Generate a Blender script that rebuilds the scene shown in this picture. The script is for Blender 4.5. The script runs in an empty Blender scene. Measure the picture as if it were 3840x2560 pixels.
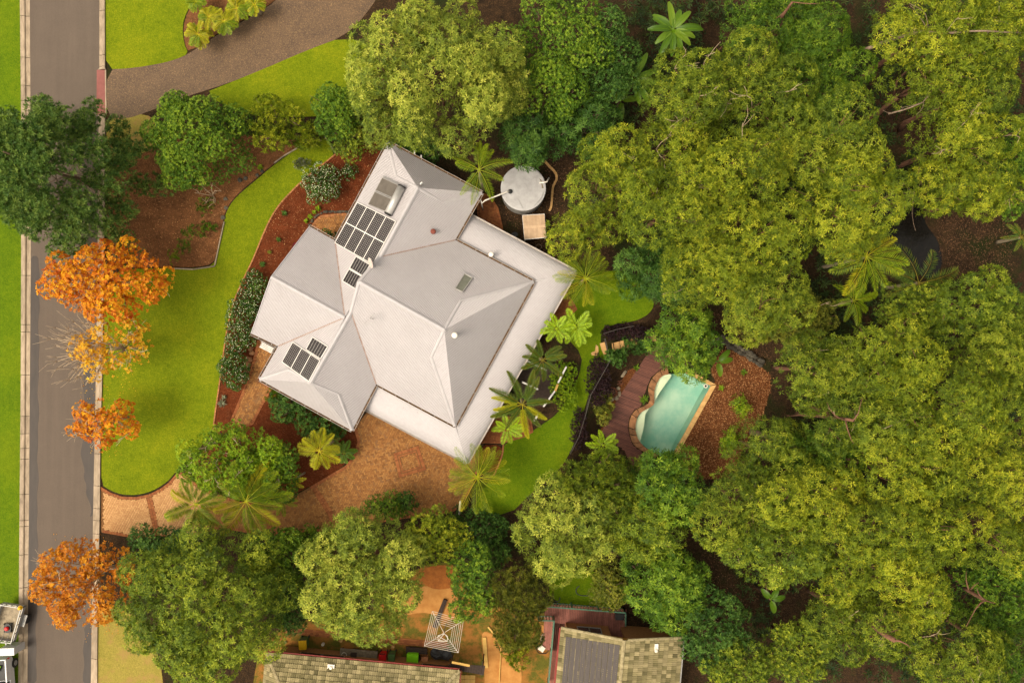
import bpy, bmesh, math, random
import numpy as np
from mathutils import Vector, Matrix, geometry

# ---------------------------------------------------------------- camera, sky, sun, exposure
SC = bpy.context.scene
COL = SC.collection
CAMH = 60.0
W0 = CAMH * 36.0 / 28.0
cd = bpy.data.cameras.new('camera'); cam = bpy.data.objects.new('camera', cd); COL.objects.link(cam)
cd.lens = 28.0; cd.sensor_width = 36.0; cd.clip_end = 2000.0; cd.clip_start = 1.0
cam.location = (0, 0, CAMH); cam.rotation_euler = (0, 0, 0)
SC.camera = cam

SUN_EL, SUN_AZ = math.radians(58), math.radians(200)      # direction to the sun, azimuth counter-clockwise from +X
wd = bpy.data.worlds.new('World'); SC.world = wd; wd.use_nodes = True
wn = wd.node_tree; wn.nodes.clear()
sky = wn.nodes.new('ShaderNodeTexSky'); sky.sky_type = 'NISHITA'; sky.sun_disc = False
sky.sun_elevation = SUN_EL; sky.sun_rotation = math.pi / 2 - SUN_AZ
sky.dust_density = 4.0; sky.air_density = 1.0
wt = wn.nodes.new('ShaderNodeMix'); wt.data_type = 'RGBA'; wt.blend_type = 'MULTIPLY'; wt.inputs[0].default_value = 1.0; wt.inputs[7].default_value = (1.0, .93, .80, 1)      # thin warm overcast
hs = wn.nodes.new('ShaderNodeHueSaturation'); hs.inputs['Saturation'].default_value = 0.12
bg = wn.nodes.new('ShaderNodeBackground'); bg.inputs['Strength'].default_value = 0.15
wo = wn.nodes.new('ShaderNodeOutputWorld')
wn.links.new(sky.outputs[0], hs.inputs['Color']); wn.links.new(hs.outputs[0], wt.inputs[6]); wn.links.new(wt.outputs[2], bg.inputs['Color']); wn.links.new(bg.outputs[0], wo.inputs['Surface'])
sd = bpy.data.lights.new('sun', 'SUN'); sun = bpy.data.objects.new('sun', sd); COL.objects.link(sun)
sd.energy = 0.95; sd.angle = math.radians(22); sd.color = (1.0, 0.86, 0.66)
sun.rotation_euler = Vector((math.cos(SUN_AZ) * math.cos(SUN_EL), math.sin(SUN_AZ) * math.cos(SUN_EL), math.sin(SUN_EL))).to_track_quat('Z', 'Y').to_euler()
sun.location = (-40, -20, 60)
vs = SC.view_settings
vs.view_transform = 'Standard'; vs.look = 'None'; vs.gamma = 1.0; vs.use_curve_mapping = False
vs.exposure = 1.08
SC.cycles.max_bounces = 8; SC.cycles.transparent_max_bounces = 12

# ---------------------------------------------------------------- where a photographed point stands, at its height
def q(px, py, z=0.0):
    k = W0 / 3840.0 * (CAMH - z) / CAMH
    return Vector(((px - 1920.0) * k, (1280.0 - py) * k, z))
def v(x, y, z=0.0): return q(x * 1.63265, y * 1.63265, z)
def zz(ox, oy, x, y, z=0.0): return q(ox + x / 3.1357, oy + y / 3.1357, z)
def z2(oy, x, y, z=0.0): return q(x / 2.24, oy + y / 2.24, z)

# ---------------------------------------------------------------- mesh helpers
ORI = {}
def link(o, parent=None):
    COL.objects.link(o)
    if parent is not None: o.parent = parent
    return o
def tag(o, label=None, cat=None, group=None, kind=None):
    if label: o['label'] = label
    if cat: o['category'] = cat
    if group: o['group'] = group
    if kind: o['kind'] = kind
    return o
def thing(name, label, cat, loc, group=None):
    o = bpy.data.objects.new(name, None); o.empty_display_size = 0.3
    o.location = loc; COL.objects.link(o); ORI[o.name] = Vector(loc)
    return tag(o, label, cat, group)
def obj_from(name, verts, faces, mat, parent=None, smooth=False, tint=None):
    """verts in world coordinates, shifted into the parent's frame"""
    verts = np.asarray(verts, dtype=np.float64).reshape(-1, 3)
    o_ = ORI.get(parent.name, Vector((0, 0, 0))) if parent is not None else Vector((0, 0, 0))
    me = bpy.data.meshes.new(name)
    if isinstance(faces, np.ndarray):
        n, k = faces.shape
        vv = (verts - np.array(o_)).astype(np.float32)
        me.vertices.add(len(vv)); me.vertices.foreach_set('co', vv.ravel())
        me.loops.add(n * k); me.loops.foreach_set('vertex_index', faces.astype(np.int32).ravel())
        me.polygons.add(n)
        me.polygons.foreach_set('loop_start', np.arange(0, n * k, k, dtype=np.int32))
        me.update(calc_edges=True)
    else:
        me.from_pydata([tuple(p) for p in (verts - np.array(o_))], [], faces); me.update()
    if tint is not None:
        at = me.attributes.new('tint', 'FLOAT', 'POINT'); at.data.foreach_set('value', np.asarray(tint, dtype=np.float32))
    if smooth: me.polygons.foreach_set('use_smooth', np.ones(len(me.polygons), dtype=bool))
    if mat is not None: me.materials.append(mat)
    o = bpy.data.objects.new(name, me); link(o, parent)
    ORI[o.name] = o_
    return o

class MB:
    def __init__(s): s.v = []; s.f = []; s.t = []; s.tv = None
    def add(s, vs_, fs):
        n = len(s.v); s.v += [tuple(p) for p in vs_]; s.f += [tuple(i + n for i in f) for f in fs]
        if s.tv is not None: s.t += [s.tv] * len(vs_)
        return s
    def frame(s, o, ax, ay, az, sx, sy, sz):
        """box: centre of base o, unit axes, full sizes"""
        o = Vector(o); ax = Vector(ax) * (sx / 2); ay = Vector(ay) * (sy / 2); az = Vector(az) * sz
        p = [o - ax - ay, o + ax - ay, o + ax + ay, o - ax + ay]
        return s.add(p + [a + az for a in p], [(3, 2, 1, 0), (4, 5, 6, 7), (0, 1, 5, 4), (1, 2, 6, 5), (2, 3, 7, 6), (3, 0, 4, 7)])
    def box(s, c, sx, sy, sz, rot=0.0):
        ca, sa = math.cos(rot), math.sin(rot)
        return s.frame(c, (ca, sa, 0), (-sa, ca, 0), (0, 0, 1), sx, sy, sz)
    def bar(s, a, b, w, h):
        """box bar from a to b, w across, h tall, centred"""
        a = Vector(a); b = Vector(b); d = (b - a); L = d.length
        if L < 1e-6: return s
        d /= L; up = Vector((0, 0, 1)) if abs(d.z) < .95 else Vector((1, 0, 0))
        sd_ = d.cross(up).normalized(); up = sd_.cross(d)
        return s.frame(a - up * (h / 2), sd_, up, d, w, 0, 0) if False else s._bar(a, b, sd_ * (w / 2), up * (h / 2))
    def _bar(s, a, b, x, y):
        p = [a - x - y, a + x - y, a + x + y, a - x + y, b - x - y, b + x - y, b + x + y, b - x + y]
        return s.add(p, [(0, 1, 2, 3), (7, 6, 5, 4), (4, 5, 1, 0), (5, 6, 2, 1), (6, 7, 3, 2), (7, 4, 0, 3)])
    def prism(s, poly, z0, z1, bottom=False):
        P = [Vector((p[0], p[1], 0)) for p in poly]
        ar = sum(P[i].x * P[(i + 1) % len(P)].y - P[(i + 1) % len(P)].x * P[i].y for i in range(len(P)))
        if ar < 0: P.reverse()
        n = len(P); tri = geometry.tessellate_polygon([P])
        vs_ = [(p.x, p.y, z1) for p in P] + [(p.x, p.y, z0) for p in P]
        fs = []
        for t in tri:
            a, b, c = (P[i] for i in t)
            fs.append(t if (b - a).cross(c - a).z > 0 else (t[0], t[2], t[1]))
        fs += [(i, i + n, (i + 1) % n + n, (i + 1) % n) for i in range(n)]
        if bottom: fs += [tuple(i + n for i in (f[0], f[2], f[1])) for f in fs[:len(tri)]]
        return s.add(vs_, fs)
    def tube(s, path, rad, n=8, caps=True):
        path = [Vector(p) for p in path]
        if not hasattr(rad, '__len__'): rad = [rad] * len(path)
        vs_ = []; fs = []
        ref = None
        for i, p in enumerate(path):
            d = (path[min(i + 1, len(path) - 1)] - path[max(i - 1, 0)]).normalized()
            if ref is None: ref = Vector((0, 0, 1)) if abs(d.z) < .9 else Vector((1, 0, 0))
            x = d.cross(ref).normalized(); y = d.cross(x).normalized(); ref = -y if False else ref
            for k in range(n):
                a = 2 * math.pi * k / n
                vs_.append(p + (x * math.cos(a) + y * math.sin(a)) * rad[i])
        for i in range(len(path) - 1):
            for k in range(n):
                fs.append((i * n + k, i * n + (k + 1) % n, (i + 1) * n + (k + 1) % n, (i + 1) * n + k))
        if caps:
            fs.append(tuple(range(n - 1, -1, -1))); fs.append(tuple((len(path) - 1) * n + k for k in range(n)))
        return s.add(vs_, fs)
    def lathe(s, c, prof, n=24, rot=None):
        """prof: list of (r, z) from bottom to top"""
        c = Vector(c); vs_ = []; fs = []
        for r, z in prof:
            for k in range(n):
                a = 2 * math.pi * k / n; p = Vector((r * math.cos(a), r * math.sin(a), z))
                if rot is not None: p = rot @ p
                vs_.append(c + p)
        for i in range(len(prof) - 1):
            for k in range(n): fs.append((i * n + k, i * n + (k + 1) % n, (i + 1) * n + (k + 1) % n, (i + 1) * n + k))
        fs.append(tuple(range(n - 1, -1, -1))); fs.append(tuple((len(prof) - 1) * n + k for k in range(n)))
        return s.add(vs_, fs)
    def build(s, name, mat, parent=None, smooth=False):
        return obj_from(name, s.v, s.f, mat, parent, smooth, s.t if s.tv is not None else None)

def chaikin(pts, it=2, closed=True):
    P = [Vector((p[0], p[1], p[2] if len(p) > 2 else 0)) for p in pts]
    for _ in range(it):
        Q = []; n = len(P)
        if not closed: Q.append(P[0])
        for i in range(n if closed else n - 1):
            a, b = P[i], P[(i + 1) % n]
            Q += [a * .75 + b * .25, a * .25 + b * .75]
        if not closed: Q.append(P[-1])
        P = Q
    return P
def resample(pts, step):
    out = [Vector(pts[0])]; acc = 0.0
    for a, b in zip(pts[:-1], pts[1:]):
        a = Vector(a); b = Vector(b); L = (b - a).length
        t = step - acc
        while t <= L:
            out.append(a.lerp(b, t / L)); t += step
        acc = (acc + L) % step
    return out
def inside(x, y, poly):
    """numpy even-odd test"""
    x = np.asarray(x); y = np.asarray(y); r = np.zeros(x.shape, bool); n = len(poly)
    for i in range(n):
        x0, y0 = poly[i][0], poly[i][1]; x1, y1 = poly[(i + 1) % n][0], poly[(i + 1) % n][1]
        if y0 == y1: continue
        c = ((y0 > y) != (y1 > y)) & (x < (x1 - x0) * (y - y0) / (y1 - y0) + x0)
        r ^= c
    return r
def edge_dist(x, y, poly, closed=True):
    d = np.full(np.asarray(x).shape, 1e9); n = len(poly)
    for i in range(n if closed else n - 1):
        ax, ay = poly[i][0], poly[i][1]; bx, by = poly[(i + 1) % n][0], poly[(i + 1) % n][1]
        ex, ey = bx - ax, by - ay; L = ex * ex + ey * ey + 1e-12
        t = np.clip(((x - ax) * ex + (y - ay) * ey) / L, 0, 1)
        d = np.minimum(d, np.hypot(x - ax - t * ex, y - ay - t * ey))
    return d
def offset_poly(P, d):
    P = [Vector((p[0], p[1])) for p in P]
    ar = sum(P[i].x * P[(i + 1) % len(P)].y - P[(i + 1) % len(P)].x * P[i].y for i in range(len(P)))
    if ar < 0: P.reverse()
    n = len(P); out = []
    for i in range(n):
        a, b, c = P[i - 1], P[i], P[(i + 1) % n]
        d1 = (b - a).normalized(); d2 = (c - b).normalized()
        n1 = Vector((-d1.y, d1.x)); n2 = Vector((-d2.y, d2.x))
        m = (n1 + n2); m /= max(.3, m.length_squared) / 2 if m.length_squared > 1e-6 else 1
        out.append(b + m * d)
    return out
def rnd_rng(s): return np.random.default_rng(s)

# ---------------------------------------------------------------- materials
MATS = {}
def nodes(name):
    m = bpy.data.materials.new(name); m.use_nodes = True; nt = m.node_tree; nt.nodes.clear()
    out = nt.nodes.new('ShaderNodeOutputMaterial'); b = nt.nodes.new('ShaderNodeBsdfPrincipled')
    nt.links.new(b.outputs[0], out.inputs[0]); MATS[name] = m
    return m, nt, b, out
def N(nt, t, **kw):
    n = nt.nodes.new(t)
    for k, val in kw.items():
        if k in n.inputs: n.inputs[k].default_value = val
        else: setattr(n, k, val)
    return n
def ramp(nt, fac, stops):
    r = nt.nodes.new('ShaderNodeValToRGB'); e = r.color_ramp.elements
    while len(e) < len(stops): e.new(.5)
    for i, (p, c) in enumerate(stops): e[i].position = p; e[i].color = (*c, 1)
    nt.links.new(fac, r.inputs[0]); return r
def noise(nt, co, scale, detail=5, rough=.6, stretch=None):
    if stretch:
        mp = N(nt, 'ShaderNodeMapping'); mp.inputs['Scale'].default_value = stretch; nt.links.new(co, mp.inputs[0]); co = mp.outputs[0]
    n = N(nt, 'ShaderNodeTexNoise', Scale=scale, Detail=detail, Roughness=rough); nt.links.new(co, n.inputs['Vector']); return n.outputs['Fac']
def mixc(nt, f, a, b, mode='MIX'):
    m = nt.nodes.new('ShaderNodeMix'); m.data_type = 'RGBA'; m.blend_type = mode
    for s_, val in ((0, f), (6, a), (7, b)):
        if isinstance(val, (int, float)): m.inputs[s_].default_value = val
        elif isinstance(val, tuple): m.inputs[s_].default_value = (*val, 1)
        else: nt.links.new(val, m.inputs[s_])
    return m.outputs[2]
def bump(nt, b, h, st=.3, dist=.02):
    n = N(nt, 'ShaderNodeBump', Strength=st, Distance=dist); nt.links.new(h, n.inputs['Height']); nt.links.new(n.outputs[0], b.inputs['Normal'])
def pm(name, c1, c2=None, scale=6, rough=.75, bmp=0.0, spec=.3, metal=0.0, lo=.35, hi=.65, tint=None, objrand=0.0, stretch=None, bscale=None):
    """plain procedural material: two colours mixed by noise; tint = third colour picked by the mesh's own tint attribute"""
    m, nt, b, out = nodes(name)
    co = nt.nodes.new('ShaderNodeTexCoord').outputs['Object']
    c2 = c2 or tuple(x * .8 for x in c1)
    f = noise(nt, co, scale, 6, .65, stretch)
    col = ramp(nt, f, [(lo, c2), (hi, c1)]).outputs[0]
    if tint:
        at = N(nt, 'ShaderNodeAttribute', attribute_name='tint')
        rp = ramp(nt, at.outputs['Fac'], tint)
        col = mixc(nt, .55, rp.outputs[0], mixc(nt, 1.0, rp.outputs[0], mixc(nt, .5, (1.6, 1.6, 1.6), col), 'MULTIPLY')) if False else mixc(nt, .8, col, rp.outputs[0])
    if objrand:
        oi = nt.nodes.new('ShaderNodeObjectInfo')
        h = N(nt, 'ShaderNodeHueSaturation'); mr = N(nt, 'ShaderNodeMapRange'); mr.inputs['To Min'].default_value = 1 - objrand; mr.inputs['To Max'].default_value = 1 + objrand
        nt.links.new(oi.outputs['Random'], mr.inputs['Value']); nt.links.new(mr.outputs[0], h.inputs['Value']); nt.links.new(col, h.inputs['Color']); col = h.outputs[0]
    nt.links.new(col, b.inputs['Base Color'])
    b.inputs['Roughness'].default_value = rough; b.inputs['Metallic'].default_value = metal; b.inputs['Specular IOR Level'].default_value = spec
    if bmp: bump(nt, b, noise(nt, co, bscale or scale * 3, 4), bmp)
    return m
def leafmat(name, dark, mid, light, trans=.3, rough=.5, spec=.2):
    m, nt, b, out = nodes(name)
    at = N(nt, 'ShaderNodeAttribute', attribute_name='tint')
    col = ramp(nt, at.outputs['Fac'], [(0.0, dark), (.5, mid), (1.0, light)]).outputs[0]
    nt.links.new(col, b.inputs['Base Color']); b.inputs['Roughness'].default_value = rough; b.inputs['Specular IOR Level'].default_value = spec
    tr = N(nt, 'ShaderNodeBsdfTranslucent'); nt.links.new(col, tr.inputs['Color'])
    mx = N(nt, 'ShaderNodeMixShader'); mx.inputs[0].default_value = trans
    nt.links.new(b.outputs[0], mx.inputs[1]); nt.links.new(tr.outputs[0], mx.inputs[2]); nt.links.new(mx.outputs[0], out.inputs[0])
    return m

def grassmat(name, c_dark, c_mid, c_light, dry=None, dryamt=.5):
    m, nt, b, out = nodes(name)
    co = nt.nodes.new('ShaderNodeTexCoord').outputs['Object']
    big = noise(nt, co, .30, 4, .6); med = noise(nt, co, 2.4, 5, .7); fine = noise(nt, co, 14, 4, .7)
    c = ramp(nt, med, [(.30, c_dark), (.5, c_mid), (.72, c_light)]).outputs[0]
    c = mixc(nt, .55, c, ramp(nt, big, [(.35, c_dark), (.5, c_mid), (.65, c_light)]).outputs[0])
    c = mixc(nt, .5, c, ramp(nt, fine, [(.3, tuple(x * .6 for x in c_dark)), (.5, c_mid), (.7, tuple(min(1, x * 1.3) for x in c_light))]).outputs[0])
    if dry:
        d2 = noise(nt, co, .8, 6, .7); mk = ramp(nt, d2, [(dryamt, (0, 0, 0)), (dryamt + .14, (1, 1, 1))]).outputs[0]
        c = mixc(nt, mk, c, dry)
    nt.links.new(c, b.inputs['Base Color']); b.inputs['Roughness'].default_value = .9; b.inputs['Specular IOR Level'].default_value = .1
    bump(nt, b, noise(nt, co, 22, 4, .7), .9, .06)
    return m

grassmat('lawn', (.065, .105, .002), (.125, .165, .003), (.235, .24, .006))
grassmat('lawn_lush', (.045, .092, .002), (.085, .145, .002), (.155, .19, .004))
grassmat('lawn_dry', (.17, .16, .02), (.26, .21, .04), (.33, .25, .06), (.30, .19, .06), .5)
grassmat('yard', (.05, .06, .008), (.10, .10, .015), (.15, .12, .02), (.30, .13, .03), .43)
# leaf litter and bare earth
def littermat(name, base, leafc, alt, green=None):
    m, nt, b, out = nodes(name)
    co = nt.nodes.new('ShaderNodeTexCoord').outputs['Object']
    vo = N(nt, 'ShaderNodeTexVoronoi', Scale=13.0); nt.links.new(co, vo.inputs['Vector'])
    sep = N(nt, 'ShaderNodeSeparateColor'); nt.links.new(vo.outputs['Color'], sep.inputs[0])
    c = ramp(nt, sep.outputs[0], [(0, base), (.5, tuple(x * 1.25 for x in base)), (.75, leafc), (1, alt)]).outputs[0]
    c = mixc(nt, .55, c, ramp(nt, noise(nt, co, 1.1, 6, .7), [(.35, tuple(x * .5 for x in base)), (.65, leafc)]).outputs[0])
    if green:
        mk = ramp(nt, noise(nt, co, .22, 5, .7), [(.50, (0, 0, 0)), (.62, (1, 1, 1))]).outputs[0]
        c = mixc(nt, mk, c, mixc(nt, noise(nt, co, 9, 4), tuple(x * .5 for x in green), green))
    nt.links.new(c, b.inputs['Base Color']); b.inputs['Roughness'].default_value = .95; b.inputs['Specular IOR Level'].default_value = .1
    bump(nt, b, vo.outputs['Distance'], .8, .05)
    return m
littermat('litter', (.022, .014, .008), (.052, .028, .013), (.10, .055, .024), (.022, .028, .007))
littermat('mulch', (.085, .020, .006), (.135, .032, .010), (.20, .07, .028))
littermat('chips', (.11, .048, .018), (.19, .078, .030), (.28, .13, .055))
littermat('pool_bed', (.085, .030, .010), (.16, .055, .018), (.26, .105, .035))
littermat('bank_soil', (.030, .015, .012), (.055, .026, .020), (.10, .05, .03))
# roads
def roadmat():
    m, nt, b, out = nodes('asphalt')
    co = nt.nodes.new('ShaderNodeTexCoord').outputs['Object']
    st = noise(nt, co, 1.4, 6, .6, (1.6, .07, 1)); fi = noise(nt, co, 30, 3, .7); bl = noise(nt, co, .55, 5, .65)
    c = ramp(nt, st, [(.3, (.082, .060, .046)), (.7, (.118, .088, .066))]).outputs[0]
    c = mixc(nt, .35, c, ramp(nt, bl, [(.35, (.085, .062, .048)), (.65, (.122, .092, .07))]).outputs[0])
    c = mixc(nt, .35, c, ramp(nt, fi, [(.3, (.05, .036, .028)), (.7, (.155, .12, .09))]).outputs[0])
    nt.links.new(c, b.inputs['Base Color']); b.inputs['Roughness'].default_value = .85; b.inputs['Specular IOR Level'].default_value = .25
    bump(nt, b, fi, .3, .01)
    return m
roadmat()
pm('damp_asphalt', (.048, .034, .026), (.032, .023, .018), 2.5, .6, .2, stretch=(1, .2, 1))
pm('concrete', (.38, .29, .20), (.22, .165, .11), 3.5, .85, .2, objrand=.12, stretch=(1, .3, 1))
pm('red_apron', (.24, .085, .072), (.19, .062, .052), 2.0, .8, .1)
def aggmat():
    m, nt, b, out = nodes('aggregate')
    co = nt.nodes.new('ShaderNodeTexCoord').outputs['Object']
    vo = N(nt, 'ShaderNodeTexVoronoi', Scale=26.0); nt.links.new(co, vo.inputs['Vector'])
    sep = N(nt, 'ShaderNodeSeparateColor'); nt.links.new(vo.outputs['Color'], sep.inputs[0])
    c = ramp(nt, sep.outputs[0], [(0, (.04, .022, .010)), (.55, (.085, .044, .017)), (.85, (.16, .088, .034)), (1, (.33, .20, .08))]).outputs[0]
    c = mixc(nt, .5, c, ramp(nt, noise(nt, co, .7, 5, .65), [(.3, (.050, .025, .010)), (.7, (.125, .070, .030))]).outputs[0])
    nt.links.new(c, b.inputs['Base Color']); b.inputs['Roughness'].default_value = .7
    bump(nt, b, vo.outputs['Distance'], .4, .02)
aggmat()
PAVE = [(0, (.17, .070, .020)), (.25, (.25, .105, .028)), (.55, (.31, .135, .036)), (.8, (.36, .17, .050)), (1, (.20, .10, .04))]
pm('paver', (.33, .15, .045), (.2, .09, .03), 8, .85, .2, tint=PAVE)
pm('paver_pale', (.52, .30, .14), (.38, .20, .09), 5, .85, .2, tint=[(0, (.40, .20, .075)), (.5, (.47, .255, .10)), (1, (.54, .31, .13))])
pm('paver_red', (.30, .085, .03), (.20, .055, .02), 7, .85, .2, tint=[(0, (.20, .065, .022)), (.5, (.27, .090, .028)), (1, (.33, .125, .038))])
pm('joint_sand', (.19, .085, .028), (.13, .06, .02), 9, .95)
pm('edging_brick', (.40, .17, .06), (.26, .10, .035), 7, .85, .2, objrand=.25)
# house
def roofmat():
    m, nt, b, out = nodes('roof_steel')
    co = nt.nodes.new('ShaderNodeTexCoord').outputs['Object']
    c = ramp(nt, noise(nt, co, .5, 6, .6), [(.35, (.375, .345, .350)), (.65, (.415, .385, .392))]).outputs[0]
    c = mixc(nt, .3, c, ramp(nt, noise(nt, co, 5, 5, .7), [(.35, (.35, .32, .325)), (.65, (.43, .40, .405))]).outputs[0])
    sp = ramp(nt, noise(nt, co, 7, 2, .5), [(.73, (0, 0, 0)), (.76, (1, 1, 1))]).outputs[0]
    c = mixc(nt, mixc(nt, .5, sp, (0, 0, 0)), c, (.22, .15, .11))
    nt.links.new(c, b.inputs['Base Color']); b.inputs['Roughness'].default_value = .42; b.inputs['Specular IOR Level'].default_value = .45
roofmat()
pm('cap_steel', (.42, .39, .395), (.37, .345, .35), 2, .45, spec=.4)
pm('valley_rust', (.20, .12, .085), (.33, .26, .23), 3, .7)
pm('white_paint', (.70, .66, .62), (.58, .54, .50), 3, .5)
pm('wall_white', (.52, .49, .48), (.46, .43, .42), 2, .6)
pm('gutter_litter', (.16, .085, .035), (.045, .025, .012), 9, .95, lo=.4, hi=.6)
pm('gutter_steel', (.45, .40, .36), (.36, .31, .27), 3, .5)
pm('dark_void', (.012, .010, .009), (.008, .007, .006), 3, .9)
pm('window_glass', (.03, .035, .035), (.02, .025, .025), 2, .08, spec=.6)
pm('skylight_glass', (.16, .16, .12), (.11, .11, .08), 1.5, .15, spec=.6)
pm('aluminium', (.34, .32, .30), (.27, .25, .23), 4, .45, metal=.3)
pm('tank_silver', (.46, .44, .42), (.40, .38, .36), 4, .35, metal=.35)
pm('collector', (.115, .095, .075), (.075, .060, .046), 2.2, .35, spec=.5)
pm('black_plastic', (.018, .017, .016), (.012, .012, .012), 5, .5)
pm('terracotta', (.20, .05, .03), (.14, .035, .022), 5, .7)
pm('cowl_white', (.78, .72, .64), (.66, .6, .52), 3, .5)
pm('dish_grey', (.52, .46, .43), (.42, .30, .24), 5, .5)
def pvmat():
    m, nt, b, out = nodes('pv_cells')
    co = nt.nodes.new('ShaderNodeTexCoord').outputs['UV']
    sp = N(nt, 'ShaderNodeSeparateXYZ'); nt.links.new(co, sp.inputs[0])
    def tri(o, k):
        mu = N(nt, 'ShaderNodeMath', operation='MULTIPLY'); mu.inputs[1].default_value = k; nt.links.new(o, mu.inputs[0])
        fr = N(nt, 'ShaderNodeMath', operation='FRACT'); nt.links.new(mu.outputs[0], fr.inputs[0])
        su = N(nt, 'ShaderNodeMath', operation='SUBTRACT'); su.inputs[1].default_value = .5; nt.links.new(fr.outputs[0], su.inputs[0])
        ab = N(nt, 'ShaderNodeMath', operation='ABSOLUTE'); nt.links.new(su.outputs[0], ab.inputs[0]); return ab.outputs[0]
    a, c = tri(sp.outputs[0], 6), tri(sp.outputs[1], 12)
    mx = N(nt, 'ShaderNodeMath', operation='MAXIMUM'); nt.links.new(a, mx.inputs[0]); nt.links.new(c, mx.inputs[1])
    ad = N(nt, 'ShaderNodeMath', operation='ADD'); nt.links.new(a, ad.inputs[0]); nt.links.new(c, ad.inputs[1])
    g1 = N(nt, 'ShaderNodeMath', operation='GREATER_THAN'); g1.inputs[1].default_value = .487; nt.links.new(mx.outputs[0], g1.inputs[0])
    g2 = N(nt, 'ShaderNodeMath', operation='GREATER_THAN'); g2.inputs[1].default_value = .83; nt.links.new(ad.outputs[0], g2.inputs[0])
    cl = mixc(nt, g2.outputs[0], mixc(nt, g1.outputs[0], (.022, .017, .017), (.10, .085, .08)), (.55, .5, .46))
    nt.links.new(cl, b.inputs['Base Color']); b.inputs['Roughness'].default_value = .22; b.inputs['Specular IOR Level'].default_value = .35
pvmat()
# pool
def watermat(name, tint, rough=.03, scale=3.0, bs=.08):
    m, nt, b, out = nodes(name); nt.nodes.remove(b)
    co = nt.nodes.new('ShaderNodeTexCoord').outputs['Object']
    t = N(nt, 'ShaderNodeBsdfTransparent'); t.inputs[0].default_value = (*tint, 1)
    g = N(nt, 'ShaderNodeBsdfGlossy'); g.inputs['Roughness'].default_value = rough
    fr = N(nt, 'ShaderNodeFresnel', IOR=1.33); mx = N(nt, 'ShaderNodeMixShader')
    bp = N(nt, 'ShaderNodeBump', Strength=bs, Distance=.05); nt.links.new(noise(nt, co, scale, 3, .6), bp.inputs['Height'])
    nt.links.new(bp.outputs[0], g.inputs['Normal']); nt.links.new(bp.outputs[0], fr.inputs['Normal'])
    nt.links.new(fr.outputs[0], mx.inputs[0]); nt.links.new(t.outputs[0], mx.inputs[1]); nt.links.new(g.outputs[0], mx.inputs[2]); nt.links.new(mx.outputs[0], out.inputs[0])
watermat('pool_water', (.88, .97, .94))
pm('creek_water', (.006, .005, .004), (.010, .008, .006), 1.5, .10, spec=.25, bmp=.5, bscale=2.5)
pm('pool_floor', (.50, .60, .48), (.27, .47, .38), .42, .8, lo=.40, hi=.62)
pm('pool_ledge', (.74, .70, .52), (.66, .62, .45), 1.5, .8)
pm('sandstone', (.52, .31, .12), (.42, .23, .085), 3, .85, .2, objrand=.1)
pm('coping_tile', (.58, .36, .14), (.48, .27, .095), 2.5, .8, .1, objrand=.08)
pm('rock_coping', (.30, .14, .06), (.15, .07, .032), 3.5, .85, .5, objrand=.15)
pm('deck_wood', (.145, .052, .034), (.085, .030, .020), 5, .6, .2, objrand=.28, stretch=(.6, 4, 1))
pm('deck_terracotta', (.30, .115, .085), (.22, .08, .058), 4, .7, .1, objrand=.15)
pm('dark_stone', (.10, .085, .06), (.04, .034, .026), 5, .9, .5, objrand=.35)
pm('pale_stone', (.30, .24, .16), (.17, .135, .09), 5, .9, .4, objrand=.3)
pm('rust', (.16, .055, .025), (.08, .028, .014), 8, .8, .3)
pm('bark', (.16, .10, .065), (.075, .045, .028), 6, .9, .5, stretch=(1, 1, .3))
pm('bark_red', (.20, .095, .055), (.10, .048, .028), 6, .9, .4, stretch=(1, 1, .3))
pm('bark_pale', (.27, .19, .13), (.16, .11, .075), 6, .85, .3)
pm('twig_pale', (.50, .38, .25), (.34, .24, .15), 6, .8)
pm('palm_trunk', (.33, .27, .18), (.20, .15, .10), 9, .9, .3, stretch=(.3, .3, 3))
# neighbours
pm('roof_tile', (.235, .185, .085), (.115, .092, .038), 5, .9, .3, objrand=.22, tint=[(0, (.10, .085, .035)), (.5, (.20, .165, .078)), (1, (.29, .235, .12))])
pm('tile_cap', (.33, .27, .15), (.20, .16, .08), 5, .9, .3, objrand=.12)
pm('red_gutter', (.26, .035, .028), (.18, .028, .02), 4, .6)
pm('mat_black', (.072, .058, .052), (.050, .040, .036), 3, .7, .1, stretch=(8, 1, 1))
pm('brick_wall', (.38, .18, .06), (.20, .085, .03), 9, .9, .3, stretch=(1, 1, 2.5))
pm('soffit_orange', (.46, .21, .045), (.40, .18, .038), 2, .7)
pm('green_rail', (.085, .19, .125), (.06, .14, .09), 4, .5)
pm('bin_yellow', (.72, .42, .004), (.62, .35, .004), 3, .5)
pm('bin_red', (.55, .012, .012), (.45, .01, .01), 3, .5)
pm('bin_green', (.085, .16, .045), (.06, .12, .035), 3, .5)
pm('lime', (.22, .62, .008), (.18, .5, .006), 2, .5)
pm('peach', (.48, .20, .09), (.4, .16, .07), 2, .6)
pm('tarp', (.05, .05, .052), (.03, .03, .03), 4, .5, .6)
pm('old_timber', (.055, .035, .026), (.03, .02, .015), 6, .9, .4)
pm('new_timber', (.58, .36, .10), (.48, .28, .07), 4, .8, .2)
pm('wire', (.62, .54, .44), (.52, .45, .36), 4, .4)
pm('basin_white', (.72, .66, .56), (.6, .54, .45), 3, .4)
pm('vehicle_white', (.50, .49, .48), (.45, .44, .43), 2, .3, spec=.5)
pm('chrome', (.30, .29, .27), (.22, .21, .20), 6, .45, metal=.3)
pm('tyre', (.015, .014, .013), (.022, .02, .018), 9, .8)
pm('hivis', (.35, .75, .02), (.3, .62, .02), 4, .6)
pm('tan_sheet', (.50, .35, .22), (.41, .27, .165), 3, .7, objrand=.1)
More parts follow.
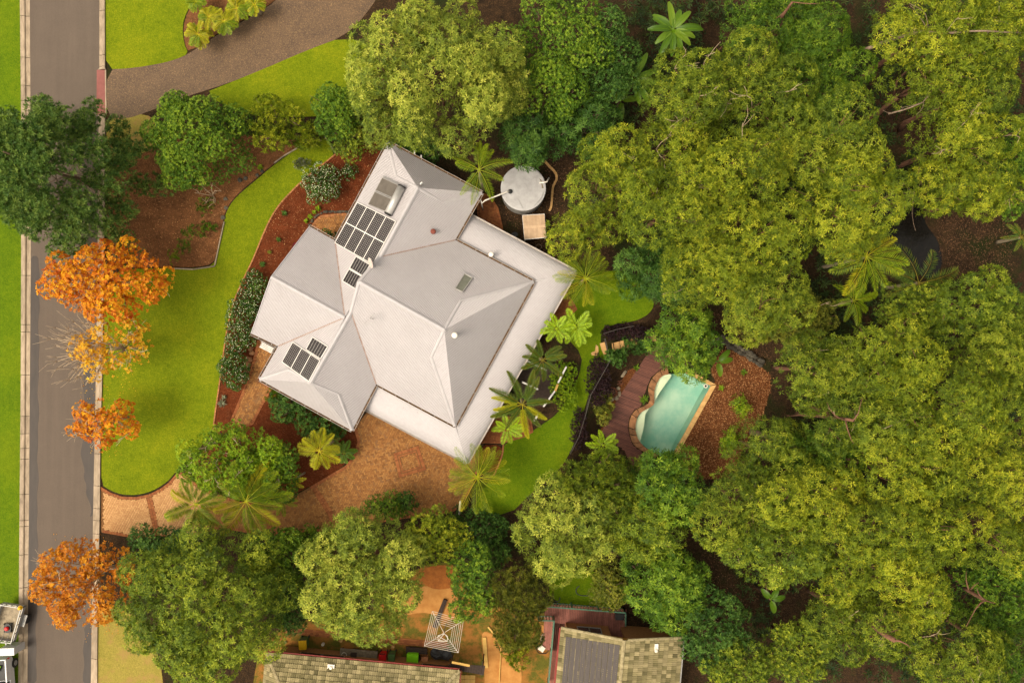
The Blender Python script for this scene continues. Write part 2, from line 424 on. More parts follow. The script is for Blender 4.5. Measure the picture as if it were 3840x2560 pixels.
pm('fence_dark', (.085, .072, .062), (.06, .05, .042), 5, .5, metal=.3)
pm('flower_white', (.82, .76, .60), (.72, .62, .42), 5, .7)
M = MATS

# ================================================================ terrain
POOLZ = -1.4
LOWER = [q(*p) for p in [(2600, -900), (2560, 600), (2505, 900), (2475, 1050), (2462, 1150), (2410, 1205), (2278, 1245), (2292, 1354), (2221, 1471), (2190, 1573),
         (2155, 1675), (2110, 1753), (2000, 1905), (1990, 2080), (2300, 2200), (2660, 2260), (2720, 2800), (2720, 6000), (9000, 6000), (9000, -900)]]
def gz_arr(x, y):
    d = edge_dist(x, y, LOWER); i = inside(x, y, LOWER)
    t = np.clip(d / 1.7, 0, 1); t = t * t * (3 - 2 * t)
    return np.where(i, POOLZ * t, 0.0)
def gz(x, y): return float(gz_arr(np.array([x]), np.array([y]))[0])

R2 = lambda x, y, z=0.0: zz(2150, 1350, x, y, z)
PZ = POOLZ
WATER_L = [(1120, 165), (1040, 185), (985, 260), (955, 340), (950, 440), (955, 505), (930, 535), (890, 560), (800, 605), (740, 700), (725, 810), (755, 925), (830, 1015), (960, 1092), (1050, 1135)]
WATER = [R2(*p, PZ) for p in WATER_L] + [R2(1190, 1095, PZ), R2(1612, 302, PZ), R2(1330, 150, PZ)]
PIT = offset_poly(WATER, -.28)

def axis(lo, hi, step, far):
    a = list(np.arange(lo, hi + step / 2, step)); g = step; x = hi
    while x < far: g *= 1.6; x += g; a.append(x)
    g = step; x = lo; pre = []
    while x > -far: g *= 1.6; x -= g; pre.append(x)
    return np.array(pre[::-1] + a)
gx = axis(-40, 40, .36, 500); gy = axis(-28, 28, .36, 500)
GX, GY = np.meshgrid(gx, gy); gzv = gz_arr(GX.ravel(), GY.ravel())
rg = rnd_rng(3)
gverts = np.stack([GX.ravel(), GY.ravel(), gzv - .004], 1)
nx, ny = len(gx), len(gy)
ii, jj = np.meshgrid(np.arange(nx - 1), np.arange(ny - 1)); b0 = (jj * nx + ii).ravel()
gf = np.stack([b0, b0 + 1, b0 + nx + 1, b0 + nx], 1)
cx_, cy_ = gverts[gf].mean(1)[:, 0], gverts[gf].mean(1)[:, 1]
gf = gf[~inside(cx_, cy_, PIT)]
tag(obj_from('ground', gverts, gf, M['litter'], smooth=True), 'brown leaf-littered earth under the trees', kind='structure')

def sheet(name, pts, z, mat, label, smooth_it=2, thick=.0, kind='structure'):
    P = chaikin(pts, smooth_it) if smooth_it else [Vector(p) for p in pts]
    mb = MB(); mb.prism(P, z - .05, z)
    return tag(mb.build(name, M[mat]), label, kind=kind), P

# ---- street
LK = [(-700, 76, 110), (0, 78, 112), (450, 83, 115), (1000, 83, 116), (1500, 81, 112), (1900, 77, 109), (2300, 74, 105), (2560, 72, 103), (3300, 66, 97)]
RK = [(-700, 372, 394), (0, 373, 395), (258, 373, 396), (262, 364, 398), (430, 363, 398), (432, 370, 396), (1000, 366, 392), (1450, 359, 385), (1650, 355, 379), (1900, 350, 377), (2350, 344, 368), (2560, 341, 367), (3300, 331, 356)]
def at(tab, y, k):
    for a, b in zip(tab[:-1], tab[1:]):
        if a[0] <= y <= b[0]: return a[k] + (b[k] - a[k]) * (y - a[0]) / (b[0] - a[0])
    return tab[-1][k]
ys = list(range(-700, 3301, 50))
road = [q(at(LK, y, 2) - 3, y) for y in ys] + [q(at(RK, y, 1) + 3 if not 255 < y < 435 else 368, y) for y in reversed(ys)]
sheet('road', road, .010, 'asphalt', 'narrow brown-grey asphalt street along the left edge', 0)
sheet('gutter_stain', [q(at(LK, y, 2) + 1, y) for y in range(960, 2600, 40)] + [q(at(LK, y, 2) + 32 + 3 * math.sin(y * .05) + 2 * math.sin(y * .13), y) for y in range(2560, 940, -40)], .014, 'damp_asphalt', 'dark damp strip of asphalt along the left kerb', 1)
sheet('gutter_stain', [q(at(RK, y, 1) - 1, y) for y in range(1240, 1960, 30)] + [q(at(RK, y, 1) - 30 - 9 * math.sin(y * .045) - 6 * math.sin(y * .17) - (14 if y < 1800 else -12), y) for y in range(1940, 1230, -30)], .0145, 'damp_asphalt', 'dark damp patch of asphalt along the right kerb below the bare tree', 1)
sheet('gutter_stain', [q(at(RK, y, 1) - 1, y) for y in range(2330, 2600, 30)] + [q(at(RK, y, 1) - 28 - 4 * math.sin(y * .06), y) for y in range(2560, 2320, -30)], .0142, 'damp_asphalt', 'dark damp strip of asphalt along the right kerb at the bottom edge', 1)
random.seed(4)
def kerb(name, label, tab, joints, skip=None):
    root = thing(name, label, None, q(at(tab, 1280, 1), 1280)); root['kind'] = 'structure'
    for y0, y1 in zip(joints[:-1], joints[1:]):
        if skip and skip(y0, y1): continue
        nseg = 3
        yy = [y0 + 1 + (y1 - y0 - 2) * k / nseg for k in range(nseg + 1)]
        a = [(at(tab, y, 1), y) for y in yy]; b = [(at(tab, y, 2), y) for y in yy]
        road_side, back = (b, a) if tab is LK else (a, b)
        mb = MB(); vs_ = []
        for (rx, ry), (bx, by) in zip(road_side, back):
            r = q(rx, ry); k = q(bx, by)
            for t, z in ((0, .0), (.0, .016), (.45, .024), (.52, .105), (.60, .125), (1.0, .125), (1.0, -.02)):
                p = r.lerp(k, t); vs_.append((p.x, p.y, z))
        m_ = 7; fs = []
        for i in range(nseg):
            for k in range(m_ - 1):
                f = (i * m_ + k, i * m_ + k + 1, (i + 1) * m_ + k + 1, (i + 1) * m_ + k)
                fs.append(f if tab is RK else f[::-1])
        fs += [tuple(range(m_)), tuple(nseg * m_ + k for k in reversed(range(m_)))]
        mb.add(vs_, fs); mb.build('kerb_block', M['concrete'], root)
    return root
jl = [-400, -250, -90, 62, 217, 322, 380, 455, 620, 745, 870, 1033, 1217, 1245, 1405, 1560, 1625, 1680, 1720, 1852, 1950, 1972, 2078, 2201, 2320, 2430, 2600, 2800]
kerb('kerb', 'pale concrete kerb and gutter along the grass verge left of the street', LK, jl)
jr = [-400, -200, 42, 208, 250, 262, 431, 560, 720, 880, 1040, 1200, 1360, 1500, 1620, 1700, 1820, 1905, 1950, 2000, 2120, 2200, 2340, 2468, 2640, 2800]
kerb('kerb', 'pale concrete kerb along the front lawn right of the street', RK, jr, lambda a, b: a == 262)
mb = MB(); mb.prism([q(364, 263), q(394, 263), q(396, 430), q(363, 430)], -.02, .045); tag(mb.build('driveway_apron', M['red_apron']), 'dull red concrete crossover strip between street and upper driveway', kind='structure')
mb = MB(); mb.prism([q(394.5, 263), q(399, 263), q(401, 430), q(396.5, 430)], -.02, .06); tag(mb.build('apron_edge', M['concrete']), 'thin pale concrete edge beside the red crossover', kind='structure')

# ---- lawns, drives and beds
sheet('lawn', [q(-2500, -2500), q(78, -2500)] + [q(at(LK, y, 1) + 1, y) for y in range(-700, 3301, 100)] + [q(66, 5000), q(-2500, 5000)], .03, 'lawn_lush', 'bright green grass verge left of the street', 0)
sheet('lawn', [q(396, -60), q(760, -60), q(735, -5), q(700, 45), q(684, 100), q(690, 165), q(708, 203), q(660, 224), q(600, 240), q(495, 257), q(398, 262), q(397, 120)], .03, 'lawn', 'bright green lawn above the aggregate driveway', 1)
sheet('lawn', [q(760, 352), q(860, 312), q(1000, 255), q(1150, 190), q(1290, 138), q(1420, 180), q(1400, 420), q(1180, 440), q(930, 440)], .03, 'lawn', 'bright green grass wedge between the aggregate driveway and the round trees', 1)
sheet('lawn', [q(400, 446), q(476, 446), q(545, 424), q(600, 470), q(570, 560), q(480, 600), q(400, 560)], .022, 'lawn_dry', 'orange-brown dry grass between driveway and dark conifer', 1)
FR = [(1259, 577), (1225, 605), (1140, 670), (1080, 730), (1040, 775), (1010, 825), (985, 880), (965, 930), (940, 990), (905, 1060), (875, 1130), (855, 1210), (841, 1290), (832, 1370), (820, 1450), (803, 1567), (797, 1620), (740, 1690), (680, 1745)]
FL = [(669, 1755), (650, 1780), (629, 1804), (590, 1830), (555, 1845), (510, 1855), (457, 1853), (415, 1838), (380, 1815), (381, 1700), (384, 1500), (390, 1300), (393, 1012), (638, 1004), (725, 1008), (806, 995), (820, 930), (841, 832), (850, 792), (875, 752), (912, 716), (957, 679), (1021, 624), (1123, 551), (1214, 512)]
_, LAWN_F = sheet('lawn', [q(*p) for p in FR + FL], .03, 'lawn', 'large bright green front lawn curving from street round the house', 1)
RL = [(2300, 1010), (2341, 1022), (2395, 1038), (2415, 1065), (2421, 1095), (2448, 1120), (2453, 1145), (2435, 1175), (2399, 1197), (2350, 1210), (2300, 1216), (2262, 1234), (2250, 1270), (2262, 1318), (2284, 1340), (2277, 1362), (2253, 1407), (2214, 1471), (2195, 1516), (2182, 1573), (2166, 1631), (2146, 1680), (2106, 1750), (2070, 1780), (1990, 1850), (1910, 1930), (1770, 1925), (1800, 1850), (1850, 1780), (1884, 1710), (1888, 1662), (1960, 1640), (2020, 1600), (2093, 1550), (2140, 1480), (2173, 1405), (2185, 1330), (2120, 1260), (2110, 1180), (2160, 1090), (2230, 1040)]
_, LAWN_R = sheet('lawn', [q(*p) for p in RL], .028, 'lawn_lush', 'green lawn strip curling down the right side of the house', 1)
sheet('lawn', [q(*p) for p in [(2060, 2150), (2200, 2130), (2340, 2180), (2345, 2290), (2200, 2270), (2060, 2255)]], .02, 'lawn_lush', 'small green grass patch behind the terracotta deck', 1)
sheet('lawn', [q(*p) for p in [(369, 2290), (420, 2270), (560, 2330), (620, 2560), (640, 3000), (358, 3000), (366, 2560)]], .03, 'lawn_dry', 'yellow dry grass verge beside the street at the bottom', 1)
_, DRV = sheet('aggregate_driveway', [q(*p) for p in [(398, 262), (495, 257), (600, 240), (660, 224), (708, 203), (830, 122), (925, 75), (1045, 0), (1110, -90), (1500, -400), (1700, -300), (1450, -60), (1370, 60), (1290, 138), (1150, 190), (1000, 255), (860, 312), (700, 362), (545, 424), (476, 446), (400, 446)]], .02, 'aggregate', 'brown exposed aggregate driveway sweeping up from the street', 1)
tag(bpy.data.objects['aggregate_driveway'], kind='structure')
sheet('garden_bed', [q(*p) for p in [(708, 200), (692, 160), (688, 100), (704, 45), (745, -10), (790, -80), (1110, -80), (1040, 0), (925, 70), (830, 116)]], .024, 'chips', 'chip mulch bed under the golden palms at the top', 1)
sheet('garden_bed', [q(*p) for p in [(402, 470), (470, 520), (560, 480), (1120, 520), (1118, 553), (1019, 620), (952, 676), (908, 712), (871, 750), (846, 790), (836, 832), (816, 930), (802, 990), (725, 1003), (638, 1000), (400, 1008)]], .014, 'chips', 'brown mulch bed with fallen leaves beside the dark conifer', 1)
sheet('garden_bed', [q(*p) for p in [(1262, 580), (1320, 545), (1470, 520), (1480, 660), (1300, 910), (1180, 900), (1060, 1080), (1000, 1290), (1000, 1400), (930, 1600), (790, 1640), (800, 1567), (820, 1450), (832, 1370), (841, 1290), (855, 1210), (875, 1130), (905, 1060), (940, 990), (965, 930), (985, 880), (1010, 825), (1040, 775), (1080, 730), (1140, 670), (1225, 605)]], .016, 'mulch', 'dark red-brown mulch bed between front lawn and house', 1)
sheet('garden_bed', [q(*p) for p in [(940, 1600), (1020, 1440), (1330, 1600), (1345, 1660), (1330, 1700), (1265, 1767), (1165, 1822), (1045, 1880), (760, 1830), (700, 1720)]], .016, 'mulch', 'dark mulch bed under the palms between path and paved driveway', 1)
sheet('garden_bed', [q(*p) for p in [(1800, 1666), (1884, 1668), (1880, 1715), (1850, 1775), (1790, 1760)]], .02, 'mulch', 'small dark mulch bed at the bottom corner of the verandah', 1)
sheet('garden_bed', [q(*p, PZ) for p in [(2660, 1380), (2720, 1290), (2848, 1367), (2900, 1420), (2860, 1560), (2800, 1650), (2740, 1800), (2560, 1790), (2540, 1690), (2690, 1440)]], PZ + .02, 'pool_bed', 'reddish bark-littered ground right of the swimming pool', 1)
sheet('garden_bed', [q(*p, PZ) for p in [(2400, 1370), (2340, 1465), (2300, 1525), (2255, 1625), (2225, 1700), (2250, 1500), (2330, 1400)]], PZ + .012, 'pool_bed', 'strip of bark mulch along the left edge of the pool deck', 1)
sheet('dirt_yard', [q(*p) for p in [(1000, 2390), (1100, 2320), (1300, 2330), (1480, 2240), (1560, 2120), (1720, 2100), (1760, 2250), (1980, 2300), (2120, 2290), (2130, 3000), (900, 3000), (960, 2450)]], .012, 'yard', 'orange sandy backyard with thin grass between the two tiled houses', 1)
pm('orange_earth', (.36, .12, .022), (.24, .075, .015), 2.5, .95, .3)
pm('sandy_earth', (.46, .22, .06), (.36, .15, .035), 1.6, .95, .3)
sheet('dirt_patch', [q(*p) for p in [(1570, 2130), (1690, 2110), (1712, 2180), (1705, 2200), (1640, 2212), (1585, 2190)]], .018, 'orange_earth', 'bare orange-red earth between the yard trees', 2)
sheet('dirt_patch', [q(*p) for p in [(1585, 2190), (1640, 2205), (1708, 2195), (1725, 2300), (1690, 2330), (1600, 2290), (1500, 2310), (1505, 2250)]], .0165, 'sandy_earth', 'pale sandy patch above the rotary clothesline', 2)
sheet('dirt_patch', [q(*p) for p in [(1800, 2350), (1880, 2400), (1960, 2470), (1950, 2640), (1820, 2640), (1815, 2480)]], .0165, 'sandy_earth', 'pale sandy strip beside the yellow timber edging', 2)
sheet('dirt_patch', [q(*p) for p in [(2010, 2345), (2068, 2335), (2070, 2400), (2030, 2420)]], .0167, 'sandy_earth', 'pale sandy spot beside the green railing', 2)
sheet('creek', [q(*p, PZ) for p in [(3240, 760), (3330, 720), (3420, 700), (3480, 760), (3460, 830), (3520, 900), (3540, 1000), (3480, 1060), (3380, 960), (3300, 860)]], PZ + .01, 'creek_water', 'black still creek pool glimpsed between palms and forest', 2)
tag(bpy.data.objects['creek'], kind='structure')
# slabs under paving
PATH = [q(*p) for p in [(968, 1262), (1043, 1296), (1030, 1345), (978, 1425), (1022, 1454), (985, 1520), (949, 1591), (905, 1605), (864, 1578), (900, 1490), (936, 1400), (958, 1315)]]
COURT = [q(*p) for p in [(379, 1824), (415, 1846), (457, 1861), (510, 1863), (558, 1853), (600, 1833), (632, 1810), (672, 1763), (760, 1830), (900, 1880), (1045, 1884), (1105, 1858), (1161, 1826), (1238, 1780), (1298, 1744), (1328, 1702), (1342, 1655), (1328, 1607), (1411, 1500), (1760, 1640), (1800, 1660), (1790, 1765), (1760, 1850), (1705, 1915), (1640, 1932), (1519, 1942), (1400, 1962), (1300, 1985), (1158, 1992), (1015, 2006), (919, 1994), (830, 1980), (700, 2012), (504, 2016), (379, 1994)]]
NOOK = [q(*p) for p in [(1168, 848), (1181, 828), (1203, 808), (1251, 803), (1310, 800), (1320, 880), (1256, 905)]]
SIDE = [q(*p) for p in [(1805, 722), (1840, 735), (1868, 780), (1885, 850), (1888, 880), (1800, 880), (1790, 800), (1785, 760)]]
EASTP = [q(*p) for p in [(2115, 1090), (2150, 1130), (2165, 1160), (2120, 1200), (2060, 1210), (2075, 1150)]]
SOUTHP = [q(*p) for p in [(1800, 1660), (1884, 1662), (1960, 1640), (2000, 1620), (1990, 1560), (1850, 1560)]]
for nm, P, lb in (('paved_path', PATH, 'mottled yellow-brown brick path beside the white-flowered hedge'), ('paved_driveway', COURT, 'wide brick-paved driveway and forecourt below the house'), ('paved_nook', NOOK, 'small brick-paved nook between house wings'), ('paved_side_path', SIDE, 'reddish brick path between house and water tank'), ('paved_corner', EASTP, 'brick paving at the right corner of the verandah'), ('paved_landing', SOUTHP, 'brick paving behind the verandah under the plumed palms')):
    mb = MB(); mb.prism(P, -.04, .012); o = mb.build(nm, M['joint_sand']); tag(o, lb, kind='structure')

# ---- bricks laid one by one
def brick_mesh(name, L, Wd, Hh, mat, tintv):
    mb = MB(); mb.tv = tintv; c = .006
    p = [(-L / 2, -Wd / 2), (L / 2, -Wd / 2), (L / 2, Wd / 2), (-L / 2, Wd / 2)]
    p2 = [(-L / 2 + c, -Wd / 2 + c), (L / 2 - c, -Wd / 2 + c), (L / 2 - c, Wd / 2 - c), (-L / 2 + c, Wd / 2 - c)]
    mb.add([(x, y, 0) for x, y in p] + [(x, y, Hh - c) for x, y in p] + [(x, y, Hh) for x, y in p2],
           [(0, 1, 5, 4), (1, 2, 6, 5), (2, 3, 7, 6), (3, 0, 4, 7), (4, 5, 9, 8), (5, 6, 10, 9), (6, 7, 11, 10), (7, 4, 8, 11), (8, 9, 10, 11)])
    me = bpy.data.meshes.new(name); me.from_pydata(mb.v, [], mb.f); me.update()
    a = me.attributes.new('tint', 'FLOAT', 'POINT'); a.data.foreach_set('value', np.full(len(mb.v), tintv, np.float32)); me.materials.append(mat)
    return me
def lay(parent, items, mat, nparts, seed, name='paver', H=.03, near=None):
    """items: (x, y, z, angle, L, W); the nearest few become parts, the rest one joined part"""
    rr = random.Random(seed); items = list(items)
    if near is not None: items.sort(key=lambda t: (t[0] - near[0]) ** 2 + (t[1] - near[1]) ** 2)
    cache = {}
    for (x, y, z, a, L, Wd) in items[:nparts]:
        tv = rr.randrange(10) / 9.0; k = (tv, round(L, 3), round(Wd, 3))
        if k not in cache: cache[k] = brick_mesh(name, L, Wd, H, mat, tv)
        o = bpy.data.objects.new(name, cache[k]); link(o, parent)
        po = ORI.get(parent.name, Vector((0, 0, 0))); o.location = Vector((x, y, z)) - po; o.rotation_euler = (0, 0, a)
    rest = items[nparts:]
    if rest:
        V_ = []; F_ = []; T_ = []
        for (x, y, z, a, L, Wd) in rest:
            ca, sa = math.cos(a), math.sin(a); n = len(V_); tv = rr.random(); c = .006
            for (lx, ly, lz) in ((-1, -1, 0), (1, -1, 0), (1, 1, 0), (-1, 1, 0)):
                X, Y = lx * L / 2, ly * Wd / 2; V_.append((x + X * ca - Y * sa, y + X * sa + Y * ca, z)); T_.append(tv)
            for (lx, ly) in ((-1, -1), (1, -1), (1, 1), (-1, 1)):
                X, Y = lx * (L / 2 - c), ly * (Wd / 2 - c); V_.append((x + X * ca - Y * sa, y + X * sa + Y * ca, z + H)); T_.append(tv)
            F_ += [(n + 4, n + 5, n + 6, n + 7), (n, n + 1, n + 5, n + 4), (n + 1, n + 2, n + 6, n + 5), (n + 2, n + 3, n + 7, n + 6), (n + 3, n, n + 4, n + 7)]
        o = obj_from(name + '_field', V_, F_, mat, parent, tint=T_); o['kind'] = 'stuff'
def herring(poly, ang, excl=None, L=.23, Wd=.115, margin=.10, gap=.008):
    xs = [p[0] for p in poly]; ysv = [p[1] for p in poly]; cx, cy = (min(xs) + max(xs)) / 2, (min(ysv) + max(ysv)) / 2
    R = math.hypot(max(xs) - min(xs), max(ysv) - min(ysv)) / 2; n = int(R / Wd) + 2; out = []
    I, J = np.meshgrid(np.arange(-n, n + 1), np.arange(-n, n + 1)); I = I.ravel(); J = J.ravel(); d = (I - J) % 4
    for code, ox, oy, rot in ((0, 1.0, .5, 0.0), (3, .5, 1.0, math.pi / 2)):
        s = d == code; lx = (I[s] + ox) * Wd; ly = (J[s] + oy) * Wd
        X = cx + lx * math.cos(ang) - ly * math.sin(ang); Y = cy + lx * math.sin(ang) + ly * math.cos(ang)
        ok = inside(X, Y, poly) & (edge_dist(X, Y, poly) > margin)
        if excl is not None:
            for e in excl: ok &= ~(inside(X, Y, e[0]) if e[1] is None else (edge_dist(X, Y, e[0], False) < e[1]))
        out += [(x, y, 0.0, ang + rot, L - gap, Wd - gap) for x, y in zip(X[ok], Y[ok])]
    return out
def course(pts, across=True, L=.23, Wd=.115, z=0.0, off=0.0, gap=.008):
    """bricks along a line: headers (across) or stretchers"""
    step = Wd if across else L; P = resample(pts, step); out = []
    for a, b in zip(P[:-1], P[1:]):
        d = (b - a); ang = math.atan2(d.y, d.x); m = (a + b) / 2; n = Vector((-math.sin(ang), math.cos(ang), 0)) * off; m = m + n
        out.append((m.x, m.y, z, ang + (math.pi / 2 if across else 0), L - gap, Wd - gap))
    return out
zb = .006
court = bpy.data.objects['paved_driveway']
SQ = [zz(1200, 1500, *p) for p in [(862, 625), (1158, 532), (1252, 818), (930, 912)]]
SQi = offset_poly(SQ, .36); SQo = offset_poly(SQ, -.06)
bands = [([q(1180, 1830), q(1240, 1925), q(1262, 1985)], .17), ([q(995, 1885), q(1003, 1935), q(1016, 2000)], .17), ([q(560, 1866), q(575, 1930), q(590, 2010)], .17)]
SPLIT = q(760, 1800).x
edge1 = [Vector((p[0], p[1], 0)) for p in COURT]
excl = [(SQo, None)] + [(b[0], .20) for b in bands]
fld = herring(COURT, math.radians(17), excl, margin=.20)
pale = [(x, y, zb, a, l, w) for x, y, z, a, l, w in fld if x < SPLIT + .8 * math.sin(y * 2)]
main = [(x, y, zb, a, l, w) for x, y, z, a, l, w in fld if not x < SPLIT + .8 * math.sin(y * 2)]
lay(court, main, M['paver'], 290, 1, near=q(1450, 1720))
lay(court, pale, M['paver_pale'], 0, 2, name='pale_paver')
red = []
ring = [Vector((p.x, p.y, 0)) for p in SQ]
for k in range(4): red += course([ring[k], ring[(k + 1) % 4]], True, z=zb, off=-.12)
ring2 = [Vector((p.x, p.y, 0)) for p in offset_poly(SQ, .30)]
ring_in = []
for k in range(4): ring_in += course([ring2[k], ring2[(k + 1) % 4]], False, z=zb, off=.06)
red += ring_in
for b, w in bands: red += course(b, True, z=zb, off=.115) + course(b, True, z=zb, off=-.12)
lay(court, red, M['paver_red'], 200, 3, name='red_paver', near=q(1540, 1730))
inner = [(x, y, zb, a, l, w) for x, y, z, a, l, w in herring(offset_poly(SQ, .40), math.radians(62), margin=.05)]
lay(court, inner, M['paver'], 0, 4, name='inset_paver')
border = course(edge1[:12], True, z=zb, off=-.10) + course(edge1[12:18], True, z=zb, off=-.10) + course(edge1[21:], True, z=zb, off=-.10)
lay(court, border, M['paver_red'], 90, 5, name='border_paver', near=q(1300, 1740))
for nm, P, ang, mt, k in (('paved_path', PATH, math.radians(15), 'paver', 200), ('paved_nook', NOOK, math.radians(20), 'paver', 60), ('paved_side_path', SIDE, math.radians(-10), 'paver_red', 60), ('paved_corner', EASTP, math.radians(30), 'paver_red', 20), ('paved_landing', SOUTHP, math.radians(10), 'paver_red', 30)):
    o = bpy.data.objects[nm]
    lay(o, [(x, y, zb, a, l, w) for x, y, z, a, l, w in herring(P, ang, margin=.17)], M[mt], k, 7)
    ed = [Vector((p[0], p[1], 0)) for p in P]; ed.append(ed[0])
    ar = sum(ed[i].x * ed[i + 1].y - ed[i + 1].x * ed[i].y for i in range(len(ed) - 1))
    lay(o, course(ed, True, z=zb, off=.10 if ar > 0 else -.10), M['paver_red'] if nm != 'paved_nook' else M['edging_brick'], 60, 8, name='border_paver')

def edging(label, pts, mat='edging_brick', L=.23, Wd=.11, H=.075, z=0.0, name='garden_edging', piece='edging_brick', it=2):
    P = chaikin([Vector((p[0], p[1], 0)) for p in pts], it, False)
    root = thing(name, label, 'edging', (P[0].x, P[0].y, z))
    rr = random.Random(len(pts)); cache = [brick_mesh(piece, L - .012, Wd, H, M[mat], .5)]
    for a, b in zip(*(lambda s: (s[:-1], s[1:]))(resample(P, L))):
        o = bpy.data.objects.new(piece, cache[0]); link(o, root); m = (a + b) / 2; d = b - a
        o.location = Vector((m.x, m.y, z + rr.uniform(-.012, .006))) - Vector((P[0].x, P[0].y, z)); o.rotation_euler = (0, 0, math.atan2(d.y, d.x) + rr.uniform(-.05, .05))
    return root
edging('orange brick edging along the mulch bed right of the front lawn', [q(p[0] + 2, p[1]) for p in FR[:17]])
edging('dark brick edging round the lower lawn by the verandah bed', [q(*p) for p in [(1888, 1662), (1884, 1710), (1866, 1750), (1850, 1785)]])
edging('row of golden stone blocks edging the slope right of the water tank', [zz(1500, 500, *p) for p in [(1705, 330), (1750, 390), (1810, 440), (1845, 500), (1840, 560), (1800, 610), (1790, 700), (1785, 790), (1775, 890), (1745, 925)]], 'sandstone', .22, .17, .16, piece='stone_block')
def timber_edge(label, pts, z=0.0):
    root = thing('timber_edging', label, 'edging', q(*pts[0]))
    for a, b in zip(pts[:-1], pts[1:]):
        mb = MB(); mb.bar(q(*a, .05), q(*b, .05), .09, .16); mb.build('sleeper', M['pale_stone'], root)
timber_edge('weathered timber edging on the right side of the conifer bed', [(806, 995), (820, 930), (841, 832)])
timber_edge('weathered timber edging at the foot of the conifer bed', [(806, 998), (725, 1010), (638, 1006)])
timber_edge('weathered grey sleeper edging between lawn strip and yellow shrub', [(1123, 551), (1065, 585), (1028, 612)])
timber_edge('dark timber edging at the top end of the lawn strip', [(1218, 512), (1240, 545), (1259, 575)])

# ================================================================ the grey-roofed house
EA, RI, HI = 3.0, 5.3, 6.4
H_ = dict(
 N=q(1456, 534, EA), E=q(1808, 723, EA), a=q(1488, 663, 4.15), b=q(1567, 704, RI), c=q(1659, 758, 4.15),
 VE=q(1707, 900, EA), W0=q(1257, 903, EA), A=q(1161, 849, EA), G=q(1017, 1038, RI), B=q(942, 1250, EA), GR=q(1293, 1190, RI),
 NT=q(1043, 1298, EA), SW=q(973, 1422, EA), S=q(1320, 1614, EA), NS=q(1411, 1440, EA),
 sa=q(1085, 1386, 4.15), sb=q(1164, 1434, RI), sc=q(1268, 1477, 4.15),
 r1=q(1425, 963, RI), r2=q(1316, 1170, RI), hp=q(1347, 1056, HI), e1=q(1728, 1128, 5.1), e2=q(1666, 1236, HI), e3=q(1618, 1337, 5.1),
 CE=q(2002, 1056, EA), CS=q(1707, 1598, EA))
house = thing('house', 'large house with pale grey corrugated steel roof and verandah', 'house', q(1450, 1150, 0))
PITCH, AMP = .100, .018
def corr_tri(mb, tri, down, amp=AMP):
    """corrugated sheet over one triangle; ribs run along 'down' (plan direction)"""
    dn = Vector((down[0], down[1])).normalized(); ux = Vector((-dn.y, dn.x))
    P = [(p.x * ux.x + p.y * ux.y, p.x * dn.x + p.y * dn.y, p.z) for p in tri]
    lo, hi = min(p[0] for p in P), max(p[0] for p in P)
    if hi - lo < 1e-4: return
    k0 = math.floor(lo / PITCH * 4); us = [lo] + [k * PITCH / 4 for k in range(k0, int(hi / PITCH * 4) + 2) if lo + 1e-4 < k * PITCH / 4 < hi - 1e-4] + [p[0] for p in P if lo + 1e-4 < p[0] < hi - 1e-4] + [hi]
    us.sort()
    def seg(u):
        r = []
        for i in range(3):
            p0, p1 = P[i], P[(i + 1) % 3]
            if abs(p1[0] - p0[0]) < 1e-9:
                if abs(u - p0[0]) < 1e-6: r += [(p0[1], p0[2]), (p1[1], p1[2])]
                continue
            t = (u - p0[0]) / (p1[0] - p0[0])
            if -1e-7 <= t <= 1 + 1e-7: r.append((p0[1] + t * (p1[1] - p0[1]), p0[2] + t * (p1[2] - p0[2])))
        r.sort(); return r[0], r[-1]
    rows = []
    for u in us:
        s0, s1 = seg(u); w = amp * math.sin(2 * math.pi * u / PITCH)
        rows.append([(ux.x * u + dn.x * vv, ux.y * u + dn.y * vv, z + w) for vv, z in (s0, s1)])
    n = len(mb.v); 
    for r in rows: mb.v += r
    for i in range(len(rows) - 1): mb.f.append((n + 2 * i, n + 2 * i + 1, n + 2 * i + 3, n + 2 * i + 2))
def facet(name, names, down, parent=house, tris=None):
    P = [H_[k] if isinstance(k, str) else k for k in names]
    mb = MB()
    for t in (tris or geometry.tessellate_polygon([[Vector((p.x, p.y, 0)) for p in P]])):
        corr_tri(mb, [P[i] for i in t], down)
    o = mb.build(name, M['roof_steel'], parent)
    bm = bmesh.new(); bm.from_mesh(o.data); bmesh.ops.remove_doubles(bm, verts=bm.verts, dist=.0015); bmesh.ops.recalc_face_normals(bm, faces=bm.faces)
    for f in bm.faces:
        if f.normal.z < 0: f.normal_flip()
    bm.to_mesh(o.data); bm.free(); return o
wdir = (H_['W0'] - H_['N']).normalized()            # runs along the long ridge, down-left
left = Vector((wdir.y, -wdir.x, 0)); left = left if left.x < 0 else -left
edir = -left                                        # toward the right / lower right
mid1 = H_['r1'].lerp(H_['r2'], .5)
facet('roof_sheet', ['N', 'E', 'c', 'b', 'a'], -wdir, tris=[(0, 4, 3), (0, 3, 1), (1, 3, 2)])
facet('roof_sheet', ['N', 'a', 'b', 'GR', 'W0'], left, tris=[(0, 1, 2), (0, 2, 4), (2, 3, 4)])
facet('roof_sheet', ['E', 'c', 'b', 'r1', 'VE'], edir, tris=[(0, 1, 2), (0, 2, 4), (2, 3, 4)])
facet('roof_sheet', ['A', 'G', 'GR', 'W0'], -wdir)
facet('roof_sheet', ['G', 'B', 'NT', 'GR'], wdir)
facet('roof_sheet', ['NT', 'GR', 'sb', 'sa', 'SW'], left, tris=[(0, 1, 2), (0, 2, 4), (2, 3, 4)])
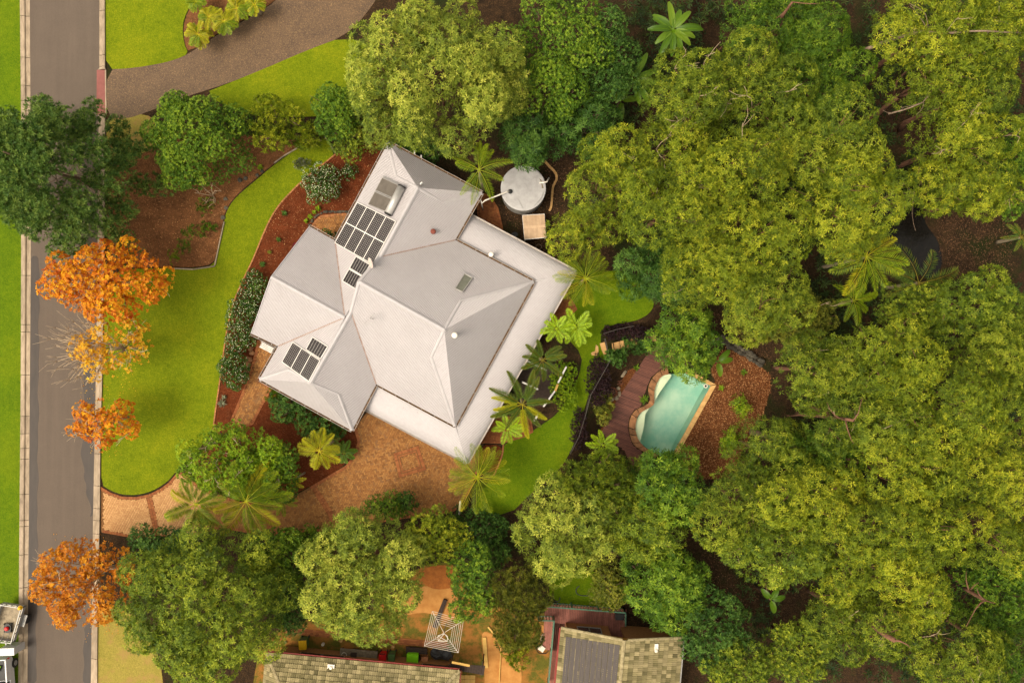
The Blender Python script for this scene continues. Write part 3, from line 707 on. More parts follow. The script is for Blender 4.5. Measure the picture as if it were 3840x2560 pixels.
facet('roof_sheet', ['SW', 'sa', 'sb', 'sc', 'S'], wdir, tris=[(0, 1, 2), (0, 2, 4), (2, 3, 4)])
facet('roof_sheet', ['S', 'sc', 'sb', 'r2', 'NS'], edir, tris=[(0, 1, 2), (0, 2, 4), (2, 3, 4)])
facet('roof_sheet', ['VE', 'CE', 'e1', 'e2', 'hp', 'r1'], -wdir, tris=[(0, 1, 2), (0, 2, 3), (0, 3, 4), (0, 4, 5)])
facet('roof_sheet', ['NS', 'CS', 'e3', 'e2', 'hp', 'r2'], wdir, tris=[(0, 1, 2), (0, 2, 3), (0, 3, 4), (0, 4, 5)])
facet('roof_sheet', ['CE', 'e1', 'e2', 'e3', 'CS'], edir, tris=[(0, 1, 2), (0, 2, 4), (2, 3, 4)])
def cap(a, b, w=.30, h=.05, mat='cap_steel', name='ridge_cap', lift=.012):
    a = Vector(a); b = Vector(b); d = (b - a).normalized(); s = d.cross(Vector((0, 0, 1))).normalized() * (w / 2)
    dz = Vector((0, 0, lift)); up = Vector((0, 0, h + lift))
    mb = MB(); sl = Vector((0, 0, -w * .16))
    pr = lambda p: [p - s + dz + sl, p - s * .3 + up, p + s * .3 + up, p + s + dz + sl]
    mb.add(pr(a) + pr(b), [(0, 1, 5, 4), (1, 2, 6, 5), (2, 3, 7, 6), (3, 2, 1, 0), (4, 5, 6, 7)]); return mb.build(name, M[mat], house)
for a, b in (('a', 'b'), ('b', 'c'), ('b', 'r1'), ('N', 'a'), ('E', 'c'), ('G', 'GR'), ('r2', 'sb'), ('SW', 'sa'), ('sa', 'sb'), ('sb', 'sc'), ('sc', 'S'), ('hp', 'e2'), ('e1', 'e2'), ('e2', 'e3'), ('CE', 'e1'), ('CS', 'e3'), ('hp', 'r1'), ('hp', 'r2'), ('r1', 'r2')):
    cap(H_[a], H_[b])
def valley(a, b, w=.11):
    a = Vector(a); b = Vector(b); d = (b - a).normalized(); s = d.cross(Vector((0, 0, 1))).normalized() * (w / 2); z = Vector((0, 0, .022))
    mb = MB(); mb.add([a - s + z, a + s + z, b + s + z, b - s + z], [(0, 1, 2, 3)]); mb.build('valley', M['valley_rust'], house)
for a, b in (('W0', 'GR'), ('NT', 'GR'), ('VE', 'r1'), ('NS', 'r2')): valley(H_[a], H_[b])
# gablet face toward the street side, and the west gable end
mb = MB(); mb.add([H_['r1'], H_['r2'], H_['hp']], [(0, 1, 2), (0, 2, 1)]); mb.build('gable_end', M['cap_steel'], house)
wi = wdir * .0 + edir * .12
mb = MB(); mb.add([H_['A'] + wi, H_['B'] + wi, H_['G'] + wi - Vector((0, 0, .06))], [(0, 1, 2), (0, 2, 1)]); mb.build('gable_end', M['wall_white'], house)
for a, b in (('A', 'G'), ('G', 'B')):
    mb = MB(); mb.bar(H_[a] + Vector((0, 0, .0)), H_[b] + Vector((0, 0, .0)), .05, .10); mb.build('barge_board', M['cap_steel'], house)
# gutters: white lip, brown litter, brackets
def gutter(a, b, out, z=None, parent=house, litter=True):
    a = Vector(a); b = Vector(b)
    out = Vector(out); d = (b - a).normalized(); n = Vector((-d.y, d.x, 0)).normalized(); n = n if n.dot(out) > 0 else -n
    zo = Vector((0, 0, -.03))
    A_ = a + n * .07 + zo; B_ = b + n * .07 + zo
    mb = MB(); mb.bar(A_ + n * .06, B_ + n * .06, .018, .10); mb.bar(A_ + Vector((0, 0, -.055)), B_ + Vector((0, 0, -.055)), .13, .012)
    L = (b - a).length; k = .6
    while k < L - .2:
        p = a + d * k + n * .06 + Vector((0, 0, .018)); mb.bar(p - n * .06, p + n * .075, .03, .012); k += 1.05
    g = mb.build('gutter', M['gutter_steel'], parent)
    if litter:
        mb = MB(); mb.bar(A_ - Vector((0, 0, .035)) - n * .005, B_ - Vector((0, 0, .035)) - n * .005, .105, .02); o = mb.build('leaf_debris', M['gutter_litter'], g); o['kind'] = 'stuff'
for a, b, o_ in (('N', 'E', -wdir), ('E', 'VE', edir), ('N', 'W0', left), ('A', 'W0', -wdir), ('B', 'NT', wdir), ('NT', 'SW', left), ('SW', 'S', wdir), ('S', 'NS', edir), ('VE', 'CE', -wdir), ('CE', 'CS', edir), ('CS', 'NS', wdir)):
    gutter(H_[a], H_[b], o_)
# walls
OUT = [H_[k] for k in ('N', 'E', 'VE', 'CE', 'CS', 'NS', 'S', 'SW', 'NT', 'B', 'A', 'W0')]
WALL = offset_poly(OUT, .50)
for i in range(len(WALL)):
    a, b = WALL[i], WALL[(i + 1) % len(WALL)]; d = (b - a).normalized(); n = Vector((-d.y, d.x))
    mb = MB(); mb.prism([a, b, b + n * .12 - d * .12, a + n * .12 + d * .12], 0, EA - .12); w = mb.build('wall', M['wall_white'], house)
mb = MB(); mb.prism(offset_poly(OUT, .04), EA - .12, EA - .10); mb.build('soffit', M['wall_white'], house)
def window(a, b, t, z0, z1, wid, name='window', glass='window_glass'):
    """on the wall from a to b (outside on the right hand), at fraction t"""
    a = Vector((a[0], a[1], 0)); b = Vector((b[0], b[1], 0)); d = (b - a).normalized(); n = Vector((d.y, -d.x, 0)); c = a.lerp(b, t)
    mb = MB()
    for s in (-1, 1): mb.frame(c + d * s * (wid / 2 - .03) + n * .02 + Vector((0, 0, z0)), d, n, (0, 0, 1), .06, .06, z1 - z0)
    for z in (z0, z1 - .06): mb.frame(c + n * .021 + Vector((0, 0, z)), d, n, (0, 0, 1), wid, .062, .06)
    f = mb.build(name, M['white_paint'], house)
    mb = MB(); mb.frame(c + n * .006 + Vector((0, 0, z0 + .05)), d, n, (0, 0, 1), wid - .1, .02, z1 - z0 - .1); mb.build('pane', M[glass], f)
ww = {k: WALL[i] for i, k in enumerate(reversed(['N', 'E', 'VE', 'CE', 'CS', 'NS', 'S', 'SW', 'NT', 'B', 'A', 'W0']))} if False else None
for i in range(len(WALL)):
    a, b = WALL[i], WALL[(i + 1) % len(WALL)]; L = (b - a).length
    if L > 2.2:
        for t in ([.5] if L < 5 else [.25, .7]): window(a, b, t, .95, 2.15, 1.2)
# bull-nosed verandah roof
VI, VO = 2.78, 2.30
vN0, vN1 = q(1766, 808, VO), q(2160, 1019, VO); vS0, vS1 = q(1367, 1532, VO), q(1752, 1735, VO)
iN0, iN1, iS1, iS0 = q(1707, 905, VI), q(2002, 1056, VI), q(1707, 1598, VI), q(1411, 1440, VI)
PROF = [(0, 0), (.4, .10), (.65, .24), (.82, .45), (.93, .70), (1.0, 1.0)]
def verandah(i0, i1, o0, o1, down):
    mb = MB(); rows = []
    for t, dz in PROF:
        p0 = Vector(i0).lerp(Vector(o0), t); p1 = Vector(i1).lerp(Vector(o1), t); p0.z = p1.z = VI + (VO - VI) * dz; rows.append((p0, p1))
    for (a0, a1), (b0, b1) in zip(rows[:-1], rows[1:]):
        corr_tri(mb, [a0, a1, b1], down, .012); corr_tri(mb, [a0, b1, b0], down, .012)
    o = mb.build('verandah_roof', M['roof_steel'], house)
    bm = bmesh.new(); bm.from_mesh(o.data); bmesh.ops.remove_doubles(bm, verts=bm.verts, dist=.002)
    bmesh.ops.recalc_face_normals(bm, faces=bm.faces)
    for f in bm.faces:
        if f.normal.z < 0: f.normal_flip()
    bm.to_mesh(o.data); bm.free()
    o.data.polygons.foreach_set('use_smooth', np.ones(len(o.data.polygons), bool))
verandah(iN0, iN1, vN0, vN1, -wdir); verandah(iN1, iS1, vN1, vS1, edir); verandah(iS1, iS0, vS1, vS0, wdir)
cap(iN1, vN1 + Vector((0, 0, .16)), .22, .05); cap(iS1, vS1 + Vector((0, 0, .16)), .22, .05)
for a, b, o_ in ((vN0, vN1, -wdir), (vN1, vS1, edir), (vS0, vS1, wdir)): gutter(a, b, o_, litter=False)
mb = MB(); vf = [iN0, vN0, vN1, vS1, vS0, iS0, iS1, iN1]; mb.prism([Vector((p.x, p.y)) * .985 + Vector((house.location.x, house.location.y)) * .015 for p in vf], 0, .10); mb.build('verandah_floor', M['deck_terracotta'], house)
for a, b, k in ((vN0, vN1, 5), (vN1, vS1, 7), (vS0, vS1, 5)):
    for i in range(k + (1 if a is vN1 else 0)):
        p = a.lerp(b, i / k); c = Vector((house.location.x, house.location.y, 0)); p = Vector((p.x, p.y, 0)) + (Vector((2.6, 0, 0)) + c - Vector((p.x, p.y, 0))).normalized() * .25
        mb = MB(); mb.box((p.x, p.y, .1), .1, .1, VO - .16); mb.build('post', M['white_paint'], house)
# skylight, vents, flue, antenna bracket
def on_plane(tri, x, y):
    a, b, c = tri; n = (b - a).cross(c - a); return a.z - (n.x * (x - a.x) + n.y * (y - a.y)) / n.z
PL_N = (H_['VE'], H_['CE'], H_['hp']); PL_W = (H_['N'], H_['W0'], H_['b']); PL_SWW = (H_['NT'], H_['SW'], H_['sb']); PL_S = (H_['NS'], H_['CS'], H_['hp'])
def place(px, py, tri, lift=0.0):
    z = 4.0
    for _ in range(6):
        p = q(px, py, z); z = on_plane(tri, p.x, p.y)
    p = q(px, py, z + lift); return p
sk = [place(1500 + x / 3.1357, 900 + y / 3.1357, PL_N, .06) for x, y in ((760, 395), (850, 445), (735, 610), (650, 570))]
sl = thing('skylight', 'small glazed skylight set in the big grey roof slope', 'skylight', sk[3])
mb = MB(); 
for i in range(4): mb.bar(sk[i], sk[(i + 1) % 4], .07, .12)
mb.build('frame', M['aluminium'], sl); mb = MB(); mb.add([p + Vector((0, 0, .01)) for p in sk], [(0, 3, 2, 1)]); mb.build('pane', M['skylight_glass'], sl)
fl = [place(1500 + x / 3.1357, 900 + y / 3.1357, PL_N, .03) for x, y in ((725, 355), (905, 445), (888, 465), (745, 390))]
mb = MB(); mb.add(fl, [(0, 3, 2, 1)]); mb.build('flashing', M['cap_steel'], sl)
def vent(label, p, r, h, mat, capmat=None, group=None, nm='roof_vent'):
    t = thing(nm, label, 'vent', p); mb = MB(); mb.lathe(p + Vector((0, 0, -.25)), [(r * .75, 0), (r * .75, h + .2)], 16); mb.build('pipe', M[mat], t, True)
    mb = MB(); mb.lathe(p + Vector((0, 0, h - .05)), [(r * .8, 0), (r, .03), (r, .10), (r * .7, .16), (r * .1, .18)], 20); mb.build('cowl', M[capmat or mat], t, False)
vent('terracotta-brown round vent on the upper grey roof slope', place(1626, 870, (H_['E'], H_['VE'], H_['b']), .0), .19, .25, 'terracotta')
vent('white flue cowl standing through the upper verandah roof', q(1843, 958, VI - .05), .18, .75, 'cowl_white')
vent('cream capped flue on the right-hand grey roof slope', place(1708, 1257, (H_['CE'], H_['CS'], H_['e2']), .0), .20, .75, 'cowl_white')
def small_pipe(label, p, d):
    t = thing('vent_pipe', label, 'pipe', p); mb = MB(); mb.tube([p - Vector((0, 0, .2)), p + Vector((0, 0, .35)), p + Vector((0, 0, .42)) + Vector(d) * .18], .05, 8); mb.build('pipe', M['white_paint'], t, True)
small_pipe('small white vent pipe on the ridge beside the roof valley', place(1579, 692, (H_['E'], H_['VE'], H_['b'])), (.8, .5, 0))
small_pipe('bent white pipe left of another on the top roof edge', q(1557, 580, 2.6), (0, 1, 0)); small_pipe('bent white pipe second along the top roof edge', q(1582, 596, 2.6), (0, 1, 0))
# aerial and dish
p = place(1400, 1195, PL_S)
t = thing('tv_antenna', 'thin metal television antenna on the lower grey roof slope', 'antenna', p)
mb = MB(); mb.tube([p, p + Vector((0, 0, 1.4))], .025, 6); mb.build('mast', M['chrome'], t)
mb = MB(); d = Vector((.7, .7, 0)); tp = p + Vector((0, 0, 1.35)); mb.bar(tp - d * .5, tp + d * .5, .03, .03)
for k in range(7):
    c_ = tp + d * (-.45 + .15 * k); s_ = Vector((-.5, .5, 0)) * (.75 - .07 * k); mb.bar(c_ - s_ * .5, c_ + s_ * .5, .018, .018)
mb.build('boom', M['chrome'], t)
p = place(1405, 992, PL_W, .0); p.z += .1
t = thing('satellite_dish', 'pale rust-spotted satellite dish on the ridge beside the solar panels', 'dish', p)
mb = MB(); mb.tube([p, p + Vector((0, 0, .5)), p + Vector((.1, .1, .75))], .03, 8); mb.build('mast', M['chrome'], t)
mb = MB(); rot = Matrix.Rotation(math.radians(-62), 4, 'Y').to_3x3(); rot = Matrix.Rotation(math.radians(20), 3, 'Z') @ rot
mb.lathe(p + Vector((-.05, .05, .75)), [(.02, 0), (.2, .025), (.36, .085), (.375, .095), (.36, .10), (.2, .045), (.02, .02)], 20, rot); mb.build('reflector', M['dish_grey'], t, True)
mb = MB(); mb.bar(p + Vector((.1, -.1, .62)), p + Vector((.75, -.35, .9)), .03, .03); mb.build('feed_arm', M['chrome'], t)
# solar panels
def panel(corners, tri, label, land=False):
    """corners photographed: 4 points in order; long side = first edge unless land"""
    P = [place(x, y, tri, .11) for x, y in corners]
    t = thing('solar_module', label, 'solar panel', P[0], 'solar panels on the grey roof')
    c = sum(P, Vector()) / 4; P = [c + (p - c) * .985 for p in P]
    nrm = (P[1] - P[0]).cross(P[3] - P[0]).normalized(); nrm = nrm if nrm.z > 0 else -nrm
    mb = MB()
    for i in range(4):
        a, b = P[i], P[(i + 1) % 4]; mb.bar(a, b, .05, .045)
    mb.build('frame', M['white_paint'], t)
    vs_ = [p + nrm * .012 for p in P]; u = [(0, 0), (0, 1), (1, 1), (1, 0)] if not land else [(0, 0), (1, 0), (1, 1), (0, 1)]
    f = (0, 1, 2, 3); fl_ = (vs_[1] - vs_[0]).cross(vs_[2] - vs_[0]).z > 0
    o = obj_from('cells', vs_, [f if fl_ else f[::-1]], M['pv_cells'], t)
    uv = o.data.uv_layers.new(name='UVMap')
    for li, vi in enumerate(f if fl_ else f[::-1]): uv.data[li].uv = u[vi]
def lerp2(a, b, t): return (a[0] + (b[0] - a[0]) * t, a[1] + (b[1] - a[1]) * t)
def bil(c4, s, t): return lerp2(lerp2(c4[0], c4[1], s), lerp2(c4[3], c4[2], s), t)
Az = lambda x, y: (900 + x / 3.1357, 500 + y / 3.1357)
Cz = lambda x, y: (850 + x / 3.1357, 1000 + y / 3.1357)
blk = [Az(1380, 812), Az(1832, 1035), Az(1560, 1540), Az(1115, 1288)]
words = ['leftmost', 'second', 'third', 'rightmost']
for r in range(2):
    for k in range(4):
        s0, s1, t0, t1 = k / 4, (k + 1) / 4, r / 2, (r + 1) / 2
        panel([bil(blk, s0, t0), bil(blk, s0, t1), bil(blk, s1, t1), bil(blk, s1, t0)], PL_W, '%s dark solar panel in the %s row of the eight-panel block' % (words[k], ('upper', 'lower')[r]))
panel([Az(1365, 1445), Az(1538, 1545), Cz(1605, 105), Cz(1445, 15)][:0] or [(1335, 961), (1388, 993), (1362, 1036), (1311, 1005)], PL_W, 'upper of two dark solar panels stepping below the eight-panel block', True)
panel([(1309, 1009), (1360, 1038), (1336, 1085), (1284, 1053)], PL_W, 'lower of two dark solar panels nearest the roof valley', True)
b3 = [Cz(778, 885), Cz(1098, 1100), Cz(965, 1347), Cz(650, 1118)]
for k, wv in enumerate(('leftmost', 'middle', 'rightmost')):
    s0, s1 = k / 3, (k + 1) / 3
    panel([bil(b3, s0, 0), bil(b3, s0, 1), bil(b3, s1, 1), bil(b3, s1, 0)], PL_SWW, '%s of three dark solar panels on the lower-left wing' % wv)
panel([Cz(1010, 825), Cz(1190, 938), Cz(1103, 1083), Cz(932, 972)], PL_SWW, 'single dark solar panel set above the row of three', True)
# solar water heater
hw = [Az(1672, 522), Az(1880, 620), Az(1715, 925), Az(1505, 838)]
P = [place(x, y, PL_W, .12) for x, y in hw]
t = thing('solar_water_heater', 'solar water heater with silver tank and two brown collectors', 'water heater', P[3])
for r in (0, 1):
    c4 = [P[0].lerp(P[3], r * .52), P[1].lerp(P[2], r * .52), P[1].lerp(P[2], r * .52 + .47), P[0].lerp(P[3], r * .52 + .47)]
    mb = MB()
    for i in range(4): mb.bar(c4[i], c4[(i + 1) % 4], .05, .09)
    fr = mb.build('collector', M['aluminium'], t)
    mb = MB(); mb.add([p + Vector((0, 0, .02)) for p in c4], [(0, 3, 2, 1)]); mb.build('glazing', M['collector'], fr)
ta, tb = place(*Az(1900, 628), PL_W, .36), place(*Az(1740, 945), PL_W, .36)
d = (tb - ta).normalized(); mb = MB(); mb.tube([ta, tb], .27, 28); mb.build('storage_tank', M['tank_silver'], t, False).data.polygons.foreach_set('use_smooth', [True] * 28 + [False] * 2)
for s, e in ((ta, -d), (tb, d)):
    mb = MB(); mb.tube([s - e * .02, s + e * .05, s + e * .09], [.285, .285, .2], 24); mb.build('end_cap', M['black_plastic'], t)
mb = MB(); mb.bar(P[0] + Vector((0, 0, .05)) - d * .12, P[1] + Vector((0, 0, .05)) - d * .12, .05, .05); mb.build('pipe', M['chrome'], t)
# side wall fittings: downpipe pair at the north-wing end
for a, b in ((zz(1500, 500, 955, 810, 2.5), zz(1500, 500, 975, 900, .4)),):
    mb = MB(); mb.tube([a, b], .045, 8); mb.build('downpipe', M['white_paint'], house, True)
ac = q(1007, 1302, 0)
t = thing('garden_bench', 'white slatted bench tucked in the corner by the brick path', 'bench', ac); rot = math.radians(-28)
mb = MB()
for k in range(5): mb.box(ac + Vector((-math.sin(rot), math.cos(rot), 0)) * (-.2 + .1 * k) + Vector((0, 0, .42)), 1.0, .075, .03, rot)
mb.build('seat', M['white_paint'], t)
for s in (-.42, .42):
    mb = MB(); mb.box(ac + Vector((math.cos(rot), math.sin(rot), 0)) * s, .06, .5, .42, rot); mb.build('leg', M['white_paint'], t)
mb = MB(); mb.box(ac + Vector((-math.sin(rot), math.cos(rot), 0)) * .25 + Vector((0, 0, .45)), 1.0, .03, .4, rot); mb.build('backrest', M['white_paint'], t)

# ================================================================ tank, pool, steps, deck
TB = lambda x, y, z=0.0: zz(1500, 500, x, y, z)
TZ = 2.15; tc = TB(1450, 645, TZ); TR = 1.60
tank = thing('water_tank', 'round grey ribbed rainwater tank with pale lid', 'water tank', (tc.x, tc.y, 0))
pm('tank_lid', (.40, .385, .38), (.31, .295, .29), 1.8, .6, .05)
pm('tank_side', (.16, .15, .135), (.11, .10, .09), 3, .6)
prof = [(TR * .985, 0)]
for k in range(9):
    z = .12 + k * .22; prof += [(TR * .985, z), (TR * 1.0, z + .03), (TR * 1.0, z + .09), (TR * .985, z + .12)]
prof += [(TR * .99, TZ - .05)]
mb = MB(); mb.lathe((tc.x, tc.y, 0), prof, 56); mb.build('shell', M['tank_side'], tank)
mb = MB(); mb.lathe((tc.x, tc.y, 0), [(TR * 1.0, TZ - .06), (TR * 1.025, TZ - .05), (TR * 1.025, TZ - .01), (TR * 1.0, TZ + .01), (TR * .72, TZ + .045), (TR * .70, TZ + .05), (TR * .40, TZ + .085), (TR * .39, TZ + .092), (TR * .2, TZ + .11), (TR * .19, TZ + .116), (TR * .03, TZ + .13)], 56); mb.build('lid', M['tank_lid'], tank)
def lid_panel(pts, h=.09):
    P = [TB(x, y, TZ) for x, y in pts]; mb = MB(); mb.prism(P, TZ - .03, TZ + h); mb.build('lid_panel', M['tank_lid'], tank)
lid_panel([(1455, 405), (1530, 412), (1610, 455), (1650, 492), (1510, 515)]); lid_panel([(1250, 795), (1390, 770), (1442, 885), (1360, 870), (1290, 830)])
lid_panel([(1567, 715), (1688, 690), (1660, 760), (1620, 810), (1575, 850)]); lid_panel([(1205, 605), (1230, 520), (1290, 465), (1330, 520), (1325, 570)], .04)
c = TB(1610, 592, TZ); mb = MB(); hp_ = [Vector((c.x + .42 * math.cos(a), c.y + .42 * math.sin(a), 0)) for a in np.linspace(math.radians(95), math.radians(265), 14)]; mb.prism(hp_, TZ, TZ + .075); mb.build('overflow_hood', M['tank_lid'], tank)
mb = MB(); mb.prism([TB(*p, TZ) for p in ((1630, 530), (1660, 545), (1690, 645), (1645, 650))], TZ, TZ + .03); mb.build('overflow_recess', M['pale_stone'], tank)
mb = MB(); mb.tube([TB(1640, 585, TZ + .12), TB(1725, 572, TZ + .12), TB(1752, 525, TZ - .3)], .055, 10); mb.build('overflow_pipe', M['cowl_white'], tank, True)
c = TB(1297, 687, TZ + .05); mb = MB(); mb.lathe(c, [(.27, -.02), (.27, .03), (.26, .045)], 24); mb.build('inlet_ring', M['tank_lid'], tank)
mb = MB(); mb.lathe(c + Vector((0, 0, .045)), [(.17, 0), (.17, .04), (.10, .06)], 20); mb.build('strainer', M['black_plastic'], tank)
mb = MB(); mb.prism([TB(*p, TZ) for p in ((1225, 630), (1250, 640), (1275, 760), (1250, 765))], TZ, TZ + .025); mb.build('inlet_recess', M['pale_stone'], tank)
t = thing('downpipe', 'white pipe running from house gutter to the tank strainer', 'pipe', TB(965, 815, 0))
mb = MB(); mb.tube([TB(940, 770, 2.75), TB(965, 818, 2.62), TB(1000, 790, 2.60), TB(1255, 690, 2.40), TB(1280, 684, 2.30)], .055, 10); mb.build('pipe', M['cowl_white'], t, True)
# little gabled cover beside the tank
pz = 1.1
cv = [TB(*p, pz) for p in ((1440, 965), (1697, 950), (1720, 1225), (1465, 1248))]
t = thing('pump_shelter', 'small tan gabled metal shelter below the water tank', 'shelter', (cv[3].x, cv[3].y, 0))
ml, mr_ = cv[0].lerp(cv[3], .52) + Vector((0, 0, .16)), cv[1].lerp(cv[2], .52) + Vector((0, 0, .16))
for k in range(11):
    s0, s1 = (k + .06) / 11, (k + .94) / 11; 
    mb = MB(); A1, A2 = cv[0].lerp(cv[1], s0), cv[0].lerp(cv[1], s1); B1, B2 = ml.lerp(mr_, s0), ml.lerp(mr_, s1); C1, C2 = cv[3].lerp(cv[2], s0), cv[3].lerp(cv[2], s1)
    dz = Vector((0, 0, .02)); mb.add([A1 + dz, A2 + dz, B2 + dz, B1 + dz, C1 + dz, C2 + dz, A1, A2, C1, C2], [(3, 2, 1, 0), (4, 5, 2, 3), (0, 1, 7, 6), (5, 4, 8, 9)]); mb.build('roof_slat', M['tan_sheet'], t)
mb = MB(); mb.add([cv[0], cv[1], mr_, ml, cv[2], cv[3]], [(3, 2, 1, 0), (5, 4, 2, 3)]); mb.build('roof_underlay', M['tan_sheet'], t)
mb = MB(); mb.bar(ml + Vector((0, 0, .03)), mr_ + Vector((0, 0, .03)), .22, .03); mb.build('ridge_cap', M['tan_sheet'], t)
for i in range(4):
    mb = MB(); mb.bar(cv[i] - Vector((0, 0, .0)), cv[(i + 1) % 4], .04, .06) if i != 1 and i != 3 else mb.bar(cv[i], cv[(i + 1) % 4], .04, .04); mb.build('rim', M['white_paint'], t)
    p = cv[i] + (sum(cv, Vector()) / 4 - cv[i]).normalized() * .08; mb = MB(); mb.box((p.x, p.y, 0), .06, .06, pz - .02); mb.build('leg', M['white_paint'], t)
mb = MB(); c_ = sum(cv, Vector()) / 4; mb.prism([Vector((c_.x, c_.y)) + (Vector((p.x, p.y)) - Vector((c_.x, c_.y))) * .88 for p in cv], .02, .95); mb.build('panel_wall', M['tan_sheet'], t)
for k, (x, y) in enumerate(((2188, 868), (2170, 800), (2205, 780))):
    pass
for (x, y, lb) in ((2230, 752, 'topmost dark stepping stone in the orange litter'), (2218, 777, 'middle dark stepping stone in the orange litter'), (2204, 800, 'lowest dark stepping stone in the orange litter'), (1930, 880, 'dark stepping stone between pump shelter and house')):
    p = q(x, y, gz(*q(x, y)[:2])); rr = random.Random(x); mb = MB(); mb.prism([p + Vector(((.24 + rr.uniform(-.04, .04)) * math.cos(a), (.2 + rr.uniform(-.04, .04)) * math.sin(a), 0)) for a in np.linspace(0, 6.28, 10)[:-1]], p.z - .05, p.z + .03); tag(mb.build('stepping_stone', M['black_plastic']), lb, 'stepping stone', 'stepping stones')
mb = MB(); c = q(2020, 926, 0); mb.tube([c + Vector((.2 * math.cos(a) * (1 + .05 * a / 6), .2 * math.sin(a), .02 + .008 * a)) for a in np.linspace(0, 13, 40)], .018, 6); tag(mb.build('garden_hose', M['bark_pale']), 'small coil of pale garden hose below the pump shelter', 'hose')

# ---- swimming pool
pool = thing('swimming_pool', 'kidney-edged swimming pool with pale turquoise water', 'pool', R2(1100, 650, PZ))
WZ = PZ - .10
mb = MB(); wp = [Vector((p[0], p[1])) for p in chaikin(WATER[:15], 2, False)] + [Vector((p.x, p.y)) for p in WATER[15:]]
ar = sum(wp[i].x * wp[(i + 1) % len(wp)].y - wp[(i + 1) % len(wp)].x * wp[i].y for i in range(len(wp)))
if ar < 0: wp.reverse()
n = len(wp); vs_ = [(p.x, p.y, PZ + .02) for p in wp] + [(p.x, p.y, PZ - 1.75) for p in wp]
mb.add(vs_, [(i, (i + 1) % n, (i + 1) % n + n, i + n) for i in range(n)]); mb.build('pool_wall', M['pool_floor'], pool)
mb = MB(); mb.prism(wp, PZ - 1.8, PZ - 1.7); mb.build('floor', M['pool_floor'], pool)
L1 = [(1120, 150), (1165, 175), (1110, 245), (1060, 315), (1000, 400), (965, 470), (955, 505), (940, 440), (945, 340), (975, 260), (1030, 180)]
L2 = [(905, 552), (860, 610), (840, 660), (832, 770), (812, 860), (785, 950), (800, 1010), (745, 940), (715, 815), (730, 695), (795, 597)]
for L_ in (L1, L2):
    mb = MB(); mb.prism(chaikin([R2(*p, WZ - .12) for p in L_], 2), PZ - 1.75, WZ - .12); mb.build('shallow_ledge', M['pool_ledge'], pool)
mb = MB(); mb.prism(wp, WZ - .001, WZ); o = mb.build('water', M['pool_water'], pool); 
bm = bmesh.new(); bm.from_mesh(o.data); bmesh.ops.delete(bm, geom=[f for f in bm.faces if abs(f.normal.z) < .5], context='FACES'); bm.to_mesh(o.data); bm.free()
def coping(a, b, inner_a, inner_b, k):
    A, B, C, D = (R2(*p, PZ) for p in (a, b, inner_b, inner_a))
    for i in range(k):
        s0, s1 = (i + .015) / k, (i + .985) / k
        mb = MB(); mb.prism([A.lerp(B, s0), A.lerp(B, s1), D.lerp(C, s1), D.lerp(C, s0)], PZ - .08, PZ + .06); mb.build('coping_tile', M['coping_tile'], pool)
coping((1680, 290), (1215, 1130), (1614, 302), (1180, 1085), 13)
coping((1350, 110), (1672, 284), (1322, 152), (1608, 298), 5)
RO = [(1110, 85), (1010, 125), (925, 205), (882, 300), (878, 370), (905, 450), (885, 505), (850, 530), (790, 555), (720, 590), (665, 680), (647, 790), (670, 900), (700, 985), (760, 1035), (850, 1090), (960, 1150)]
RI_ = [(1120, 165), (1035, 185), (985, 260), (953, 340), (950, 440), (955, 505), (930, 537), (890, 562), (800, 607), (760, 650), (738, 710), (725, 810), (757, 925), (795, 975), (830, 1015), (900, 1065), (1000, 1110)]
RO_ = [R2(*p, PZ) for p in RO]; RI2 = [R2(*p, PZ) for p in RI_]
def plen(P): return [0] + list(np.cumsum([(b - a).length for a, b in zip(P[:-1], P[1:])]))
def along(P, t):
    L = plen(P); x = t * L[-1]
    for i in range(len(P) - 1):
        if L[i + 1] >= x - 1e-9: return P[i].lerp(P[i + 1], (x - L[i]) / max(1e-9, L[i + 1] - L[i]))
    return P[-1]
# match the two edges point by point
ro = chaikin(RO_, 2, False); ri = chaikin(RI2, 2, False); nst = 15; rr = random.Random(5)
cuts = [0] + sorted(rr.uniform(.04, .96) * .0 + (k + rr.uniform(-.25, .25)) / nst for k in range(1, nst)) + [1]
for s0, s1 in zip(cuts[:-1], cuts[1:]):
    g = .0022; ts = np.linspace(s0 + g, s1 - g, 5)
    mb = MB(); mb.prism([ro[min(len(ro) - 1, int(t_ * (len(ro) - 1)))].lerp(ro[min(len(ro) - 1, int(t_ * (len(ro) - 1)) + 1)], t_ * (len(ro) - 1) % 1) for t_ in ts] + [ri[min(len(ri) - 1, int(t_ * (len(ri) - 1)))].lerp(ri[min(len(ri) - 1, int(t_ * (len(ri) - 1)) + 1)], t_ * (len(ri) - 1) % 1) for t_ in reversed(ts)], PZ - .1, PZ + .05 + rr.uniform(-.015, .02))
    mb.build('coping_rock', M['rock_coping'], pool)
c = R2(1556, 303, WZ + .0)
t = thing('skimmer_float', 'round white pool skimmer float in the far pool corner', 'pool float', c)
mb = MB(); mb.lathe(c, [(.11, -.05), (.16, -.03), (.16, .04), (.11, .05), (.09, .02)], 20); mb.build('ring', M['basin_white'], t); mb = MB(); mb.lathe(c, [(.085, -.02), (.085, .03)], 14); mb.build('lid', M['black_plastic'], t)
mb = MB(); mb.tube([R2(1540, 295, WZ + .03), R2(1515, 288, WZ + .03), R2(1525, 262, WZ + .06)], .012, 6); mb.build('hose', M['basin_white'], t)

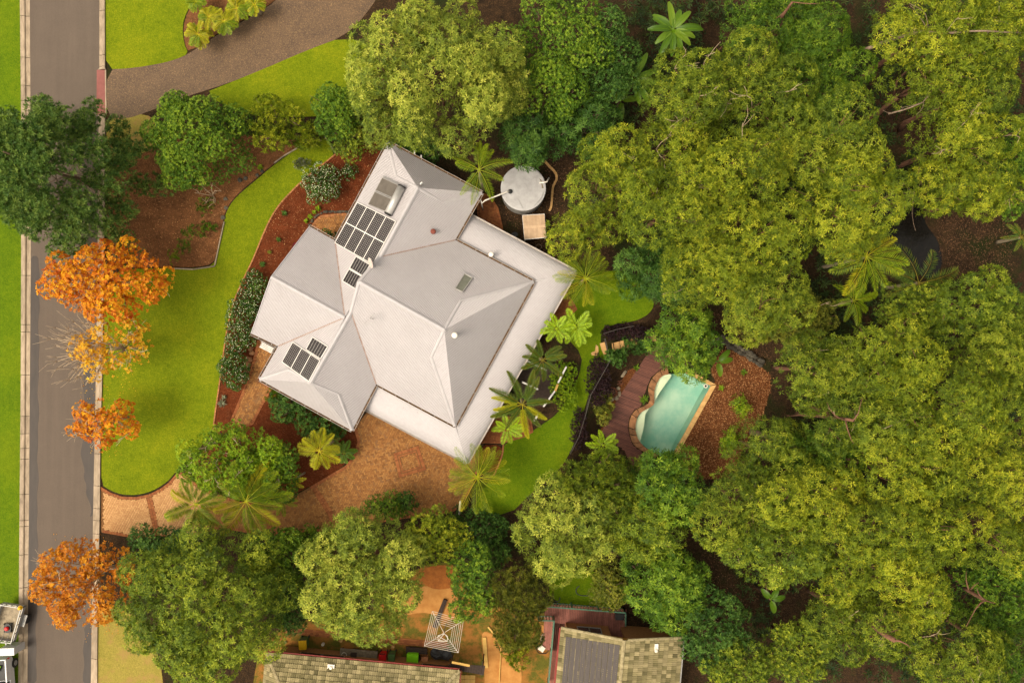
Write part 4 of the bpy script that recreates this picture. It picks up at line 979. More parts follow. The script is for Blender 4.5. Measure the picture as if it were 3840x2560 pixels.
# ---- timber pool deck, board by board
DL = [(1000, -210), (940, -165), (860, -60), (800, 30), (700, 180), (590, 350), (520, 455), (460, 570), (400, 700), (330, 850), (420, 930), (600, 1060), (680, 1240), (760, 1340)]
DR = [(900, 1290), (850, 1105), (750, 1040), (695, 990), (662, 900), (640, 790), (656, 680), (712, 585), (790, 545), (830, 420), (870, 300), (915, 200), (1010, 115), (1150, 60), (1260, -60), (1180, -200)]
DECK = [R2(*p, PZ) for p in DL + DR]
deck = thing('pool_deck', 'curving red-brown timber deck along the pool', 'deck', R2(600, 600, PZ))
ang = math.radians(-21); cu, su = math.cos(ang), math.sin(ang)
loc = [(p.x * cu + p.y * su, -p.x * su + p.y * cu) for p in DECK]
y0, y1 = min(p[1] for p in loc), max(p[1] for p in loc); pw = .112; y = y0 + pw / 2; rr = random.Random(2)
while y < y1:
    xs = []
    for i in range(len(loc)):
        a, b = loc[i], loc[(i + 1) % len(loc)]
        if (a[1] > y) != (b[1] > y): xs.append(a[0] + (y - a[1]) / (b[1] - a[1]) * (b[0] - a[0]))
    xs.sort()
    for xa, xb in zip(xs[::2], xs[1::2]):
        if xb - xa < .15: continue
        cut = [xa] + ([rr.uniform(xa + .6, xb - .6)] if xb - xa > 2.4 else []) + [xb]
        for a, b in zip(cut[:-1], cut[1:]):
            m = (a + b) / 2; mb = MB(); mb.box((m * cu - y * su, m * su + y * cu, PZ + .03 + rr.uniform(0, .006)), b - a - .006, pw - .014, .03, ang); mb.build('deck_board', M['deck_wood'], deck)
    y += pw
mb = MB(); mb.prism(offset_poly(DECK, .1), PZ - .02, PZ + .022); mb.build('joist_frame', M['dark_void'], deck)
# ---- sandstone steps, going down to the right
R1 = lambda x, y, z=0.0: zz(2150, 1000, x, y, z)
steps = thing('garden_steps', 'flight of golden sandstone steps from lawn to pool deck', 'steps', R1(420, 950, 0))
top = [(392, 915), (458, 897), (530, 880), (585, 866), (640, 852), (705, 836), (755, 824), (805, 812), (852, 801), (905, 790), (960, 780)]
bot = [(415, 1000), (478, 988), (550, 965), (604, 958), (655, 948), (722, 925), (772, 905), (822, 897), (868, 889), (915, 880), (972, 872)]
for i in range(len(top) - 1):
    z = -.07 - i * (1.25 / 9); mb = MB()
    P = [R1(*top[i], z), R1(*top[i + 1], z), R1(*bot[i + 1], z), R1(*bot[i], z)]; e = (P[1] - P[0]) * .05
    mb.prism([P[0], P[1] + e, P[2] + e, P[3]], z - .34, z); mb.build('tread', M['sandstone'], steps)
for P, lb in (([(310, 900), (365, 885), (388, 960), (388, 1030), (355, 1032), (335, 985)], 'flat sandstone slab at the head of the garden steps'), ([(265, 915), (292, 935), (296, 1000), (275, 1045), (215, 1040), (208, 1010), (255, 990)], 'flat sandstone slab on the lawn edge beside the tree fern')):
    mb = MB(); mb.prism([R1(*p) for p in P], -.05, .05); tag(mb.build('stone_slab', M['sandstone']), lb, 'stone slab', 'sandstone slabs')
# ---- low pool fence
def fence(label, pts, h=.75, z=None):
    P = [q(x, y, (gz(*q(x, y)[:2]) if z is None else z) + h) for x, y in pts]
    root = thing('pool_fence', label, 'fence', (P[0].x, P[0].y, P[0].z - h), 'pool fences')
    for a, b in zip(P[:-1], P[1:]):
        for dz in (0, -h + .12):
            mb = MB(); mb.bar(a + Vector((0, 0, dz)), b + Vector((0, 0, dz)), .035, .03); mb.build('rail', M['fence_dark'], root)
        L = (b - a).length; k = int(L / .16)
        for i in range(k):
            p = a.lerp(b, (i + .5) / k); mb = MB(); mb.box((p.x, p.y, p.z - h + .1), .012, .012, h - .1); mb.build('picket', M['fence_dark'], root)
    for p in P: mb = MB(); mb.box((p.x, p.y, p.z - h), .05, .05, h + .04); mb.build('post', M['fence_dark'], root)
fence('thin dark metal fence along the lower lawn edge above the pool', [(2270, 1270), (2288, 1352), (2250, 1420), (2216, 1480), (2195, 1560), (2172, 1635), (2140, 1700)])
fence('thin dark metal fence through the purple shrubs above the steps', [(2266, 1250), (2310, 1236), (2375, 1222)])
# ---- fire pit and stones
c = R2(455, 375, gz(*R2(455, 375)[:2]) + .02); c = R2(455, 375, PZ + .05)
t = thing('fire_pit', 'round rusty iron fire bowl ringed by stones near the deck', 'fire pit', c)
mb = MB(); mb.lathe(c, [(.20, 0), (.36, .16), (.40, .30), (.37, .31), (.33, .2), (.18, .06)], 28); mb.build('bowl', M['rust'], t)
mb = MB(); mb.tube([c + Vector((.37 * math.cos(a), .37 * math.sin(a), .31)) for a in np.linspace(0, 6.2832, 29)], .025, 6); mb.build('rim', M['rust'], t)
mb = MB(); mb.lathe(c + Vector((0, 0, .14)), [(.25, 0), (.25, .02)], 20); o = mb.build('ash', M['dark_void'], t)
for k in range(8):
    a = k * .785; mb = MB(); mb.bar(c + Vector((.05 * math.cos(a), .05 * math.sin(a), .2)), c + Vector((.24 * math.cos(a + .2), .24 * math.sin(a + .2), .2)), .035, .03); mb.build('log', M['bark_red'], t)
def stone(mb, c, r, rr, flat=.5):
    n = 7; vs_ = []; 
    for lev, (rz, zz_) in enumerate(((1.0, -.2), (1.05, .25), (.7, .75), (0.0, .9))):
        if rz == 0: vs_.append((c[0], c[1], c[2] + r * flat * zz_)); continue
        for k in range(n):
            a = 2 * math.pi * k / n + rr.uniform(-.25, .25); q_ = r * rz * rr.uniform(.8, 1.15); vs_.append((c[0] + q_ * math.cos(a), c[1] + q_ * .85 * math.sin(a), c[2] + r * flat * zz_ * rr.uniform(.85, 1.1)))
    fs = [(l * n + k, l * n + (k + 1) % n, (l + 1) * n + (k + 1) % n, (l + 1) * n + k) for l in range(2) for k in range(n)] + [(2 * n + k, 2 * n + (k + 1) % n, 3 * n) for k in range(n)]
    mb.add(vs_, fs)
def stones(name, label, pts, rng_, mat, seed, piece='stone', flat=.6, z=None, cat='stone wall'):
    rr = random.Random(seed); root = thing(name, label, cat, pts[0])
    for p in pts:
        zc = p.z if z is None else z; mb = MB(); stone(mb, (p.x + rr.uniform(-.05, .05), p.y + rr.uniform(-.05, .05), zc), rr.uniform(*rng_), rr, flat); mb.build(piece, M[mat], root)
stones('fire_pit_stones', 'ring of rough pale stones round the rusty fire bowl', [c + Vector((r_ * math.cos(a), r_ * math.sin(a), -.05)) for a, r_ in zip(np.linspace(0, 5.8, 12), [.58, .62, .56, .6, .66, .6, .58, .64, .6, .57, .62, .6])], (.13, .22), 'pale_stone', 4, cat='stones')
stones('flagstones', 'loose pale flagstones on the bank above the fire bowl', [R2(x, y, PZ + .08) for x, y in ((450, 245), (400, 310), (420, 280), (520, 190), (560, 165), (370, 350), (380, 440), (600, 150))], (.18, .3), 'pale_stone', 5, flat=.25, cat='stones')
stones('retaining_wall', 'dry-stacked dark stone wall right of the poolside tree', [p.lerp(q_, k / 14) + Vector((0, 0, .1 + .1 * (k % 2))) for (p, q_) in ((R1(1700, 850, PZ), R1(2190, 1155, PZ)),) for k in range(15)] + [p.lerp(q_, k / 12) + Vector((.2, .25, .35)) for (p, q_) in ((R1(1720, 860, PZ), R1(2180, 1150, PZ)),) for k in range(13)], (.16, .26), 'dark_stone', 6)
stones('stone_border', 'dark stone border curving round the small brick-paved nook', [Vector(p) + Vector((0, 0, .06)) for p in resample(chaikin([zz(900, 500, x, y) for x, y in ((825, 1075), (870, 1000), (940, 940), (1040, 918), (1160, 922), (1290, 915))], 2, False), .21)], (.10, .15), 'dark_stone', 7, cat='stones')
stones('stone_border', 'brown boulders between white-flowered hedge and brick path', [zz(850, 1000, x, y, .05) for x, y in ((330, 860), (285, 960), (300, 1010), (265, 1085), (245, 1150), (230, 1210), (215, 1280), (200, 1330))], (.16, .30), 'rock_coping', 8, cat='stones')
stones('stone_border', 'scattered dark rocks along the conifer bed by the lawn', [z2(600, x, y, .04) for x, y in ((2160, 125), (2060, 150), (2200, 90), (1880, 480), (1900, 400), (1890, 330), (2020, 165))], (.14, .26), 'dark_stone', 9, cat='stones')
# firewood stub and timber post near the pool
for x, y, w_ in ((500, 262, 'leftmost'), (515, 285, 'lower left'), (535, 255, 'topmost'), (545, 290, 'rightmost')):
    mb = MB(); mb.bar(R2(x, y, PZ + .1), R2(x + 40, y - 18, PZ + .1), .08, .07); tag(mb.build('firewood', M['rust']), w_ + ' short split log in the small pile above the fire bowl', 'firewood', 'split logs by the fire bowl')
# ---- white deck railing by the plumed palms
E_ = lambda x, y, z=0.0: zz(1500, 1300, x, y, z)
t = thing('side_deck', 'dark timber side deck with white rails under the plumed palms', 'deck', E_(1700, 350, 0))
DK = [E_(*p, .45) for p in [(1440, 260), (1500, 160), (1975, 215), (1860, 450), (1690, 720), (1560, 640), (1330, 520)]]
mb = MB(); mb.prism(DK, .1, .36); mb.build('frame', M['old_timber'], t)
d0 = (DK[4] - DK[2]).normalized(); s0 = Vector((d0.y, -d0.x, 0)); aw = math.atan2(s0.y, s0.x); lo2 = [((p - DK[0]).dot(d0), (p - DK[0]).dot(s0)) for p in DK]; yv = min(a for a, _ in lo2) + .06
while yv < max(a for a, _ in lo2):
    xs = sorted(lo2[i][1] + (yv - lo2[i][0]) / (lo2[(i + 1) % 7][0] - lo2[i][0]) * (lo2[(i + 1) % 7][1] - lo2[i][1]) for i in range(7) if (lo2[i][0] > yv) != (lo2[(i + 1) % 7][0] > yv))
    if len(xs) >= 2 and xs[-1] - xs[0] > .2:
        m = DK[0] + d0 * yv + s0 * ((xs[0] + xs[-1]) / 2); mb = MB(); mb.box((m.x, m.y, .365), xs[-1] - xs[0], .10, .03, aw); mb.build('deck_board', M['old_timber'], t)
    yv += .115
for a, b in (((1490, 165), (1720, 275)), ((1955, 235), (1860, 420)), ((1820, 520), (1690, 700)), ((1440, 415), (1620, 500)), ((1620, 800), (1580, 870))):
    mb = MB(); mb.bar(E_(*a, 1.25), E_(*b, 1.25), .12, .06); mb.build('top_rail', M['white_paint'], t)
    mb = MB(); mb.bar(E_(*a, .55), E_(*b, .55), .05, .06); mb.build('bottom_rail', M['white_paint'], t)
    for k in range(4):
        p = E_(*a, 1.2).lerp(E_(*b, 1.2), k / 3); mb = MB(); mb.box((p.x, p.y, .36), .07, .07, .86); mb.build('post', M['white_paint'], t)
mb = MB(); mb.bar(E_(1855, 440, 1.3), E_(1825, 520, 1.3), .16, .05); mb.build('capping', M['new_timber'], t)
mb = MB(); a_ = zz(1200, 1500, 1650, 1190, 2.4); b_ = zz(1200, 1500, 1636, 1340, 0.9); mb.tube([Vector((b_.x, b_.y, .0)), b_, a_], .07, 10); tag(mb.build('garden_pole', M['cowl_white'], None, True), 'leaning white pole under the palm at the forecourt corner', 'pole')

# ================================================================ neighbours
def tile_mesh(mat, tv, w, l):
    mb = MB(); mb.tv = tv; t = .03
    xs = [(-.5, 0), (-.25, .028), (0, .012), (.25, .028), (.5, 0)]
    vs_ = [(x * w, -l * .5, z + t + .045) for x, z in xs] + [(x * w, l * .5, z + t - .012) for x, z in xs] + [(x * w, -l * .5, -.01) for x, z in xs]
    fs = [(k, k + 1, 6 + k, 5 + k) for k in range(4)] + [(10 + k, 11 + k, k + 1, k) for k in range(4)] + [(10, 0, 5), (14, 9, 4)]
    mb.add(vs_, fs); return mb
def tiled(parent, quad, seed, nparts, tw=.30, tl=.34, mat='roof_tile', near=None, clip=None):
    """quad: eave-left, eave-right, ridge-right, ridge-left (world)"""
    rr = random.Random(seed); e0, e1, r1, r0 = (Vector(p) for p in quad)
    ux = (e1 - e0).normalized(); up = (r0 - e0); up = (up - ux * up.dot(ux)); n = int(up.length / (tl * .88)); up.normalize(); nz = ux.cross(up); tx = ux
    if nz.z < 0: nz = -nz; tx = -ux
    rot = Matrix((tx, up, nz)).transposed(); items = []
    P2 = [((p - e0).dot(ux), (p - e0).dot(up)) for p in (e0, e1, r1, r0)]
    x0, x1 = min(p[0] for p in P2), max(p[0] for p in P2)
    nxt = int((x1 - x0) / tw)
    for j in range(n + 1):
        for i in range(nxt + 1):
            lx, ly = x0 + (i + .5) * tw + (.5 * tw if j % 2 and tw > .35 else 0), (j + .5) * tl * .88
            if inside(np.array([lx]), np.array([ly]), P2)[0]:
                p = e0 + ux * lx + up * ly + nz * rr.uniform(0, .008)
                if clip is None or clip(p): items.append(p)
    if near is not None: items.sort(key=lambda p: (p - near).length)
    cache = {}; o_ = ORI[parent.name]; big = MB(); big.tv = 0.0
    for k, p in enumerate(items):
        tv = rr.randrange(8) / 7
        if k < nparts:
            if tv not in cache:
                mb = tile_mesh(mat, tv, tw, tl); me = bpy.data.meshes.new('roof_tile'); me.from_pydata(mb.v, [], mb.f); me.update()
                a = me.attributes.new('tint', 'FLOAT', 'POINT'); a.data.foreach_set('value', np.full(len(mb.v), tv, np.float32)); me.materials.append(M[mat]); cache[tv] = me
            o = bpy.data.objects.new('roof_tile', cache[tv]); link(o, parent); o.location = p - o_; o.rotation_euler = (rot @ Matrix.Rotation(rr.uniform(-.02, .02), 3, 'Z')).to_euler()
        else:
            mb = tile_mesh(mat, tv, tw, tl); big.tv = tv; big.add([p + rot @ Vector(x) for x in mb.v], mb.f)
    if big.v: o = big.build('roof_tile_field', M[mat], parent); o['kind'] = 'stuff'
    u = MB(); u.add([p - nz * .03 for p in (e0, e1, r1, r0)], [(0, 1, 2, 3)]); u.build('sarking', M['dark_void'], parent)
# ---- bottom centre house
n1e0, n1e1 = q(1000, 2446, 2.9), q(1723, 2513, 2.9)
ux = (n1e1 - n1e0).normalized(); dn = Vector((ux.y, -ux.x, 0))
h1 = thing('tiled_house', 'long olive-tiled neighbour house with red gutter at the bottom edge', 'house', Vector((n1e0.x, n1e0.y, 0)))
hl = n1e0 - ux * 1.0
R0, R1_ = n1e0 + dn * 4.2 + Vector((0, 0, 2.0)) + ux * 3.2, n1e1 + dn * 4.2 + Vector((0, 0, 2.0)) - ux * 4.2
tiled(h1, (n1e0, n1e1, R1_, R0), 1, 300, near=q(1360, 2490, 2.9))
# right hip face and left hip face
ce = n1e1 + dn * 8.4; tiled(h1, (n1e1, ce, R1_, R1_ + dn * .01), 2, 30, near=n1e1)
wl = n1e0 + dn * 8.4; tiled(h1, (wl, n1e0, R0, R0 + dn * .01), 3, 60, near=n1e0)
tiled(h1, (ce, wl, R0, R1_), 9, 0)
def hipcaps(parent, a, b, mat='tile_cap', w=.26, l=.40):
    P = resample([a, b], l)
    for p0, p1 in zip(P[:-1], P[1:]):
        d = (p1 - p0).normalized(); s = d.cross(Vector((0, 0, 1))).normalized(); mb = MB(); vs_ = []
        for p, lift in ((p0 - d * .03, .075), (p1, .05)):
            for k in range(5):
                a_ = math.pi * k / 4; vs_.append(p + s * (math.cos(a_) * w / 2) + Vector((0, 0, lift + math.sin(a_) * .07 - .03)))
        mb.add(vs_, [(k, k + 1, k + 6, k + 5) for k in range(4)] + [(4, 3, 2, 1, 0)]); mb.build('hip_cap', M[mat], parent)
hipcaps(h1, n1e1, R1_); hipcaps(h1, n1e0, R0); hipcaps(h1, R0, R1_)
mb = MB(); mb.bar(n1e0 - dn * .09 - Vector((0, 0, .06)), n1e1 - dn * .09 - Vector((0, 0, .06)), .10, .10); mb.build('gutter', M['red_gutter'], h1)
mb = MB(); mb.bar(n1e1 + ux * .09 - Vector((0, 0, .06)), ce + ux * .09 - Vector((0, 0, .06)), .10, .10); mb.build('gutter', M['red_gutter'], h1)
i0, i1 = n1e0 + dn * .55 + ux * .5, n1e1 + dn * .55 - ux * .5; i2, i3 = ce - dn * .55 - ux * .5, wl - dn * .55 + ux * .5
mb = MB(); mb.prism([i0, i1, i2, i3], 0, 2.75); mb.build('wall', M['brick_wall'], h1)
for x, w in ((1150, 60), (1220, 130), (1640, 110)):
    p = q(x, 2460, 1.7); cpt = n1e0 + ux * ((p - n1e0).dot(ux)) + dn * .53; cpt.z = 1.0
    mb = MB(); mb.frame(cpt, ux, dn, (0, 0, 1), w * .02, .06, 1.15); f = mb.build('window', M['aluminium'], h1)
    mb = MB(); mb.frame(cpt - dn * .025 + Vector((0, 0, .06)), ux, dn, (0, 0, 1), w * .02 - .1, .05, 1.0); mb.build('pane', M['window_glass'], f)
p = zz(900, 2060, 1070, 1375, 3.2); mb = MB(); mb.box(p + Vector((0, 0, -.05)), .5, .36, .1, math.atan2(ux.y, ux.x)); f = mb.build('roof_hatch', M['basin_white'], h1); mb = MB(); mb.lathe(p + Vector((0, -.05, .04)), [(.12, 0), (.10, .1)], 12); mb.build('vent_cap', M['basin_white'], f)
# pergola slats at its right end
G4 = lambda x, y, z=0.0: zz(1500, 2060, x, y, z)
t = thing('patio_cover', 'dark weathered slatted patio cover at the end of the long tiled house', 'patio cover', G4(780, 1420, 0))
for k in range(14):
    a = G4(590, 1345, 2.3).lerp(G4(985, 1360, 2.3), k / 13); b = G4(585, 1400, 2.3).lerp(G4(965, 1470, 2.3), k / 13)
    mb = MB(); mb.bar(a, b, .22, .03); mb.build('slat', M['old_timber'], t)
for x, y in ((600, 1350), (975, 1365), (960, 1465), (700, 1470)):
    p = G4(x, y, 2.28); mb = MB(); mb.box((p.x, p.y, 0), .08, .08, 2.27); mb.build('post', M['white_paint'] if x == 960 else M['old_timber'], t)
for a, b, lb in (((700, 1480), (765, 1568), 'left'), ((768, 1480), (835, 1568), 'right')):
    pass
tl = thing('patio_tiles', 'square yellow paving slabs in the corner by the patio cover', 'paving', G4(760, 1520, 0))
for i in range(3):
    for j in range(4):
        p = G4(730 + i * 62, 1495 + j * 50, .0); mb = MB(); mb.box((p.x, p.y, -.02), .38, .30, .06, -.08); mb.build('slab', M['new_timber'], tl)
for a, b, w, lb in (((990, 1028), (1016, 1385), .28, 'yellow timber plank on the sandy strip beside the clothesline'), ((1035, 905), (1190, 1085), .12, 'thin timber edging angling toward the olive tree'), ((1190, 1090), (1165, 1568), .07, 'thin timber edging along the sandy strip'), ((610, 1320), (820, 1360), .16, 'pale timber beam lying on the patio cover edge')):
    zc = .08 if w != .16 else 2.42
    mb = MB(); mb.bar(G4(*a, zc), G4(*b, zc), w, .10); tag(mb.build('timber_plank', M['new_timber']), lb, 'plank')
mb = MB(); mb.bar(G4(535, 585, .12), G4(405, 910, .12), .30, .2); tag(mb.build('old_sleeper', M['old_timber']), 'dark weathered sleeper lying under the clothesline', 'sleeper')
# yard bits
def wheelie(label, px, py, mat, rot=0.05, w=.58, l=.72, hh=1.05):
    p = q(px, py, hh); p.z = 0; t = thing('wheelie_bin', label, 'bin', p, 'wheelie bins'); R_ = Matrix.Rotation(rot, 3, 'Z')
    mb = MB(); vs_ = []
    for z, k in ((.05, .78), (hh - .1, 1.0)):
        for x, y in ((-1, -1), (1, -1), (1, 1), (-1, 1)): vs_.append(p + R_ @ Vector((x * w / 2 * k * .94, y * l / 2 * k * .94, z)))
    mb.add(vs_, [(3, 2, 1, 0), (4, 5, 6, 7), (0, 1, 5, 4), (1, 2, 6, 5), (2, 3, 7, 6), (3, 0, 4, 7)]); mb.build('body', M['bin_green'] if mat != 'bin_red' else M['bin_red'], t)
    mb = MB(); P = [(-.5, -.42), (-.42, -.5), (.42, -.5), (.5, -.42), (.5, .45), (-.5, .45)]
    mb.prism([p + R_ @ Vector((x * w, y * l, 0)) for x, y in P], hh - .1, hh - .04); mb.prism([p + R_ @ Vector((x * w * .86, y * l * .86, 0)) for x, y in P], hh - .04, hh); mb.build('lid', M[mat], t)
    mb = MB(); mb.bar(p + R_ @ Vector((-w * .4, l * .52, hh - .08)), p + R_ @ Vector((w * .4, l * .52, hh - .08)), .04, .04); mb.build('handle', M['black_plastic'], t)
    for s in (-1, 1): mb = MB(); mb.tube([p + R_ @ Vector((s * w * .4, l * .4, .1)), p + R_ @ Vector((s * w * .5, l * .4, .1))], .1, 12); mb.build('wheel', M['tyre'], t)
wheelie('wheelie bin with bright yellow lid on the paving', 1134, 2418, 'bin_yellow'); wheelie('red wheelie bin against the long tiled house', 1433, 2471, 'bin_red', -.02, .55); wheelie('dull green wheelie bin next to the red bin', 1467, 2470, 'bin_green', -.02, .5)
t = thing('storage_box', 'bright lime-green box lid against the long tiled house', 'box', q(1548, 2474, 0))
p = q(1546, 2474, .9); mb = MB(); mb.box((p.x, p.y, 0), .80, .80, .82, -.04); mb.build('body', M['lime'], t); mb = MB(); mb.box((p.x, p.y, .822), .86, .88, .07, -.04); mb.build('lid', M['lime'], t)
mb = MB(); mb.box(q(1570, 2472, .6) - Vector((0, 0, .6)), .1, .3, .62, -.04); mb.build('latch', M['old_timber'], t)
def crate(label, px, py, sx, sy, h, mat, name='crate', rot=-.05):
    p = q(px, py, h); t = thing(name, label, 'box', Vector((p.x, p.y, 0))); mb = MB(); mb.box((p.x, p.y, .01), sx, sy, h - .04, rot); mb.build('body', M[mat], t); mb = MB(); mb.box((p.x, p.y, h - .03), sx + .03, sy + .03, .03, rot); mb.build('lid', M[mat], t)
crate('flat peach-coloured box right of the lime-green box', 1592, 2474, .45, .42, .5, 'peach')
crate('pale grey equipment box wrapped in black cable beside the deck', 2031, 2431, .42, .36, .5, 'basin_white', 'equipment_box', -.6)
mb = MB(); c = q(2035, 2425, .1); mb.tube([c + Vector(((.52 + .05 * math.sin(3 * a)) * math.cos(a), (.5 + .06 * math.cos(2 * a)) * math.sin(a), .03 + .006 * a)) for a in np.linspace(0, 18, 70)], .022, 6); tag(mb.build('cable_coil', M['black_plastic']), 'loops of black cable round the grey equipment box', 'cable')
t = thing('timber_stack', 'stack of dark weathered boards above the lime-green box', 'timber stack', G4(200, 1170, 0))
for k in range(4): mb = MB(); mb.bar(G4(72, 1145 + k * 17, .3), G4(315 + 8 * (k % 2), 1165 + k * 17, .3), .10, .2 + .03 * k); mb.build('board', M['old_timber'], t)
mb = MB(); rr = random.Random(3); c = G4(490, 1225, .0); vs_ = []
for z, k in ((0, 1.0), (.18, .9), (.32, .55), (.36, .15)):
    for i in range(14): a = i * 6.2832 / 14; r_ = (.85 if abs(math.cos(a)) > .5 else .55) * k * rr.uniform(.8, 1.15); vs_.append((c.x + r_ * math.cos(a), c.y + r_ * .65 * math.sin(a), z * rr.uniform(.8, 1.2)))
mb.add(vs_, [(l * 14 + i, l * 14 + (i + 1) % 14, (l + 1) * 14 + (i + 1) % 14, (l + 1) * 14 + i) for l in range(3) for i in range(14)] + [tuple(42 + i for i in range(14))]); tag(mb.build('tarpaulin', M['tarp']), 'crumpled dark grey tarpaulin below the clothesline', 'tarpaulin')
def disc(name, label, px, py, r, h, mat, cat, mat2=None):
    p = q(px, py, h); mb = MB(); pr = [(r * .9, 0), (r, h * .8), (r, h), (r * .86, h), (r * .8, h * .75), (.02, h * .72)]; mb.lathe((p.x, p.y, 0), pr, 20); tag(mb.build(name, M[mat]), label, cat)
disc('stump', 'small pale stump left of the yellow-lidded bin', 1069, 2408, .1, .15, 'pale_stone', 'stump'); disc('plant_pot', 'small white pot on the paving right of the yellow-lidded bin', 1210, 2416, .11, .25, 'basin_white', 'pot'); disc('plant_pot', 'small orange pot under the olive-yellow tree', 1278, 2401, .13, .25, 'sandstone', 'pot'); disc('plant_pot', 'small orange pot on the dirt above the green bin', 1473, 2425, .12, .25, 'sandstone', 'pot'); disc('basin', 'round white basin on the bench beside the long tiled house', 1290, 2455, .2, .8, 'basin_white', 'basin'); disc('concrete_lid', 'round grey concrete lid half hidden by the green railing', 2052, 2394, .52, .12, 'pale_stone', 'lid')
t = thing('workbench', 'cluttered low bench against the long tiled house', 'bench', q(1340, 2460, 0))
mb = MB(); mb.bar(q(1275, 2444, .75), q(1415, 2456, .75), .62, .04); mb.build('top', M['pale_stone'], t)
for x, y in ((1280, 2440), (1410, 2450), (1280, 2456), (1410, 2464)): p = q(x, y, .7); mb = MB(); mb.box((p.x, p.y, 0), .07, .07, .72); mb.build('leg', M['old_timber'], t)
crate('dark tool box on the cluttered bench', 1325, 2456, .42, .3, .95, 'old_timber', 'tool_box')
for dx, dy, r in ((0, 0, .16),): 
    p = q(1375, 2470, .4); t = thing('garden_tool_pile', 'heap of black garden tools beside the red bin', 'tools', Vector((p.x, p.y, 0)))
    rr = random.Random(8)
    for k in range(7): a = rr.uniform(0, 6.3); d = Vector((math.cos(a), math.sin(a), rr.uniform(-.1, .3))) * rr.uniform(.3, .55); mb = MB(); mb.bar(p + Vector((rr.uniform(-.2, .2), rr.uniform(-.1, .1), 0)) - d * .5, p + d * .6, .06, .06); mb.build('handle', M['black_plastic'], t)
    mb = MB(); mb.box((p.x, p.y, 0), .5, .32, .36, .2); mb.build('bag', M['tarp'], t)
sb = thing('paving_strip', 'row of reddish brick pavers along the long tiled house', 'paving', q(1100, 2440, 0))
pts = []
for j in range(4):
    off = -.42 - .12 * j
    pts += course([Vector((n1e0.x, n1e0.y, 0)) + dn * off + ux * (.2 + .06 * (j % 2)), Vector((n1e1.x, n1e1.y, 0)) + dn * off - ux * 1.0], False, z=.02)
lay(sb, pts, M['paver_red'], 220, 9)
# ---- rotary clothesline
cz_ = 2.0; C0 = [G4(*p, cz_) for p in ((380, 722), (745, 830), (685, 1210), (285, 1130))]; cc = G4(515, 985, cz_ - .1)
t = thing('rotary_clothesline', 'square rotary clothesline with pale wires over the sandy yard', 'clothesline', Vector((cc.x, cc.y, 0)))
mb = MB(); mb.tube([Vector((cc.x, cc.y, 0)), cc], .03, 8); mb.build('mast', M['chrome'], t)
for p in C0: mb = MB(); mb.bar(cc - Vector((0, 0, .15)), p, .03, .03); mb.build('arm', M['wire'], t)
for k in range(6):
    s = 1 - k * .11
    for i in range(4):
        a, b = cc.lerp(C0[i], s), cc.lerp(C0[(i + 1) % 4], s); mb = MB(); mb.bar(a, b, .022, .014); mb.build('line', M['wire'], t)
H0 = [G4(*p, 1.3) for p in ((445, 1010), (520, 985), (560, 1020), (555, 1075), (450, 1070))]
mb = MB()
for i in range(5): mb.bar(H0[i], H0[(i + 1) % 5], .045, .04)
mb.bar(H0[0], H0[3], .04, .03); mb.bar(H0[1], H0[4], .04, .03); mb.build('hub_frame', M['basin_white'], t)
# ---- bottom right house
G5 = lambda x, y, z=0.0: zz(2000, 2060, x, y, z)
EZ, RZ = 3.3, 4.9
nw, ap, ne = G5(330, 915, EZ), G5(1065, 1065, RZ), G5(1755, 1030, EZ)
sdir = (G5(270, 1568, EZ) - nw).normalized(); Lb = 9.0
h2 = thing('gabled_tiled_house', 'mossy tiled gabled house with black pool-heating mat', 'house', Vector((ap.x, ap.y, 0)))
sw_, as_, se_ = nw + sdir * Lb, ap + sdir * Lb, ne + sdir * Lb
tiled(h2, (se_, ne, ap, as_)[:0] or (ne, se_, as_, ap), 5, 300, tw=.28, tl=.44, near=G5(1400, 1250, 4))
tiled(h2, (sw_, nw, ap, as_), 6, 120, near=nw)
hipcaps(h2, ap, as_); hipcaps(h2, nw + Vector((0, 0, .02)), ap, w=.22); hipcaps(h2, ne + Vector((0, 0, .02)), ap, w=.22)
mt0 = [G5(375, 985, 3.5), G5(1040, 1125, 4.85), G5(1010, 1568, 4.85), G5(325, 1568, 3.45)]
nl = ((ap - nw).cross(sdir)).normalized(); nl = nl if nl.z > 0 else -nl
mat_root = thing('pool_heating_mat', 'black ribbed pool-heating mat on the mossy tiled roof', 'solar mat', Vector((mt0[0].x, mt0[0].y, mt0[0].z)))
ua = (ap - nw).normalized()
for k in range(10):
    s0, s1 = .095 + k * .086, .095 + (k + 1) * .086 - .006
    A_ = nw.lerp(ap, s0); B_ = nw.lerp(ap, s1); o0 = .42 + .0 * k; mb = MB()
    A0, B0 = A_ + sdir * (.55 - .2 * s0) + nl * .10, B_ + sdir * (.55 - .2 * s1) + nl * .10; A1, B1 = A_ + sdir * 8 + nl * .10, B_ + sdir * 8 + nl * .10
    dz = nl * -.04; mb.add([A0, B0, B1, A1, A0 + dz, B0 + dz, B1 + dz, A1 + dz], [(3, 2, 1, 0), (0, 1, 5, 4), (1, 2, 6, 5), (2, 3, 7, 6), (3, 0, 4, 7)]); mb.build('mat_strip', M['mat_black'], mat_root)
p = G5(1440, 1150, 4.0); vt = thing('roof_vent', 'small white plastic vent on the mossy tiled roof', 'vent', p); mb = MB(); mb.box(p + Vector((0, .1, -.05)), .3, .42, .2); mb.build('base', M['basin_white'], vt); mb = MB(); mb.lathe(p + Vector((0, -.15, .12)), [(.12, 0), (.13, .08), (.05, .14)], 12); mb.build('cowl', M['basin_white'], vt)
